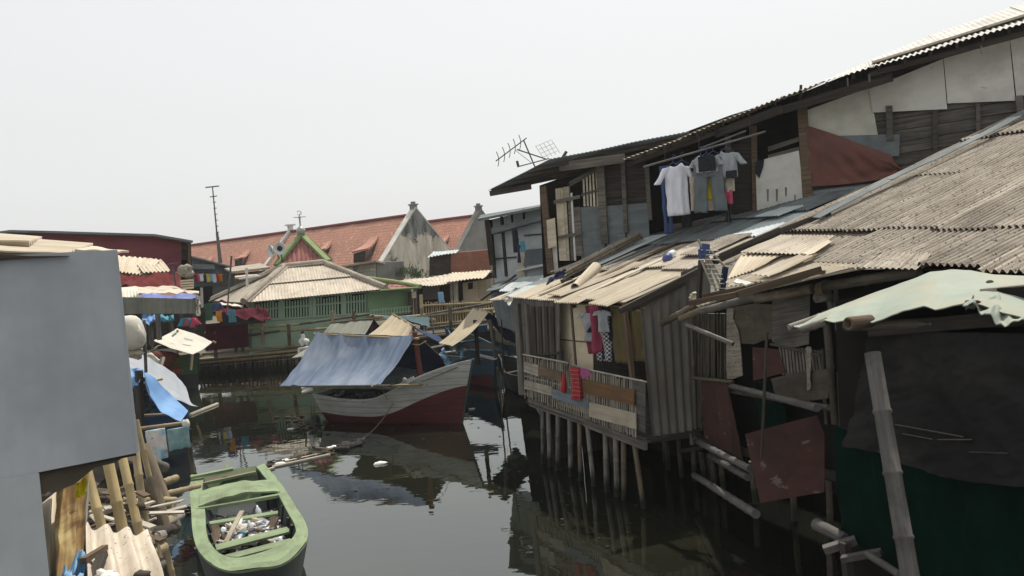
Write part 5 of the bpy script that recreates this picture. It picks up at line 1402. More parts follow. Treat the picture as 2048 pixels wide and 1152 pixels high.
# rubbish in it
cl = ['plastic_clear', 'foam', 'c_white', 'c_sky', 'pale_plank', 'c_cream', 'brown_wood', 'c_teal']
bs = {k: MB() for k in cl}
for k in range(330):
    u = rnd.random(); v = rnd.random()
    x = 420 + u * 142; y = 1100 - v * 62 - u * 14
    p = gp(x, y, .15 + .12 * math.sin(math.pi * u) * math.sin(math.pi * v) + rnd.uniform(0, .06))
    m_ = rnd.choice(['plastic_clear'] * 5 + ['foam'] * 3 + ['c_white'] * 3 + ['pale_plank', 'c_cream'] + (['c_sky'] if rnd.random() < .4 else []) + ['pale_plank'] * 2 + ['c_cream'] * 2 + ['brown_wood', 'brown_wood'] + (['c_teal'] if rnd.random() < .5 else []))
    r = rnd.uniform(.03, .075)
    if rnd.random() < .5:
        d = V((rnd.gauss(0, 1), rnd.gauss(0, 1), rnd.gauss(0, .4))).normalized()
        bs[m_].lathe(p, d, [(0, 0), (r * .7, .005), (r * .75, r * 2.4), (r * .3, r * 3.2), (r * .25, r * 3.6), (0, r * 3.65)], 7)
    elif rnd.random() < .5:
        bs[m_].blob(p, r * 1.3, 6, (1.4, 1.1, .7), .7)
    else:
        q = lambda: p + V((rnd.uniform(-.12, .12), rnd.uniform(-.12, .12), rnd.uniform(-.03, .1)))
        bs[m_].panel(q(), q(), q(), q(), .005, 3, 3, wrinkle(4, 4, .05))
al = MB()
root = None
names = {'plastic_clear': ('clear plastic bottles and film heaped in the green boat', 'plastic rubbish'), 'foam': ('white foam scraps heaped in the green boat', 'foam rubbish'), 'c_white': ('white carrier bags heaped in the green boat', 'bags'),
         'c_sky': ('pale blue scraps among the rubbish in the green boat', 'rubbish'), 'pale_plank': ('grey wood scraps among the rubbish in the green boat', 'wood rubbish'), 'c_cream': ('cream scraps among the rubbish in the green boat', 'rubbish'),
         'brown_wood': ('brown scraps among the rubbish in the green boat', 'rubbish'), 'c_teal': ('teal scraps among the rubbish in the green boat', 'rubbish')}
for k in cl: obj('rubbish_heap', bs[k], M[k], None, names[k][0], names[k][1], kind='stuff')
b = MB(); b.beam(gp(452, 1084, .35), gp(484, 1022, .62), .075, .02); obj('loose_plank', b, M['cream_board'], None, 'pale slat leaning out of the rubbish in the green boat', 'slat')
for x0, y0, x1, y1, lb in ((424, 1096, 434, 1058, 'brown board end at the left of the rubbish in the green boat'), (436, 1070, 428, 1050, 'short brown board behind the left board end in the green boat'), (536, 1062, 552, 1034, 'dark reddish board at the right of the rubbish in the green boat')):
    b = MB(); b.beam(gp(x0, y0, .25), gp(x1, y1, .38), .13, .025); obj('board_end', b, M['brown_wood'], None, lb, 'board')
b = MB(); b.tube([gp(560, 1125, .6), gp(535, 1135, .62), gp(505, 1160, .2), gp(480, 1185, 0)], .008, 5); obj('bow_rope', b, M['rope'], None, 'thin rope trailing from the near end of the green boat', 'rope')
b = MB(); b.tube([gp(388, 1005, .5), lev(375, 1045, .2), lev(355, 1085, .0)], .007, 5); obj('bow_rope', b, M['rope_dark'], None, 'thin dark rope running from the left side of the green boat', 'rope')

# ================================================================== boats moored behind the blue one
def canopy(label, quads, poles):
    c0 = at(*quads[0][0][0]); t_ = thing('boat_canopy', c0, label, 'canopy')
    for (a, b_, mat, sag, lb) in quads:
        A = [at(*p) for p in a]; B = [at(*p) for p in b_]
        b = MB(); b.loft(A, B, .01, 30, 14, lambda u, v, s=sag: -s * math.sin(math.pi * v) + .03 * noise.noise(V((u * 7 + v, v, s * 30))))
        obj('tarpaulin', b, M[mat], t_, lb)
    for p, q, r, mat in poles:
        b = MB(); b.tube([at(*p), at(*q)], r, 7); obj('pole', b, M[mat], t_)
    return t_
canopy('olive grey tarpaulin sloping behind the blue boat canopy', [([(583, 716, 25.5), (700, 697, 25)], [(664, 646, 27.5), (747, 637, 27)], 'olive_tarp', .12, None), ([(664, 646, 27.5), (747, 637, 27)], [(690, 690, 29), (775, 680, 28.5)], 'navy_tarp', .05, 'dark far slope')],
       [((594, 716, 25.6), (600, 742, 25.6), .03, 'bamboo_dark'), ((742, 637, 27), (745, 700, 27), .05, 'mast_red'), ((660, 646, 27.5), (758, 636, 26.9), .03, 'brown_wood')])
canopy('tan tarpaulin with a dark blue far side pitched behind the blue boat canopy', [([(722, 678, 24.0), (800, 690, 23.3)], [(785, 629, 25.6), (826, 651, 24.2)], 'tan_tarp', .06, 'tan slope'), ([(785, 629, 25.6), (826, 651, 24.2)], [(868, 668, 27), (918, 699, 24.8)], 'navy_tarp', .08, 'dark blue slope')],
       [((785, 628, 25.6), (830, 653, 24.1), .03, 'bamboo'), ((826, 652, 24.2), (836, 720, 24.2), .04, 'bamboo_dark')])
canopy('narrow tan canopy with a black far side nearest the balcony hut', [([(878, 686, 22.2), (905, 692, 21.2)], [(945, 617, 23.8), (978, 624, 22)], 'tan_tarp', .07, 'tan strip'), ([(945, 617, 23.8), (978, 624, 22)], [(1012, 680, 24), (1046, 688, 21.8)], 'c_navy', .05, 'black slope')],
       [((945, 617, 23.8), (983, 626, 21.8), .025, 'bamboo'), ((950, 640, 22.2), (957, 730, 22.2), .06, 'dark_wood'), ((980, 640, 21.9), (992, 715, 21.6), .06, 'grey_wood')])
canopy('teal rag of tarpaulin stretched low behind the tan canopy', [([(812, 640, 27.5), (862, 655, 27.5)], [(762, 632, 28.5), (858, 634, 28.5)], 'c_slate', .1, None)], [((862, 634, 28.3), (868, 670, 28.0), .03, 'bamboo_dark')])
def small_boat(label, st_, bo_, beam_, h0, h1, mats, vs=None, cat='boat'):
    t_ = thing('wooden_boat', (st_ + bo_) / 2, label, cat)
    P = hull('', t_, st_, bo_, lambda s: beam_ * min(1, s * 1.8 + .5) * (1 - sm((s - .55) / .45) ** 1.3 * .98), lambda s: h0 + (h1 - h0) * sm((s - .4) / .6) ** 1.3, lambda s: -.2, lambda s: .4 * sm((s - .7) / .3), mats, vs)
    return t_, P
t_, P = small_boat('dark blue wooden boat with a raised prow in the shade beside the balcony hut', lev(880, 742, 0), lev(988, 776, 0), 1.5, .5, 1.2, ('boat_red', 'boat_blue', 'boat_dark', 'boat_blue'), .45)
b = MB(); b.beam(P(1, 0, 1), P(1, 1.06, 1) , .08, .1, V((1, 0, 0))); obj('stem_post', b, M['boat_blue'], t_)
b = MB(); b.beam(P(.3, .95, -1), P(.3, .95, 1), .2, .03); b.beam(P(.55, .95, -1), P(.55, .95, 1), .2, .03); obj('thwart', b, M['boat_blue'], t_)
t_, P = small_boat('unpainted dark boat lying close in behind the far end of the balcony hut', lev(1105, 792, 0), lev(1012, 775, 0), 1.3, .6, 1.0, ('boat_dark', 'boat_dark', 'boat_dark', 'dark_wood'))
b = MB(); b.beam(P(.3, .95, -1), P(.3, .95, 1), .2, .03); b.beam(P(.6, .95, -1), P(.6, .95, 1), .2, .03); obj('thwart', b, M['dark_wood'], t_)
t_, P = small_boat('light blue wooden boat lying crosswise under the narrow tan canopy', lev(1010, 738, 0), lev(905, 722, 0), 1.4, .7, 1.3, ('boat_dark', 'boat_blue', 'boat_dark', 'boat_blue'), .5)
b = MB(); b.beam(at(912, 664, 25), at(975, 655, 25), .3, .2); b.beam(at(880, 690, 24), at(960, 680, 24.4), .3, .05); obj('cabin_board', b, M['boat_blue'], t_)
t_, P = small_boat('blue boat under the tan tarpaulin behind the big grey boat', lev(870, 722, 0), lev(760, 726, 0), 1.5, .6, 1.0, ('boat_dark', 'boat_blue', 'boat_dark', 'boat_blue'), .5)
t_, P = small_boat('white painted boat with a curled white stern behind the olive canopy', lev(700, 730, 0), lev(617, 733, 0), 1.6, .6, .95, ('boat_dark', 'white_paint', 'boat_dark', 'white_paint'), .55)
b = MB(); b.tube([at(598, 697, 27.5), at(599, 706, 27.5), at(604, 713, 27.4), at(614, 716, 27.2)], .06, 8); obj('stern_curl', b, M['white_paint'], t_)
b = MB(); b.tube([at(598, 698, 27.5), at(622, 694, 27.2), at(640, 694, 27)], .05, 8); obj('rail', b, M['white_paint'], t_)
b = MB(); b.tube([at(607, 690, 27.6), at(601, 682, 27.6), at(607, 674, 27.6), at(604, 668, 27.6)], .09, 9, .06); b.blob(at(613, 683, 27.5), .11, 8, (1, 1, 1), .2)
o = obj('white_bundle', b, M['white_paint'], None, 'small white knotted bundle standing on the white boat by the walkway', 'bundle')
b = MB(); b.blob(at(605, 665, 27.6), .06, 8, (1, 1, .7), .3); obj('black_knot', b, M['c_black'], o)
for x0, y0, x1, y1, mat, lb in ((885, 706, 935, 700, 'pale_plank', 'pale plank lying across the boats under the tan canopies'), (925, 724, 965, 720, 'grey_wood', 'grey plank lying across the stern of the dark blue boat'), (858, 696, 890, 690, 'cream_board', 'short cream plank beside the leaf green rag on the boats'), (956, 710, 990, 718, 'white_paint', 'thin white pole lying on the dark blue boat')):
    b = MB(); b.beam(at(x0, y0, 23), at(x1, y1, 22.6), .16, .04); obj('plank', b, M[mat], None, lb, 'plank')
for (x0, y0, x1, y1, mat, lb) in ((985, 690, 1035, 705, 'c_slate', 'crumpled grey blue tarpaulin lying over the boat next to the balcony hut'), (905, 690, 925, 700, 'print_teal', 'teal rag lying where the dark blue tarpaulin ends'), (885, 702, 898, 730, 'c_sky', 'pale grey rag hanging over the boat side')):
    b = MB(); b.loft([at(x0, y0 + 9, 21.6), at(x1, y1 + 12, 21.4)], [at(x0, y0 - 6, 22.4), at(x1, y1 - 6, 22.2)], .015, 16, 8, wrinkle(5, 4, .14)); obj('rag', b, M[mat], None, lb, 'rag')
for x0, y0, x1, y1, lb in ((994, 735, 999, 778, 'thin pale stake standing in the water beside the dark blue prow'), (1003, 640, 1008, 800, 'thin dark stake standing in the water near the balcony hut')):
    b = MB(); b.tube([at(x0, y0, 20.0), lev(x1, y1, -.2)], .022, 7); obj('stake', b, M['bamboo_grey' if 'pale' in lb else 'bamboo_dark'], None, lb, 'stake')

# ================================================================== bamboo walkway along the far side
wk = thing('bamboo_walkway', lev(520, 744, 0), 'long bamboo walkway on stakes with a rough railing along the far bank', 'walkway')
WK = Plane(lev(410, 752, 0), lev(590, 740, 0))
wn = WK.n.copy()
def wbam(name, p, q, r, mat, off=0.0, off2=None): obj(name, bam(WK(p[0], p[1], off), WK(q[0], q[1], off if off2 is None else off2), r, .5, 7), M[mat], wk)
for p, q in (((395, 720), (600, 700)), ((395, 727), (600, 708)), ((600, 702), (830, 676)), ((830, 676), (1000, 655))):
    wbam('deck_edge', p, q, .06, 'bamboo')
b = MB(); c = [WK(380, 722, 0), WK(1010, 652, 0)]; up_ = V((-wn.x, -wn.y, 0)).normalized()
b.panel(c[0], c[1], c[1] + up_ * 1.5, c[0] + up_ * 1.5, .06); obj('deck', b, M['grey_wood'], wk)
for p, q in (((375, 668), (600, 648)), ((365, 690), (560, 662)), ((405, 708), (615, 690)), ((600, 648), (740, 628)), ((560, 662), (760, 652)), ((745, 640), (985, 618)), ((850, 630), (985, 606)), ((855, 657), (985, 640)), ((740, 632), (870, 640))):
    wbam('rail', p, q, .055, 'bamboo' if rnd.random() < .6 else 'bamboo_dark', .1)
for x, y0, y1, mat in ((524, 630, 690, 'bamboo'), (577, 648, 690, 'brown_wood'), (470, 655, 705, 'bamboo_dark'), (484, 655, 705, 'bamboo_dark'), (665, 622, 665, 'bamboo'), (707, 622, 650, 'brown_wood'), (430, 662, 715, 'bamboo_dark'), (745, 630, 680, 'bamboo_dark'), (842, 590, 640, 'bamboo'), (900, 612, 670, 'bamboo_dark')):
    wbam('post', (x, y0), (x + 2, y1), .075, mat, .12)
x = 398
while x < 600:
    y = 722 - (x - 395) * .1
    wbam('stake', (x, y), (x + rnd.uniform(-3, 3), y + 38), .05, rnd.choice(['pile_dark', 'pile_dark', 'pile_brown']), -.1, -.1)
    x += rnd.uniform(5.5, 9)
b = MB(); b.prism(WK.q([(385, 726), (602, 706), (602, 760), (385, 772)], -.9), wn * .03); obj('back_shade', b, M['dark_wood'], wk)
b = MB(); b.beam(WK(398, 733, .0), WK(600, 716, .0), .04, .03); obj('lower_rail', b, M['bamboo_grey'], wk)
# maroon cloth on the railing and the red stall canopy
b = MB(); b.loft(WK.q([(410, 648), (450, 645), (496, 646)], .2), WK.q([(412, 702), (450, 698), (498, 694)], .25), .02, 30, 12, wrinkle(6, 2, .09)); obj('banner', b, M['maroon_dark'], None, 'maroon cloth hung over the walkway railing', 'cloth')
b = MB(); b.loft([at(425, 622, 32.5), at(470, 634, 32), at(510, 640, 31.7), at(542, 638, 31.5)], [at(432, 606, 33.6), at(480, 610, 33.5), at(515, 614, 33), at(535, 620, 32.6)], .03, 30, 10, wrinkle(6, 3, .2)); obj('stall_canopy', b, M['maroon_dark'], None, 'sagging maroon canopy over the stall by the walkway', 'canopy')
b = MB(); b.loft([at(440, 610, 33), at(485, 614, 33)], [at(440, 606, 33.4), at(488, 611, 33.4)], .03, 20, 4, wrinkle(6, 3, .05)); obj('canopy_sheet', b, M['white_tarp'], None, 'pale sheet edge lying on top of the maroon canopy', 'sheet')
b = MB(); b.panel(at(440, 652, 33.2), at(530, 646, 33), at(530, 630, 33), at(440, 625, 33.2), .05); obj('stall_wall', b, M['dark_wood'], None, 'dark low wall under the maroon canopy', 'wall')
PL = Plane(at(420, 620, 32.3), at(475, 620, 32.1))
g3 = 'washing beside the maroon canopy'
hang(PL, 426, 440, 603, 622, .1, 'shirt', 'c_blue', 'shirt', 'blue shirt hung at the top left of the maroon canopy', 'shirt', g3)
hang(PL, 430, 445, 622, 643, .15, 'cloth', 'c_orange', 'cloth', 'orange and yellow cloth hung at the left of the maroon canopy', 'cloth', g3)
hang(PL, 440, 452, 624, 646, .1, 'cloth', 'c_navy', 'cloth', 'dark cloth between the orange and the teal ones', 'cloth', g3)
hang(PL, 453, 472, 620, 645, .12, 'cloth', 'c_teal', 'cloth', 'teal cloth hung in front of the maroon canopy', 'cloth', g3)
b = MB(); b.tube([at(463, 512, 32), at(455, 615, 32)], .04, 7, .03); obj('pole', b, M['bamboo_grey'], None, 'tall thin pole standing behind the maroon canopy', 'pole')
b = MB()
for k in range(9): b.tube([at(585 + k * 9.5 - 60, 660, 33.2), at(585 + k * 9.5 - 60, 640, 33.2)], .03, 6)

# ================================================================== green prayer house with a hipped roof
ms = thing('prayer_house', at(620, 690, 35), 'green walled prayer house with a cream hipped roof and a small red roof lantern', 'prayer house')
zE = at(630, 592, 33.5).z
FL = at(487, 604, 33.0); FR = at(772, 581, 34.6); FL.z = FR.z = zE
RL = at(569, 533, 36.6); RR = at(647, 531, 37.0); zR = (RL.z + RR.z) / 2; RL.z = RR.z = zR
BL = at(424, 592, 38.5); BL.z = zE
back = BL - FL; BR = FR + back
nF = (FR - FL).cross(RL - FL).normalized(); nF = nF if nF.z > 0 else -nF
L1, R1 = FL.lerp(RL, .5), FR.lerp(RR, .5); sF = RL - (FL + (FR - FL) * .3)
b = MB(); b.corrpoly([FL, FR, R1, L1], sF, .13, .012, .01); obj('front_roof', b, M['cement_sheet'], ms)
L2, R2 = FL.lerp(RL, .46), FR.lerp(RR, .46)
b = MB(); b.corrpoly([p + nF * h for p, h in ((L2, .07), (R2, .07), (RR, .03), (RL, .03))], sF, .13, .012, .01); obj('front_roof', b, M['cement_sheet'], ms)
b = MB(); b.corrpoly([BL, FL, RL, RL + back * .2], RL - (FL + BL) / 2, .13, .012, .01); obj('side_roof', b, M['cement_sheet'], ms)
b = MB(); b.corrpoly([FR, BR, RR + back * .2, RR], RR - (FR + BR) / 2, .24, .03, .02); obj('side_roof', b, M['cement_sheet'], ms)
b = MB(); b.corrpoly([BR, BL, RL + back * .2, RR + back * .2], RL - BL, .24, .03, .02); obj('rear_roof', b, M['cement_sheet'], ms)
b = MB()
for p, q in ((FL, RL), (FR, RR), (RL, RR), (BL, RL)):
    b.tube([p + V((0, 0, .06)), q + V((0, 0, .09))], .15, 8)
    d = (q - p).cross(UPZ).normalized() * .2
    b.tube([p + d + V((0, 0, .0)), q + d + V((0, 0, .05))], .05, 6)
obj('ridge_cap', b, M['cement_old'], ms)
frn = (FR - FL).normalized(); inn = V((-frn.y, frn.x, 0)); inn = inn if inn.y > 0 else -inn
MW = Plane(FL + inn * .75, FR + inn * .75)
mn = MW.n.copy()
fe = lambda x, y, off=0.0: MW(x, y, off)
b = MB(); b.prism(MW.q([(499, 640), (737, 625), (737, 690), (499, 710)]), -mn * .12); obj('lower_wall', b, M['green_pale'], ms)
b = MB(); b.prism(MW.q([(499, 598), (737, 576), (737, 628), (499, 643)], -.5), -mn * .1); obj('interior', b, M['dark_void'], ms)
b = MB(); 
c = MW.q([(499, 702), (499, 602)]); b.prism([c[0], c[0] + inn * 5.5 - frn * 1.2, c[1] + inn * 5.5 - frn * 1.2, c[1]], frn * .1); obj('side_wall', b, M['green_wall'], ms)
bays = [(503, 560), (564, 622), (627, 683), (687, 735)]
def yline(x, a, c_): return a + (c_ - a) * (x - 499) / (737 - 499)
for x0, x1 in bays:
    w_ = MB()
    for xx in (x0, x1): w_.beam(fe(xx, yline(xx, 603, 582), .03), fe(xx + 1, yline(xx, 643, 627), .03), .09, .09, mn)
    for a, c_ in ((605, 584), (621, 601), (642, 626)): w_.beam(fe(x0, yline(x0, a, c_), .03), fe(x1, yline(x1, a, c_), .03), .06, .07, mn)
    o = obj('window', w_, M['green_pale'], ms)
    s_ = MB(); x = x0 + 4
    while x < x1 - 2:
        yb = yline(x, 641, 625); yt = yline(x, 607 + (x % 3), 586 + (x % 3))
        s_.beam(fe(x, yt, .04), fe(x + .5, yb, .04), .07, .03, mn); x += 5.6
    obj('window_bars', s_, M['green_pale'], o)
# side annex with a red roof and yellow-green trim
AW = Plane(at(738, 640, 35.0), at(822, 632, 36.4))
an = AW.n.copy()
b = MB(); b.prism(AW.q([(736, 582), (822, 576), (824, 632), (738, 642)]), -an * .2); obj('annex_wall', b, M['green_wall'], ms)
b = MB()
for k in range(14): b.beam(AW(742 + k * 5.8, 634 - k * .6, .3), AW(742 + k * 5.8, 618 - k * .5, .3), .06, .03, an)
for dy in (0, -9): b.beam(AW(740, 630 + dy, .3), AW(822, 622 + dy, .3), .05, .04)
obj('annex_fence', b, M['green_pale'], ms)
a0, a1, a2, a3 = at(742, 583, 34.3), at(838, 575, 35.6), at(822, 568, 38), at(728, 556, 38)
b = MB(); b.corrpoly([a0, a1, a2, a3], a3 - a0, .2, .015, .01); obj('annex_roof', b, M['red_zinc'], ms)
b = MB(); b.tube([at(733, 556, 37.8), at(786, 563, 37.0), at(841, 573, 35.6)], .10, 8); b.tube([a1, at(760, 581, 34.3)], .05, 6); obj('annex_trim', b, M['green_trim'], ms)
b = MB(); b.prism(AW.q([(818, 584), (826, 583), (828, 655), (820, 656)], .3), -an * .1); obj('post', b, M['brown_wood'], ms)
b = MB(); b.beam(AW(823, 590, .4), AW(831, 589, .4), .1, .3); obj('meter_box', b, M['cream_board'], ms)
# roof lantern
ap = at(587, 474, 38.3); q0 = at(552, 534, 36.8); q1 = at(656, 522, 37.2); dq = V((-(q1 - q0).y, (q1 - q0).x, 0)).normalized() * (q1 - q0).length
q0.z = q1.z = (q0.z + q1.z) / 2
ap = (q0 + q1) / 2 + dq / 2; ap.z = at(587, 474, 38.5).z
q2, q3 = q1 + dq, q0 + dq
for nm, p, q in (('lantern_roof', q0, q1), ('lantern_roof', q1, q2), ('lantern_roof', q3, q0), ('lantern_roof', q2, q3)):
    b = MB(); b.corrpoly([p, q, ap], ap - (p + q) / 2, .2, .025, .015); obj(nm, b, M['red_zinc'], ms)
b = MB()
for p in (q0, q1, q2, q3): b.beam(p + V((0, 0, .05)), ap + V((0, 0, .08)), .32, .12)
for p, q in ((q0, q1), (q1, q2), (q3, q0)): b.beam(p + V((0, 0, -.05)), q + V((0, 0, -.05)), .06, .14)
obj('lantern_trim', b, M['green_trim'], ms)
b = MB(); cz = V((0, 0, 1))
for p, q in ((q0, q1), (q1, q2), (q3, q0)):
    i0 = p.lerp((q0 + q2) / 2, .15); i1 = q.lerp((q0 + q2) / 2, .15); i0.z = i1.z = q0.z
    b.panel(i0 - cz * 1.0, i1 - cz * 1.0, i1, i0, .06)
obj('lantern_wall', b, M['green_wall'], ms)
b = MB(); b.lathe(ap + V((0, 0, -.02)), UPZ, [(.10, 0), (.10, .1), (.16, .13), (.22, .25), (.20, .36), (.1, .45), (.045, .5), (.035, .85), (.09, .88), (.035, .92), (.025, 1.0), (0, 1.15)], 14)
obj('finial', b, M['alu'], ms)
b = MB()
for t0 in range(10):
    a_, b_ = (2 * math.pi * (t0 * .085) - 1.1, 2 * math.pi * ((t0 + 1) * .085) - 1.1)
    c0 = ap + V((0, 0, 1.1)); b.tube([c0 + frn * math.sin(a_) * .10 + UPZ * -math.cos(a_) * .10, c0 + frn * math.sin(b_) * .10 + UPZ * -math.cos(b_) * .10], .022, 5)
b.beam(ap + V((0, 0, .9)) - frn * .28, ap + V((0, 0, .9)) + frn * .28, .035, .035)
obj('crescent', b, M['alu'], ms)
for (x, y, d, dirn, lb) in ((559, 497, 36.5, (.2, -1, -.05), 'grey horn loudspeaker facing the canal by the roof lantern'), (541, 501, 36.9, (-1, -.75, .0), 'pale horn loudspeaker facing left by the roof lantern')):
    t_ = thing('horn_speaker', at(x, y, d), lb, 'loudspeaker')
    c = at(x, y, d); dv = V(dirn).normalized()
    obj('horn', MB().lathe(c - dv * .38, dv, [(.05, 0), (.07, .06), (.12, .2), (.22, .34), (.29, .40), (.30, .41), (.27, .405), (.18, .33), (.08, .2), (0, .18)], 18), M['horn'], t_)
    obj('throat', MB().lathe(c - dv * .1, dv, [(0, 0), (.11, .005), (.11, .02), (0, .03)], 14), M['c_black'], t_)
    obj('driver', MB().lathe(c - dv * .5, dv, [(0, 0), (.1, .0), (.1, .14), (.05, .15)], 12), M['alu'], t_)
    obj('bracket', MB().tube([c - dv * .3, c - dv * .3 + V((.05, .1, -.9))], .03, 6), M['iron'], t_)

# ================================================================== old warehouses with tiled roofs
def warehouse(name, label, apex, ddir, length, half, drop, nd_, verge_at=None, dormers=(), fin=True, plast='gable_plaster'):
    t_ = thing('warehouse', apex - V((0, 0, apex.z)), label, 'warehouse')
    dl = V((ddir[0], ddir[1], 0)).normalized(); pr = V((dl.y, -dl.x, 0))
    if pr.x < 0: pr = -pr                             # towards the right
    far = apex + dl * length
    half = half
    def side(sg):
        lo0 = apex + pr * sg * half - UPZ * drop; lo1 = far + pr * sg * half - UPZ * drop
        return lo0, lo1
    for sg in (-1, 1):
        lo0, lo1 = side(sg)
        b = MB()
        n_ = 40
        b.panel(lo0 + dl * .3, lo1, far, apex + dl * .3, .12, n_, 8, lambda u, v, *_: .05 * noise.noise(V((u * 22, v * 3, 2))))
        obj('tiled_roof', b, M['tile_red'], t_)
        b = MB()
        for k in range(int(length / 1.2)):
            p = apex.lerp(far, (k + .5) / int(length / 1.2)) + V((0, 0, .02))
        w0 = lo0 - UPZ * 0; 
        b.panel(V((lo0.x, lo0.y, .3)), V((lo1.x, lo1.y, .3)), lo1 - UPZ * .1, lo0 - UPZ * .1, .3); obj('long_wall', b, M['plaster_grey'], t_)
    b = MB(); b.tube([apex + V((0, 0, .06)), far + V((0, 0, .06))], .16, 8); obj('ridge', b, M['mast_red'], t_)
    (l0, _), (r0, _) = side(-1), side(1)
    b = MB(); b.prism([V((l0.x, l0.y, .2)), V((r0.x, r0.y, .2)), r0 + UPZ * .45, apex + UPZ * .55, l0 + UPZ * .45], -dl * .5); obj('gable', b, M[plast], t_)
    b = MB()
    for lo in (l0, r0): b.beam(lo + UPZ * .5 - dl * .25, apex + UPZ * .6 - dl * .25, .56, .09, UPZ)
    obj('coping', b, M['white_panel' if plast == 'gable_plaster' else 'plaster_grey'], t_)
    if fin:
        b = MB(); p = apex - dl * .25 + UPZ * .3
        b.beam(p, p + UPZ * .5, .42, .4, dl); b.beam(p + UPZ * .48, p + UPZ * .58, .58, .52, dl); b.beam(p + UPZ * .58, p + UPZ * .75, .26, .24, dl)
        obj('finial_block', b, M['plaster_grey'], t_)
    if verge_at is not None:
        p = apex + dl * verge_at; lo = p + pr * -half - UPZ * drop
        b = MB(); b.beam(lo + UPZ * .12, p + UPZ * .16, .36, .3, UPZ); obj('fire_wall', b, M['white_paint'], t_)
        b = MB(); b.beam(p, p + UPZ * .6, .36, .36, dl); b.beam(p + UPZ * .6, p + UPZ * .72, .8, .5, dl); obj('finial_block', b, M['white_paint'], t_)
    WR = Plane(apex, far, apex - pr * half - UPZ * drop)
    for (cx, cy, k) in dormers:                       # small roofed dormers standing out of the near slope
        o_ = lambda dx, dy, h: WR(cx + dx * k, cy + dy * k, h * (.45 + .55 * k))
        q = MB(); q.panel(o_(-27, 15, 1.15), o_(5, 8, 1.15), o_(27, -17, .08), o_(11, -13, .08), .12, 4, 6, lambda u, v, *_: -.12 * math.sin(math.pi * v))
        d_ = obj('dormer', q, M['tile_red'], t_)
        q = MB(); q.panel(o_(-22, 36, .35), o_(-2, 33, .35), o_(0, 11, .95), o_(-22, 17, .95), .1); obj('dormer_window', q, M['dark_wood'], d_)
        q = MB(); q.prism([o_(4, 9, 1.05), o_(26, -16, .05), o_(4, 32, .02)], dl * -.08); obj('dormer_cheek', q, M['plaster_grey'], d_)
    return t_
wa = at(824, 432, 60); wfar = at(383, 490, 83)
ddw = wfar - wa
warehouse('warehouse', 'long old warehouse with a red tiled roof and a peeling white and grey gable', wa, (ddw.x, ddw.y), math.hypot(ddw.x, ddw.y), 5.4, 5.6, None, verge_at=16.2, dormers=((730, 490, 1.0), (647, 493, .62), (484, 510, .62), (415, 520, .42)))
wb = at(954, 433, 66)
warehouse('warehouse', 'second old warehouse with a red tiled roof and a dark grey gable behind the first', wb, (ddw.x, ddw.y), 32, 5.2, 5.6, None, dormers=((884, 481, .55),), plast='plaster_grey')
# ---- concrete block shed in front of the gable
sb = thing('block_shed', at(725, 560, 45), 'low concrete block shed under a thin grey roof in front of the warehouse', 'shed')
BS = Plane(at(672, 545, 45), at(752, 545, 43.5))
bn = BS.n.copy()
b = MB(); c = BS.q([(660, 600), (752, 590), (752, 524), (660, 540)]); b.panel(c[0], c[1], c[2], c[3], .2); obj('wall', b, M['block_wall'], sb)
sd1 = c[1]; b = MB(); b.panel(sd1, sd1 - bn * 2.6 + V((-.2, 0, 0)), V((c[2].x - .2, c[2].y, c[2].z - .1)) - bn * 2.6, c[2], .15); obj('side_wall', b, M['plaster_grey'], sb)
b = MB(); b.panel(at(665, 536, 44), at(752, 522, 42.6), at(782, 529, 45), at(690, 540, 48), .1); obj('roof', b, M['cement_old'], sb)
b = MB(); b.beam(at(694, 541, 44), at(706, 539, 43.9), .1, .3); obj('vent', b, M['white_paint'], sb)
b = MB()
for k in range(260):
    x = rnd.uniform(772, 842); y = 556 - rnd.uniform(0, 18) * math.sin((x - 772) / 70 * math.pi) + rnd.uniform(-2, 4)
    p = at(x, y, 46 + rnd.uniform(-1, 1)); q = p + V((rnd.uniform(-.25, .25), 0, rnd.uniform(.15, .5))); b.beam(p, q, .05, .02)
obj('weeds', b, M['leaf'], None, 'dry weeds growing at the foot of the peeling gable', 'weeds', kind='stuff')
b = MB()
for k in range(300):
    x = rnd.gauss(925, 10); y = 525 + rnd.uniform(-14, 22)
    p = at(x, y, 55 + rnd.uniform(-.6, .6)); q = p + V((rnd.uniform(-.3, .3), 0, rnd.uniform(-.3, .4))); b.beam(p, q, .12, .02)
obj('creeper', b, M['leaf'], None, 'green creeper growing on the dark grey gable', 'creeper', kind='stuff')
# ---- red brick loft, tin roofed house and fence at the right of the prayer house
ld = thing('brick_loft', at(890, 540, 42), 'small red brick loft under a pale tin roof in front of the grey gable', 'loft')
LP = Plane(at(860, 540, 42), at(915, 538, 41))
lpn = LP.n.copy()
b = MB(); c = LP.q([(860, 552), (901, 549), (901, 506), (861, 512)]); b.panel(c[0], c[1], c[2], c[3], .15); obj('front_wall', b, M['dark_wood'], ld)  # dark panel, its colour stands for the shadowed interior
b = MB(); b.panel(c[1], c[1] - lpn * 2 + V((.9, 0, 0)), c[2] - lpn * 2 + V((.9, 0, 0)), c[2], .15); obj('side_wall', b, M['brick_red'], ld)
b = MB(); b.corr(at(855, 515, 41.4), at(914, 505, 40.4), at(921, 500, 43), at(868, 503, 44), .2, .02, .02, 3, .05); obj('roof', b, M['zinc_pale'], ld)
th_ = thing('tin_house', at(900, 600, 37), 'low house with patched pale tin roof and an open front behind the fence', 'house')
TP = Plane(at(830, 600, 37.5), at(985, 600, 36))
tn = TP.n.copy()
b = MB(); b.prism(TP.q([(832, 570), (985, 545), (985, 640), (832, 648)], -1.6), -tn * .1); obj('back_wall', b, M['dark_wood'], th_)
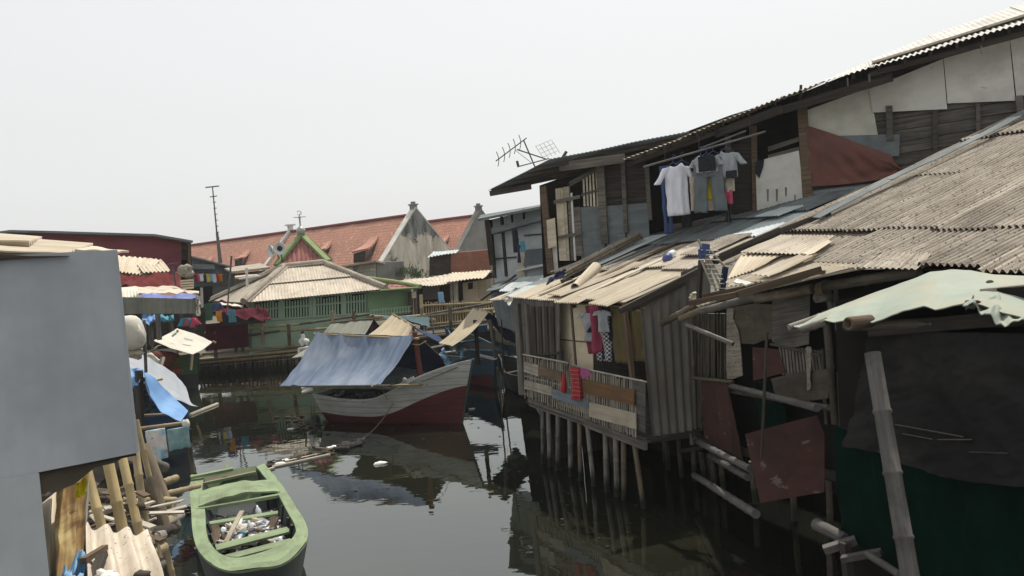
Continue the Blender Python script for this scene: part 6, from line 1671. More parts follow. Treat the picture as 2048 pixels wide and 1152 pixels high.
for pts, mat, off in (([(900, 566), (912, 565), (914, 608), (902, 609)], 'white_panel', -.2), ([(925, 566), (965, 560), (965, 606), (927, 608)], 'ply', -.4), ([(845, 575), (878, 572), (878, 598), (846, 600)], 'plaster_grey', -.9), ([(936, 566), (945, 565), (945, 578), (936, 579)], 'dark_void', -.36), ([(955, 562), (985, 556), (985, 610), (957, 612)], 'tan_tarp', -.1)):
    b = MB(); b.prism(TP.q(pts, off), -tn * .05); obj('wall_panel', b, M[mat], th_)
b = MB(); b.corr(at(838, 572, 36.4), at(912, 565, 36), at(930, 545, 40), at(800, 562, 41), .2, .02, .02, 4, .1); obj('roof_sheet', b, M['cement_sheet'], th_)
b = MB(); b.corr(at(892, 563, 36), at(968, 557, 35), at(984, 541, 38), at(905, 545, 39.5), .2, .02, .02, 4, .06); obj('roof_sheet', b, M['cement_cream'], th_)
for x, y0, y1 in ((903, 565, 612), (830, 572, 640), (912, 560, 610)):
    b = MB(); b.beam(TP(x, y0, .2), TP(x + 2, y1, .2), .12, .12); obj('post', b, M['pale_plank'], th_)
hang(Plane(at(870, 590, 35.6), at(890, 590, 35.5)), 874, 888, 584, 606, 0, 'cloth', 'c_sky', 'towel', 'pale blue cloth hung on the fence before the tin house', 'cloth')
fn = thing('bamboo_fence', at(910, 640, 34), 'bamboo paling fence standing on the bank in front of the tin house', 'fence')
FP = Plane(at(845, 640, 34.8), at(985, 630, 33.6))
b = MB(); x = 846
while x < 985:
    y0 = 606 - (x - 846) * .05 + rnd.uniform(-3, 3); y1 = 668 - (x - 846) * .08
    b.tube([FP(x, y0), FP(x + 3, y1)], rnd.uniform(.022, .04), 5); x += rnd.uniform(3.6, 6.5)
obj('palings', b, M['bamboo'], fn)
for y0, y1 in ((612, 605), (630, 618), (650, 638)):
    obj('rail', bam(FP(842, y0, .08), FP(988, y1, .08), .05, .5, 7), M['bamboo'], fn)
b = MB(); b.prism(FP.q([(840, 640), (990, 625), (990, 690), (840, 705)], -.4), -FP.n * .05); obj('lining', b, M['dark_wood'], fn)

# ================================================================== white panelled house behind the balcony hut
wh = thing('white_house', at(1020, 560, 23), 'tall white panelled hut with dark battens behind the balcony hut', 'hut')
WP = Plane(at(975, 520, 24.5), at(1090, 520, 22.5))
wpn = WP.n.copy()
def wpoly(name, pts, mat, off=0.0, t=.03):
    b = MB(); b.prism(WP.q(Q2(pts), off), -wpn * t); obj(name, b, M[mat], wh)
wpoly('wall', [(60, 640), (440, 545), (440, 1100), (100, 1100)], 'zinc_pale')
for pts in ([(128, 620), (142, 617), (172, 1000), (158, 1003)], [(195, 600), (203, 598), (222, 840), (214, 842)], [(68, 725), (400, 615), (400, 640), (72, 735)], [(80, 885), (235, 872), (236, 882), (80, 895)], [(270, 570), (278, 568), (282, 640), (274, 642)], [(60, 640), (72, 636), (100, 1010), (86, 1012)], [(280, 735), (400, 725), (400, 735), (280, 745)]):
    wpoly('batten', pts, 'dark_wood', .04, .04)
wpoly('lean_to_roof', [(70, 690), (400, 605), (410, 635), (75, 730)], 'zinc_grey', .35, .3)
wpoly('window_curtain', [(295, 830), (410, 820), (408, 920), (275, 935)], 'c_grey', .06)
wpoly('shelf', [(230, 960), (396, 922), (398, 935), (232, 972)], 'white_panel', .3, .3)
wpoly('door_panel', [(235, 850), (285, 840), (290, 1040), (240, 1040)], 'cream_board', .05)
b = MB(); c = [at(956, 440, 23.6), at(1092, 413, 21.5), at(1100, 408, 24.5), at(962, 432, 27)]; b.panel(c[0], c[1], c[2], c[3], .07); obj('roof', b, M['zinc_grey'], wh)
b = MB(); b.beam(at(975, 440, 23.8), at(985, 530, 24), .16, .14); obj('corner_post', b, M['dark_wood'], wh)
HP = Plane(at(1030, 480, 22.4), at(1050, 480, 22.2))
g4 = 'rags on the white hut'
hang(HP, 1022, 1036, 458, 505, 0, 'cloth', 'c_black', 'rag', 'black rag hanging on the white hut wall', 'rag', g4)
hang(HP, 1030, 1042, 490, 525, .1, 'cloth', 'c_navy', 'rag', 'dark rag hanging lower on the white hut wall', 'rag', g4, wk=.6)
hang(HP, 1038, 1050, 482, 504, .05, 'cloth', 'c_teal', 'rag', 'blue rag hanging beside the black ones on the white hut', 'rag', g4)
lt = thing('lean_to', at(1015, 620, 21), 'low corrugated lean-to with grey roof sheets between the white hut and the balcony hut', 'lean-to')
LT = Plane(at(985, 620, 21.8), at(1048, 620, 20))
b = MB(); c = LT.q([(998, 652), (1050, 668), (1045, 590), (978, 572)]); b.corr(c[0], c[1], c[2], c[3], .12, .014, .006, 3, .01); obj('wall', b, M['zinc_grey'], lt)
for p in ([(972, 580, 21.4), (1005, 574, 20.6), (1038, 556, 22.2), (1000, 562, 22.8)], [(998, 582, 20.4), (1050, 588, 19.6), (1095, 548, 21.8), (1040, 555, 22)], [(1020, 575, 20), (1070, 580, 19.4), (1110, 552, 21.4), (1065, 556, 21.6)]):
    q = [at(*z) for z in p]; b = MB(); b.corr(q[0], q[1], q[2], q[3], .09, .011, .006, 4, .06); obj('roof_sheet', b, M['zinc_pale' if p[0][0] > 990 else 'zinc_grey'], lt)
b = MB(); b.tube([at(1056, 578, 19.2), at(1092, 566, 19.8)], .10, 9, .08); obj('roll', b, M['white_panel'], None, 'pale rolled sheet lying on the lean-to roof edge', 'roll')
b = MB(); b.beam(at(962, 600, 21), at(1032, 550, 21.6), .05, .05); obj('lean_to_rafter', b, M['dark_wood'], lt)
b = MB(); b.loft([at(1008, 600, 19.4), at(1018, 612, 19.4)], [at(1018, 590, 19.6), at(1026, 600, 19.6)], .012, 8, 6, wrinkle(3, 3, .06)); obj('loose_paper', b, M['white_panel'], None, 'curled white scrap hanging on the lean-to wall', 'scrap')

# ================================================================== tall aerial mast
am = thing('aerial_mast', at(440, 525, 58), 'tall thin stayed aerial mast rising before the tiled roof', 'mast')
b = MB(); b.tube([at(425, 374, 58), at(434, 470, 58)], .04, 7, .06); obj('upper_tube', b, M['iron'], am)
b = MB(); b.tube([at(434, 465, 58), at(441, 526, 58)], .09, 8, .15)
obj('lower_tube', b, M['iron'], am)
for x0, y0, x1, y1, r in [(411, 375, 438, 372, .05), (420, 394, 434, 392, .04)] + [(426 + k * 1.2, 405 + k * 12, 432 + k * 1.2, 404 + k * 12, .03) for k in range(7)]:
    obj('crossbar', MB().tube([at(x0, y0, 58), at(x1, y1, 58)], r, 5), M['iron'], am)
# ================================================================== near left: grey sheet hut
n0 = at(250, 700, 3.9)
NW = Plane(n0, n0 + V((.79, .61, 0)))
nn = NW.n.copy()
nh = thing('sheet_hut', NW(150, 950), 'close hut front of plain blue grey sheet under cream corrugated roof sheets', 'hut')
b = MB(); c = NW.q([(-160, 990), (272, 905), (228, 500), (-160, 520)])
b.panel(c[0], c[1], c[2], c[3], .03, 24, 24, lambda u, v, *_: .004 * noise.noise(V((u * 3, v * 3, 1))) + .0025 * noise.noise(V((u * 9, v * 1.5, 5))))
obj('front_sheet', b, M['grey_sheet'], nh)
bk = -nn * 1.6
b = MB(); b.panel(c[1], c[1] + bk, c[2] + bk, c[2], .03); obj('side_sheet', b, M['grey_sheet'], nh)
b = MB(); b.panel(c[0], c[1], c[1] + bk, c[0] + bk, .03); obj('floor', b, M['dark_wood'], nh)
b = MB(); b.panel(c[3] - UPZ * .12 - nn * .05, c[2] - UPZ * .12 - nn * .05, c[2] + bk - UPZ * .1, c[3] + bk - UPZ * .1, .03); obj('roof_board', b, M['dark_wood'], nh)
b = MB(); c = NW.q([(-160, 1400), (118, 1400), (72, 940), (-160, 980)], -.05); b.panel(c[0], c[1], c[2], c[3], .2); obj('post', b, M['post_paint'], nh, 'pale grey post')
b = MB(); b.prism(NW.q([(70, 950), (260, 905), (232, 925), (190, 935), (150, 968), (110, 985), (82, 1008), (74, 1005)], -.03), -nn * .12); obj('bracket', b, M['mud'], nh)
b = MB(); b.corr(at(132, 514, 4.1), at(186, 492, 4.95), at(-120, 468, 4.7), at(-120, 500, 3.85), .10, .014, .008, 6, .01, 10); obj('roof_sheet', b, M['cement_cream'], nh)
b = MB(); b.corr(at(58, 489, 4.3), at(84, 478, 5.1), at(-120, 462, 4.9), at(-120, 480, 4.15), .10, .014, .008, 6, .01, 10); obj('roof_sheet', b, M['cement_cream'], nh)
b = MB(); b.panel(at(150, 500, 4.2), at(228, 508, 4.3), at(258, 503, 5.0), at(170, 495, 4.9), .012, 8, 2, wrinkle(2, 1, .01)); obj('roof_sheet', b, M['cement_cream'], nh)
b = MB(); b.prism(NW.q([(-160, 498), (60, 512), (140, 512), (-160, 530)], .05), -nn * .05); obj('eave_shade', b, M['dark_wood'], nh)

# ---- bamboo, logs and scraps below it
def bp(label, x0, y0, d0, x1, y1, d1, r, mat, ext=0.0, name='bamboo_pile', cat='pile', knots=.3, n=10, group=None):
    p, q = at(x0, y0, d0), at(x1, y1, d1); q = q + (q - p) * ext
    return obj(name, bam(p, q, r, knots, n), M[mat], None, label, cat)
bp('thick yellow bamboo standing leftmost under the grey sheet hut', 174, 940, 6.1, 205, 1060, 6.0, .036, 'bamboo_yellow', 1.6)
bp('yellow bamboo standing second from the left under the grey sheet hut', 213, 910, 6.2, 246, 1062, 6.1, .042, 'bamboo_yellow', 1.5)
bp('thinner yellow bamboo third from the left under the grey sheet hut', 240, 895, 6.6, 266, 1010, 6.5, .036, 'bamboo_yellow', 1.6)
bp('brownish bamboo fourth from the left just right of the yellow three', 268, 880, 7.2, 286, 1015, 7.1, .034, 'bamboo', 1.6)
bp('thin pale bamboo at the right edge of the grey sheet', 272, 840, 8.5, 300, 960, 8.5, .03, 'bamboo', 2, )
bp('dark leaning log outermost over the water on the left', 288, 890, 9.2, 342, 1030, 9.0, .062, 'pile_brown', .18, 'log', 'log', 0)
bp('thick grey stump with a rough top left of the outermost log', 302, 955, 8.4, 322, 1035, 8.3, .075, 'pile_brown', .5, 'log', 'log', 0)
bp('hollow grey bamboo stump with a hole in its side', 262, 1008, 7.0, 285, 1085, 6.9, .062, 'bamboo_grey', .6, 'log', 'log', .3)
bp('brown log between the hollow stump and the outermost log', 280, 1000, 7.6, 305, 1085, 7.5, .05, 'pile_brown', .4, 'log', 'log', 0)
for i, (x0, y0, d0, x1, y1, d1, r, mat, lb) in enumerate(((240, 1000, 7.5, 350, 1000, 9.2, .035, 'bamboo', 'bamboo end sticking out level with the stump top'), (310, 1062, 8.3, 343, 1037, 9.0, .05, 'bamboo', 'split bamboo end sticking out beside the outermost log'), (295, 1072, 8.2, 365, 1030, 9.2, .035, 'bamboo_grey', 'grey rod sticking out furthest over the water'), (300, 1068, 7.6, 350, 1058, 8.6, .06, 'dark_wood', 'dark beam end sticking out below the split bamboo'),
        (290, 1085, 7.2, 320, 1072, 7.9, .07, 'bamboo_grey', 'short grey log end under the dark beam'), (290, 1108, 7.2, 326, 1095, 7.9, .055, 'bamboo', 'lowest bamboo end sticking out on the left bank'), (322, 990, 9.6, 398, 972, 10.8, .035, 'bamboo', 'brown bamboo lying level toward the stern of the green boat'), (325, 966, 10.5, 352, 956, 11, .05, 'bamboo', 'short bamboo end just above the level one'), (302, 925, 9.5, 330, 935, 9.8, .06, 'bamboo_grey', 'stub end of a log against the leaning outermost log'))):
    bp(lb, x0, y0, d0, x1, y1, d1, r, mat, 0, 'pole_end', 'pole', .3)
for i, (x0, y0, x1, y1, d, r, mat, lb) in enumerate(((284, 1122, 318, 1112, 7.6, .05, 'pile_brown', 'brown stub end sixth from the top in the pile of stubs'), (286, 1140, 322, 1128, 7.6, .055, 'bamboo_grey', 'grey stub end near the bottom of the pile of stubs'), (280, 1160, 316, 1148, 7.5, .06, 'dark_wood', 'dark stub end lowest in the pile of stubs'), (300, 1048, 338, 1022, 9.2, .05, 'pile_brown', 'brown stub end beside the foot of the outermost log'), (318, 1010, 346, 1008, 9.6, .04, 'bamboo', 'thin bamboo stub level with the middle of the outermost log'), (296, 1030, 330, 1018, 8.9, .055, 'dark_wood', 'dark stub end highest among the stubs'))):
    bp(lb, x0, y0, d, x1, y1, d + .5, r, mat, 0, 'pole_end', 'pole', .3)
b = MB()
c = [at(170, 1210, 3.9), at(330, 1180, 4.4), at(292, 1068, 5.3), at(168, 1052, 5.0)]
b.corr(c[0], c[1], c[2], c[3], .175, .026, .009, 8, .03, 12); obj('corrugated_sheet', b, M['cement_sheet'], None, 'cream sheet with broad waves lying under the yellow bamboos at the bottom left', 'roofing sheet')
b = MB(); c = [at(62, 1190, 4.2), at(118, 1130, 4.6), at(116, 980, 5.2), at(70, 1010, 4.9)]; b.corr(c[0], c[1], c[2], c[3], .175, .026, .009, 6, .03, 12); obj('corrugated_sheet', b, M['cement_cream'], None, 'upright cream wavy sheet behind the brown printed cloth at the bottom left', 'roofing sheet')
b = MB(); b.loft([at(108, 1180, 4.3), at(130, 1190, 4.3), at(160, 1170, 4.45)], [at(112, 975, 4.9), at(142, 955, 5.0), at(178, 945, 5.0)], .008, 24, 26, lambda u, v: .05 * noise.noise(V((u * 4, v * 2, 3))) + .02 * noise.noise(V((u * 9, v * 7, 7)))); obj('cloth', b, M['yellow_cloth'], None, 'brown and yellow printed plastic cloth hanging under the grey sheet hut', 'cloth')
b = MB(); b.loft([at(148, 1150, 4.6), at(172, 1110, 4.7)], [at(160, 985, 5.0), at(177, 960, 5.1)], .008, 10, 14, wrinkle(4, 2, .05)); obj('cloth', b, M['olive_tarp'], None, 'dull olive cloth hanging right of the brown printed one', 'cloth')
b = MB(); c = NW.q([(150, 970), (174, 952), (170, 990), (153, 1000)], -.1); b.panel(c[0], c[1], c[2], c[3], .008, 6, 6, wrinkle(3, 3, .03)); obj('patch', b, M['c_yellow'], None, 'acid yellow patch of plastic behind the brown printed cloth', 'plastic') 
b = MB(); b.loft([at(112, 1190, 4.1), at(170, 1180, 4.2)], [at(128, 1135, 4.3), at(168, 1118, 4.4)], .02, 16, 10, wrinkle(4, 4, .09)); obj('rag', b, M['c_sky'], None, 'pale blue rag lying in the bottom left corner', 'rag')
b = MB(); b.beam(at(166, 1122, 4.3), at(210, 1095, 4.6), .035, .03); obj('stick', b, M['brown_wood'], None, 'short brown stick lying on the broad waved sheet', 'stick')
b = MB(); b.beam(at(183, 1160, 4.2), at(206, 1108, 4.5), .05, .03); obj('stick', b, M['dark_wood'], None, 'short dark wood strip lying beside the brown stick', 'stick')
b = MB(); b.blob(at(212, 1152, 4.2), .05, 8, (1.4, 1, .6), .6); obj('paper', b, M['foam'], None, 'crumpled white paper at the bottom edge below the sticks', 'paper')
b = MB(); b.blob(at(286, 1150, 4.3), .035, 8, (1.3, 1, .8), .3); obj('stone', b, M['mud'], None, 'dark stone at the bottom edge on the broad waved sheet', 'stone')
hb = {k: MB() for k in ('mud', 'pale_plank', 'brown_wood')}
for k in range(170):
    x = rnd.uniform(110, 300); y = rnd.uniform(990, 1075); d = rnd.uniform(6.5, 8.5)
    p = at(x, y, d); m_ = rnd.choice(['mud', 'pale_plank', 'pale_plank', 'brown_wood'])
    if m_ == 'mud': hb[m_].blob(p, rnd.uniform(.03, .09), 5, (1.3, 1, .7), .6)
    else: hb[m_].beam(p, p + V((rnd.uniform(-.35, .35), rnd.uniform(-.35, .35), rnd.uniform(-.08, .1))), rnd.uniform(.03, .09), .015)
for k, lb in (('mud', 'clods and rubbish heaped behind the yellow bamboos'), ('pale_plank', 'pale splinters heaped behind the yellow bamboos'), ('brown_wood', 'brown splinters heaped behind the yellow bamboos')):
    obj('scrap_heap', hb[k], M[k], None, lb, 'scraps', kind='stuff')
pf = thing('bank_platform', at(230, 1080, 7.4), 'rough scrap timber platform behind the yellow bamboos on the left bank', 'platform')
for k in range(7):
    b = MB(); b.beam(at(60 + k * 20, 1075 - k * 6, 6.9 + k * .3), at(300 + k * 4, 1040 - k * 8, 7.6 + k * .35), .16, .03); obj('plank', b, M['grey_wood'], pf)
b = MB(); b.prism([at(40, 1040, 9), at(300, 1000, 9.4), at(300, 1180, 9.2), at(40, 1200, 8.8)], (0, .05, 0)); obj('back_boards', b, M['dark_wood'], pf)
b = MB(); b.planks(at(276, 1190, 8.3), at(318, 1180, 9.3), at(334, 1030, 9.9), at(280, 1040, 8.6), 6, .03, .03, .12, .05); obj('crib_boards', b, M['dark_wood'], pf)
for x, y, d in ((120, 1080, 7.2), (250, 1060, 8), (300, 1040, 9), (318, 1020, 9.6)):
    p = at(x, y, d); obj('post', bam(p, V((p.x, p.y, -.3)), .06, .4), M['bamboo_dark'], pf)

# ================================================================== tarpaulin shelters on the left bank
ls = thing('bank_shelter', lev(300, 900, 0), 'low tarpaulin shelter on posts at the water edge with printed cloths hung on its pole', 'shelter')
b = MB(); b.prism([at(235, 700, 20.5), at(375, 800, 21.5), at(375, 868, 21.5), at(235, 905, 20.5)], (0, .1, 0)); obj('interior_dark', b, M['navy_tarp'], ls)  # dark panel painted in for the unlit interior under the tarps
b = MB(); b.loft([at(252, 742, 18.5), at(300, 762, 18.6), at(350, 800, 18.8), at(396, 813, 19)], [at(250, 700, 20), at(300, 716, 20.2), at(350, 748, 20.4), at(372, 775, 20.2)], .01, 40, 12, lambda u, v: -.10 * math.sin(math.pi * v) + .04 * noise.noise(V((u * 6, v * 2, 4)))); obj('tarpaulin', b, M['lilac_tarp'], ls, 'pale grey tarpaulin')
b = MB(); b.loft([at(290, 752, 17.6), at(300, 790, 17.4), at(322, 825, 17.4), at(362, 843, 17.6)], [at(284, 738, 18.2), at(310, 757, 18.3), at(340, 788, 18.4), at(376, 822, 18.4)], .01, 40, 14, lambda u, v: -.15 * math.sin(math.pi * v) * math.sin(math.pi * min(1, u * 1.2)) + .02 * noise.noise(V((u * 6, v * 2, 4)))); obj('tarpaulin', b, M['sky_tarp'], ls, 'sky blue tarpaulin')
b = MB(); b.loft([at(262, 775, 17.8), at(280, 765, 17.8)], [at(258, 735, 18.2), at(284, 738, 18.2)], .01, 10, 8, wrinkle(3, 2, .08)); obj('tarpaulin', b, M['sky_tarp'], ls, 'sky blue end flap')
b = MB(); b.tube([at(278, 742, 18), at(282, 900, 17.6)], .09, 8); obj('post', b, M['dark_wood'], ls)
for p, q in (((262, 772, 18.4), (325, 758, 18.8)), ((268, 832, 18), (345, 828, 18.4))): obj('cross_pole', bam(at(*p), at(*q), .03, .4, 7), M['bamboo'], ls)
obj('front_pole', bam(at(282, 857, 16.8), at(376, 845, 17.2), .04, .4, 8), M['bamboo'], ls)
obj('pile', bam(at(375, 848, 17.3), V((*at(375, 848, 17.3).xy, -.4)), .05, .4), M['bamboo_dark'], ls)
b = MB(); b.blob(at(372, 850, 17.1), .09, 8, (1, 1, 1.4), .3); obj('pole_wrap', b, M['white_tarp'], ls)
PR = Plane(at(290, 860, 16.7), at(376, 850, 17.1))
hang(PR, 289, 331, 859, 919, .06, 'cloth', 'print', 'cloth', 'pink and blue printed cloth hung on the shelter pole over the water', 'cloth', None, wk=.95)
hang(PR, 332, 378, 856, 898, .06, 'cloth', 'print_teal', 'cloth', 'teal printed cloth hung right of the pink and blue printed one', 'cloth', None, wk=.95)
hang(PR, 374, 384, 858, 885, .0, 'cloth', 'c_black', 'cloth', 'black cloth at the outer end of the shelter pole', 'cloth')
b = MB()
for k in range(26):
    p = at(rnd.uniform(272, 310), rnd.uniform(775, 830), 18.6); b.blob(p, rnd.uniform(.05, .12), 6, (1.3, 1, .8), .5)
obj('bundles', b, M['boat_dark'], None, 'dark bundles stored under the sky blue tarpaulin', 'bundles', kind='stuff')
b = MB(); b.loft([at(258, 722, 22), at(292, 728, 22.2), at(322, 738, 22.5)], [at(258, 694, 23.5), at(300, 706, 23.8), at(328, 722, 24)], .012, 20, 8, wrinkle(4, 2, .06)); obj('tarpaulin', b, M['white_tarp'], None, 'cream tarpaulin lying above the pale grey one', 'tarpaulin')
b = MB(); b.beam(at(318, 740, 23), at(326, 715, 23.4), .12, .06); obj('plank', b, M['pale_plank'], None, 'pale plank end standing beside the cream tarpaulin', 'plank')
sk_ = MB(); sk_.lathe(at(264, 700, 17), V((-.08, 0, 1)), [(0, 0), (.22, .02), (.30, .12), (.33, .28), (.31, .48), (.27, .62), (.20, .70), (.10, .735), (0, .74)], 18); sk_.blob(at(276, 672, 16.9), .17, 10, (.7, .7, 1.3), .2); obj('sack', sk_, M['white_tarp'], None, 'bulging white sack stacked beside the edge of the grey sheet hut', 'sack')
sk_ = MB(); sk_.blob(at(266, 700, 17.2), .24, 12, (1, .8, .8), .35); obj('sack', sk_, M['cement_sheet'], None, 'slack dirty sack under the bulging white one', 'sack')
obj('stake', bam(at(288, 640, 17.2), at(292, 745, 17.2), .035, .5, 7), M['bamboo_grey'], None, 'thin stake standing right of the white sacks', 'stake')

# ---- red and green boat with its white awning
t_, P = small_boat('green and red wooden boat moored on the left under a white awning', lev(262, 760, 0), lev(396, 777, 0), 2.5, .85, 1.35, ('boat_dark', 'boat_deep_green', 'boat_deep_green', 'mast_red'), .5)
b = MB(); b.beam(P(.55, .9, -1), P(.55, .9, 1), .25, .04); b.beam(P(.75, .95, -1), P(.75, .95, 1), .2, .04); obj('thwart', b, M['boat_deep_green'], t_)
b = MB(); b.lathe(at(332, 722, 29.5), V((-.9, .3, .12)), [(0, -.5), (.3, -.48), (.36, -.2), (.36, .5), (.3, .7), (0, .72)], 14); obj('drum', b, M['mast_red'], None, 'rusty red drum lying in the green and red boat', 'drum')
b = MB(); b.blob(at(350, 743, 29), .2, 8, (1.6, 1, .7), .3); obj('red_bundle', b, M['mast_red'], None, 'dark red bundle in front of the drum on the boat', 'bundle')
b = MB()
for k in range(26):
    p = at(354 + rnd.uniform(-6, 6), 724 + rnd.uniform(-3, 4), 29); b.tube([p, p + V((rnd.uniform(-.3, .5), rnd.uniform(-.1, .1), rnd.uniform(-.2, .2)))], .02, 4)
obj('straw', b, M['leaf'], None, 'bunch of pale green stalks lying beside the red drum', 'stalks', kind='stuff')
aw = thing('boat_awning', at(365, 690, 30), 'white tarpaulin awning on poles over the green and red boat', 'awning')
b = MB(); b.loft([at(306, 681, 30), at(345, 698, 29), at(385, 709, 28.5)], [at(354, 657, 32), at(390, 668, 31.4), at(425, 684, 30.5)], .02, 24, 12, lambda u, v: -.05 * math.sin(math.pi * v) + .02 * noise.noise(V((u * 5, v * 3, 2)))); obj('tarpaulin', b, M['white_tarp'], aw)
for x0, y0, x1, y1 in ((343, 676, 352, 669), (368, 680, 384, 684)):
    b = MB(); c = [at(x0, y0 - 3, 30.0), at(x1, y1 - 3, 30.0), at(x1 + 2, y1 + 0, 29.9), at(x0 + 2, y0 + 0, 29.9)]; b.panel(c[0] + UPZ * .03, c[1] + UPZ * .03, c[2] + UPZ * .03, c[3] + UPZ * .03, .01, 2, 2); obj('patch', b, M['c_lightgrey'], aw)
for x0, y0, x1, y1, d in ((308, 682, 300, 735, 30), (385, 708, 382, 740, 28.6), (355, 660, 355, 720, 31.5), (425, 683, 432, 686, 30.5)): b = MB(); b.tube([at(x0, y0, d), at(x1, y1, d)], .045, 7); obj('pole', b, M['bamboo'], aw)
b = MB(); b.loft([at(278, 722, 27), at(300, 700, 27.4)], [at(300, 708, 29), at(322, 690, 29.4)], .02, 10, 8, wrinkle(3, 2, .1)); obj('tarpaulin', b, M['olive_tarp'], None, 'olive tarpaulin slope left of the white awning', 'tarpaulin')
b = MB(); b.tube([lev(380, 830, .02), lev(435, 808, .02)], .06, 6); obj('driftwood', b, M['pale_plank'], None, 'pale pole floating beyond the shelter on the left', 'driftwood')

# ================================================================== red house and neighbours on the left bank
rh = thing('red_house', at(180, 640, 27), 'long upper storey house walled with maroon sheeting and a thin dark roof edge', 'house')
RP = Plane(at(20, 500, 25.5), at(380, 500, 28.5))
rn_ = RP.n.copy()
def rpoly(name, pts, mat, off=0.0, t=.06, label=None):
    b = MB(); b.prism(RP.q(pts, off), -rn_ * t); return obj(name, b, M[mat], rh, label)
b = MB(); b.prism(RP.q([(-420, 640), (232, 600), (232, 735), (-420, 800)], -.6), -rn_ * .1); obj('lower_wall', b, M['grey_wood'], rh)
b = MB(); b.loft(RP.q([(-420, 640), (-40, 600), (120, 598), (250, 592), (362, 582)]), RP.q([(-420, 490), (-30, 466), (120, 465), (310, 472), (362, 477)]), .04, 60, 16, lambda u, v: .05 * noise.noise(V((u * 9, v * 2, 2))) + .05 * noise.noise(V((u * 4 + v * 3, v * 2, 6)))); obj('front_sheet', b, M['maroon_sheet'], rh)
rpoly('end_opening', [(360, 478), (382, 482), (385, 590), (362, 590)], 'dark_void', -.3)
rpoly('corner_post', [(376, 482), (381, 482), (384, 600), (379, 600)], 'brown_wood', .05, .15)
rpoly('boards', [(362, 478), (376, 480), (376, 520), (362, 520)], 'dark_wood', -.1)
b = MB()
rt = [RP(x, y, .35) for x, y in ((-420, 488), (-10, 466), (20, 462), (110, 464), (310, 470), (386, 483))]
bk_ = -rn_ * 3.5 - UPZ * .15
for p, q in zip(rt, rt[1:]): b.panel(p, q, q + bk_, p + bk_, .07)
obj('roof', b, M['zinc_grey'], rh)
rpoly('gable_scraps', [(22, 466), (52, 468), (50, 474), (22, 474)], 'grey_wood', .08)
b = MB(); b.loft(RP.q([(226, 572), (290, 575), (363, 578)], .5), RP.q([(232, 552), (290, 548), (362, 545)], .12), .03, 30, 10, lambda u, v: .2 * noise.noise(V((u * 9 + v * 2, v * 3, 4))) + .12 * noise.noise(V((u * 22 - v * 5, v * 4, 8)))); obj('hanging_tarp', b, M['red_tarp'], rh, 'brighter red folded tarpaulin')
b = MB(); b.loft([at(0, 600, 21), at(240, 590, 23), at(370, 585, 25), at(398, 588, 25.5)], [at(0, 585, 24), at(240, 572, 26), at(370, 577, 27.5), at(398, 582, 28)], .03, 40, 8, wrinkle(10, 2, .12)); obj('eave_sheet', b, M['cement_sheet'], rh)
b = MB(); b.loft([at(235, 596, 21.6), at(258, 598, 21.8), at(277, 590, 22)], [at(235, 576, 22.6), at(262, 574, 22.8), at(276, 577, 23)], .02, 20, 6, lambda u, v: .05 * math.cos(u * 40) * (1 - v)); obj('eave_sheet', b, M['white_tarp'], rh)
b = MB(); b.loft([at(280, 600, 22.4), at(340, 600, 23), at(392, 596, 23.6)], [at(284, 588, 23), at(340, 590, 23.6), at(392, 588, 24.2)], .02, 24, 6, wrinkle(6, 2, .08)); obj('blue_cover', b, M['plastic_blue'], rh, 'violet blue tarpaulin strip')
b = MB(); c = [at(236, 628, 20.5), at(395, 627, 22.5), at(396, 598, 22.5), at(236, 594, 20.5)]; b.panel(c[0], c[1], c[2], c[3], .06, 12, 3, wrinkle(3, 1, .03)); obj('fascia', b, M['olive_tarp'], rh, 'long grey fascia sheet')
b = MB(); b.loft([at(394, 632, 22.4), at(398, 632, 22.8)], [at(392, 590, 22.4), at(400, 592, 22.8)], .02, 4, 8, wrinkle(3, 3, .1)); obj('pink_edge', b, M['c_pink' if False else 'c_cream'], rh)
b = MB(); b.prism([at(200, 625, 33), at(410, 615, 34), at(410, 690, 34), at(200, 710, 33)], (0, .1, 0)); obj('lower_wall', b, M['dark_wood'], rh)
for x0, x1, y0, y1, mat, lb in ((284, 312, 630, 646, 'sky_tarp', 'blue tarpaulin bundle'), (317, 347, 630, 643, 'c_teal', 'pale blue sheet')):
    b = MB(); b.loft([at(x0, y1, 23), at((x0 + x1) / 2, y1 + 2, 23), at(x1, y1 - 6, 23)], [at(x0, y0, 24), at(x1, y0, 24)], .03, 14, 8, wrinkle(4, 3, .12)); obj('blue_sheet', b, M[mat], rh, lb)
for x, y0, y1, d in ((315, 625, 680, 23), (361, 622, 654, 24), (300, 640, 690, 23.5), (340, 640, 662, 24), (388, 628, 660, 32)):
    b = MB(); b.beam(at(x, y0, d), at(x + 4, y1, d), .1, .1); obj('post', b, M['grey_wood'], rh)
for x0, x1, y0, y1, mat, lb in ((372, 385, 628, 652, 'c_pink', 'pink'), (384, 394, 632, 655, 'c_maroon', 'maroon')): pass
PQ = Plane(at(366, 630, 23), at(396, 630, 23.2))
hang(PQ, 366, 376, 632, 652, 0, 'shirt', 'c_teal', 'shirt', 'small teal shirt hung below the long grey fascia', 'shirt', 'washing below the grey fascia')
hang(PQ, 376, 388, 632, 655, 0, 'shirt', 'c_pink', 'shirt', 'small pink shirt hung below the long grey fascia', 'shirt', 'washing below the grey fascia')
b = MB(); b.tube([at(352, 570, 23.4), at(345, 534, 23.4)], .03, 6); b.tube([at(335, 530, 23.4), at(354, 526, 23.4)], .02, 5); b.tube([at(350, 545, 23.4), at(362, 552, 23.4)], .02, 5); obj('aerial', b, M['iron'], None, 'small rusty aerial standing on the eave before the maroon wall', 'aerial')
b = MB(); 
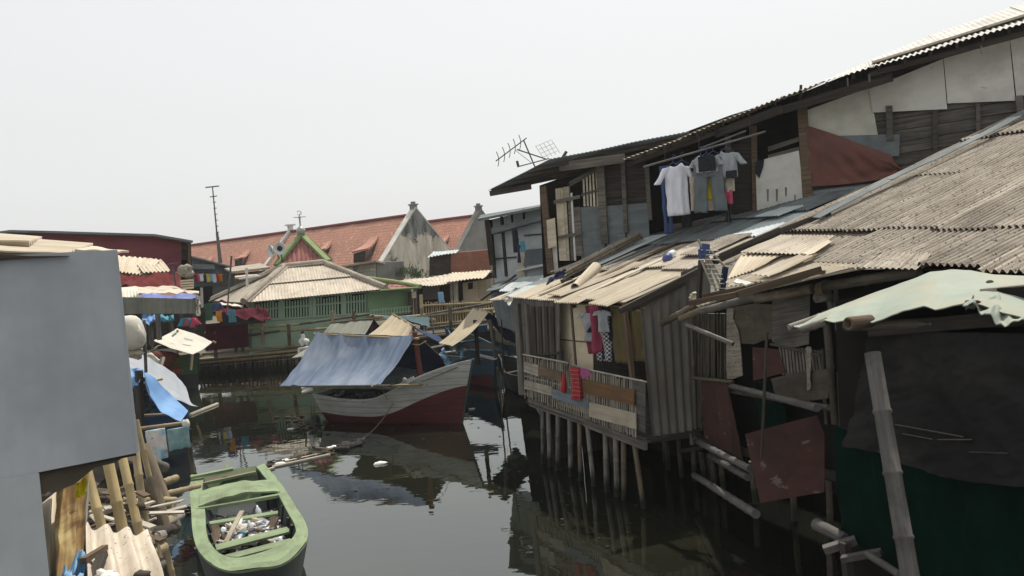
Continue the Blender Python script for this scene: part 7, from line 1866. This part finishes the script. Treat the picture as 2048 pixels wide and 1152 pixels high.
for k in range(14): b.blob(at(372 + rnd.uniform(-8, 8), 545 + rnd.uniform(-10, 6), 27), rnd.uniform(.08, .2), 6, (1, 1, .8), .4)
obj('bundle', b, M['pale_plank'], None, 'pile of pale bundles in the open end of the red house', 'bundles', kind='stuff')
b = MB()
for k in range(4): b.beam(at(362, 562 + k * 5, 26.8), at(386, 560 + k * 5, 27), .3, .06)
obj('pallet', b, M['ply'], None, 'stack of pale boards under the bundles at the end of the red house', 'boards')
# cream sheets between the near hut and the red house
ce = thing('cream_eave', at(270, 545, 14), 'broken cream corrugated eave sticking out beyond the grey sheet hut', 'eave')
for p in ([(226, 542, 13), (290, 552, 13.4), (322, 520, 14.6), (226, 511, 14.2)], [(285, 546, 13.3), (340, 543, 13.8), (322, 520, 14.8), (262, 514, 14.6)]):
    q = [at(*z) for z in p]; b = MB(); b.corr(q[0], q[1], q[2], q[3], .076, .013, .008, 4, .02, 8); obj('roof_sheet', b, M['cement_cream'], ce)
b = MB(); b.prism([at(226, 545, 13.6), at(285, 552, 14), at(285, 548, 14), at(226, 535, 13.6)], (0, .3, 0)); obj('under_board', b, M['grey_wood'], ce)
b = MB(); b.beam(at(230, 560, 13.6), at(232, 900, 13.6), .1, .1); obj('post', b, M['grey_wood'], ce)
# grey blue house with the coloured washing
gh = thing('grey_house', at(430, 590, 33), 'low grey blue house between the red house and the prayer house', 'house')
GP = Plane(at(385, 560, 41), at(470, 560, 42.5))
gn = GP.n.copy()
b = MB(); b.prism(GP.q([(382, 640), (470, 625), (470, 537), (382, 516)]), -gn * .15); obj('front_wall', b, M['zinc_grey'], gh)
b = MB(); b.prism([GP(470, 625), GP(470, 537), GP(470, 537) - gn * 3 + V((.6, 0, 0)), GP(470, 625) - gn * 3 + V((.6, 0, 0))], (-.1, 0, 0)); obj('side_wall', b, M['plaster_grey'], gh)
b = MB(); p0, p1 = GP(378, 512, .4), GP(476, 537, .4); b.panel(p0, p1, p1 - gn * 4 + UPZ * .3, p0 - gn * 4 + UPZ * .3, .08); obj('roof', b, M['zinc_grey'], gh)
b = MB(); b.beam(GP(382, 533, .25), GP(428, 534, .25), .2, .25); obj('duct', b, M['zinc_grey'], gh)
b = MB(); b.prism(GP.q([(385, 575), (425, 572), (425, 640), (388, 645)], .05), -gn * .04); obj('dark_door', b, M['dark_void'], gh)
b = MB(); b.prism(GP.q([(402, 608), (425, 606), (425, 640), (402, 643)], .1), -gn * .04); obj('green_door', b, M['boat_deep_green'], gh)
b = MB(); b.beam(GP(403, 575, .12), GP(405, 640, .12), .12, .1); obj('post', b, M['white_paint'], gh)
g5 = 'coloured washing before the grey blue house'
for i, (x, mat, nm) in enumerate(((391, 'c_maroon', 'maroon'), (396, 'c_pink', 'pink'), (402, 'c_white', 'white, leftmost'), (408, 'c_navy', 'navy'), (415, 'c_yellow', 'yellow'), (421, 'c_sky', 'pale blue'), (428, 'c_white', 'white, nearest the orange one'), (434, 'c_coral', 'coral'), (440, 'c_orange', 'orange'))):
    hang(GP, x - 3.4, x + 3.4, 545 + (x - 391) * .03, 565 - (i % 3), .5, 'shirt', mat, 'garment', f'tiny {nm} garment on the washing line of the grey blue house', 'garment', g5, wk=.95, sleeve=.05)
b = MB(); b.tube([GP(386, 544, .5), GP(450, 546, .5)], .02, 5); obj('washing_line', b, M['rope_dark'], None, 'washing line strung across the grey blue house', 'line')
# flat roofs between it and the prayer house
fr_ = thing('flat_roof_shed', at(500, 570, 40), 'low shed with stepped grey sheet roofs between the washing and the prayer house', 'shed')
b = MB(); b.panel(at(465, 545, 38), at(540, 536, 39), at(520, 528, 43), at(448, 538, 42), .1); obj('roof', b, M['cement_old'], fr_)
b = MB(); b.panel(at(470, 556, 37), at(515, 552, 38), at(515, 545, 40), at(470, 549, 40), .08); obj('roof', b, M['cement_sheet'], fr_)
b = MB(); b.prism([at(468, 600, 39), at(530, 590, 40), at(530, 540, 40), at(468, 548, 39)], (0, .1, 0)); obj('wall', b, M['plaster_grey'], fr_)
b = MB(); b.tube([at(493, 536, 37), at(495, 585, 37)], .06, 6); b.tube([at(478, 558, 37), at(520, 552, 37)], .05, 6); obj('frame', b, M['white_paint'], fr_)

# ================================================================== hazy air
b = MB()
x0, x1, y0, y1, z0, z1 = -240, 240, -60, 340, -2.6, 13.0
P8 = [V((x, y, z)) for z in (z0, z1) for y in (y0, y1) for x in (x0, x1)]
b.add(P8, [(0, 2, 3, 1), (4, 5, 7, 6), (0, 1, 5, 4), (2, 6, 7, 3), (0, 4, 6, 2), (1, 3, 7, 5)], [[(0, 0), (1, 0), (1, 1), (0, 1)]] * 6)
hm = bpy.data.materials.new('haze'); hm.use_nodes = True
ht = hm.node_tree
for x in list(ht.nodes):
    if x.type == 'BSDF_PRINCIPLED': ht.nodes.remove(x)
pv = ht.nodes.new('ShaderNodeVolumePrincipled')
pv.inputs['Color'].default_value = (.93, .95, .96, 1)
pv.inputs['Density'].default_value = .0005
pv.inputs['Anisotropy'].default_value = .2
ho = [x for x in ht.nodes if x.type == 'OUTPUT_MATERIAL'][0]
ht.links.new(pv.outputs[0], ho.inputs['Volume'])
obj('haze', b, hm, kind='stuff')
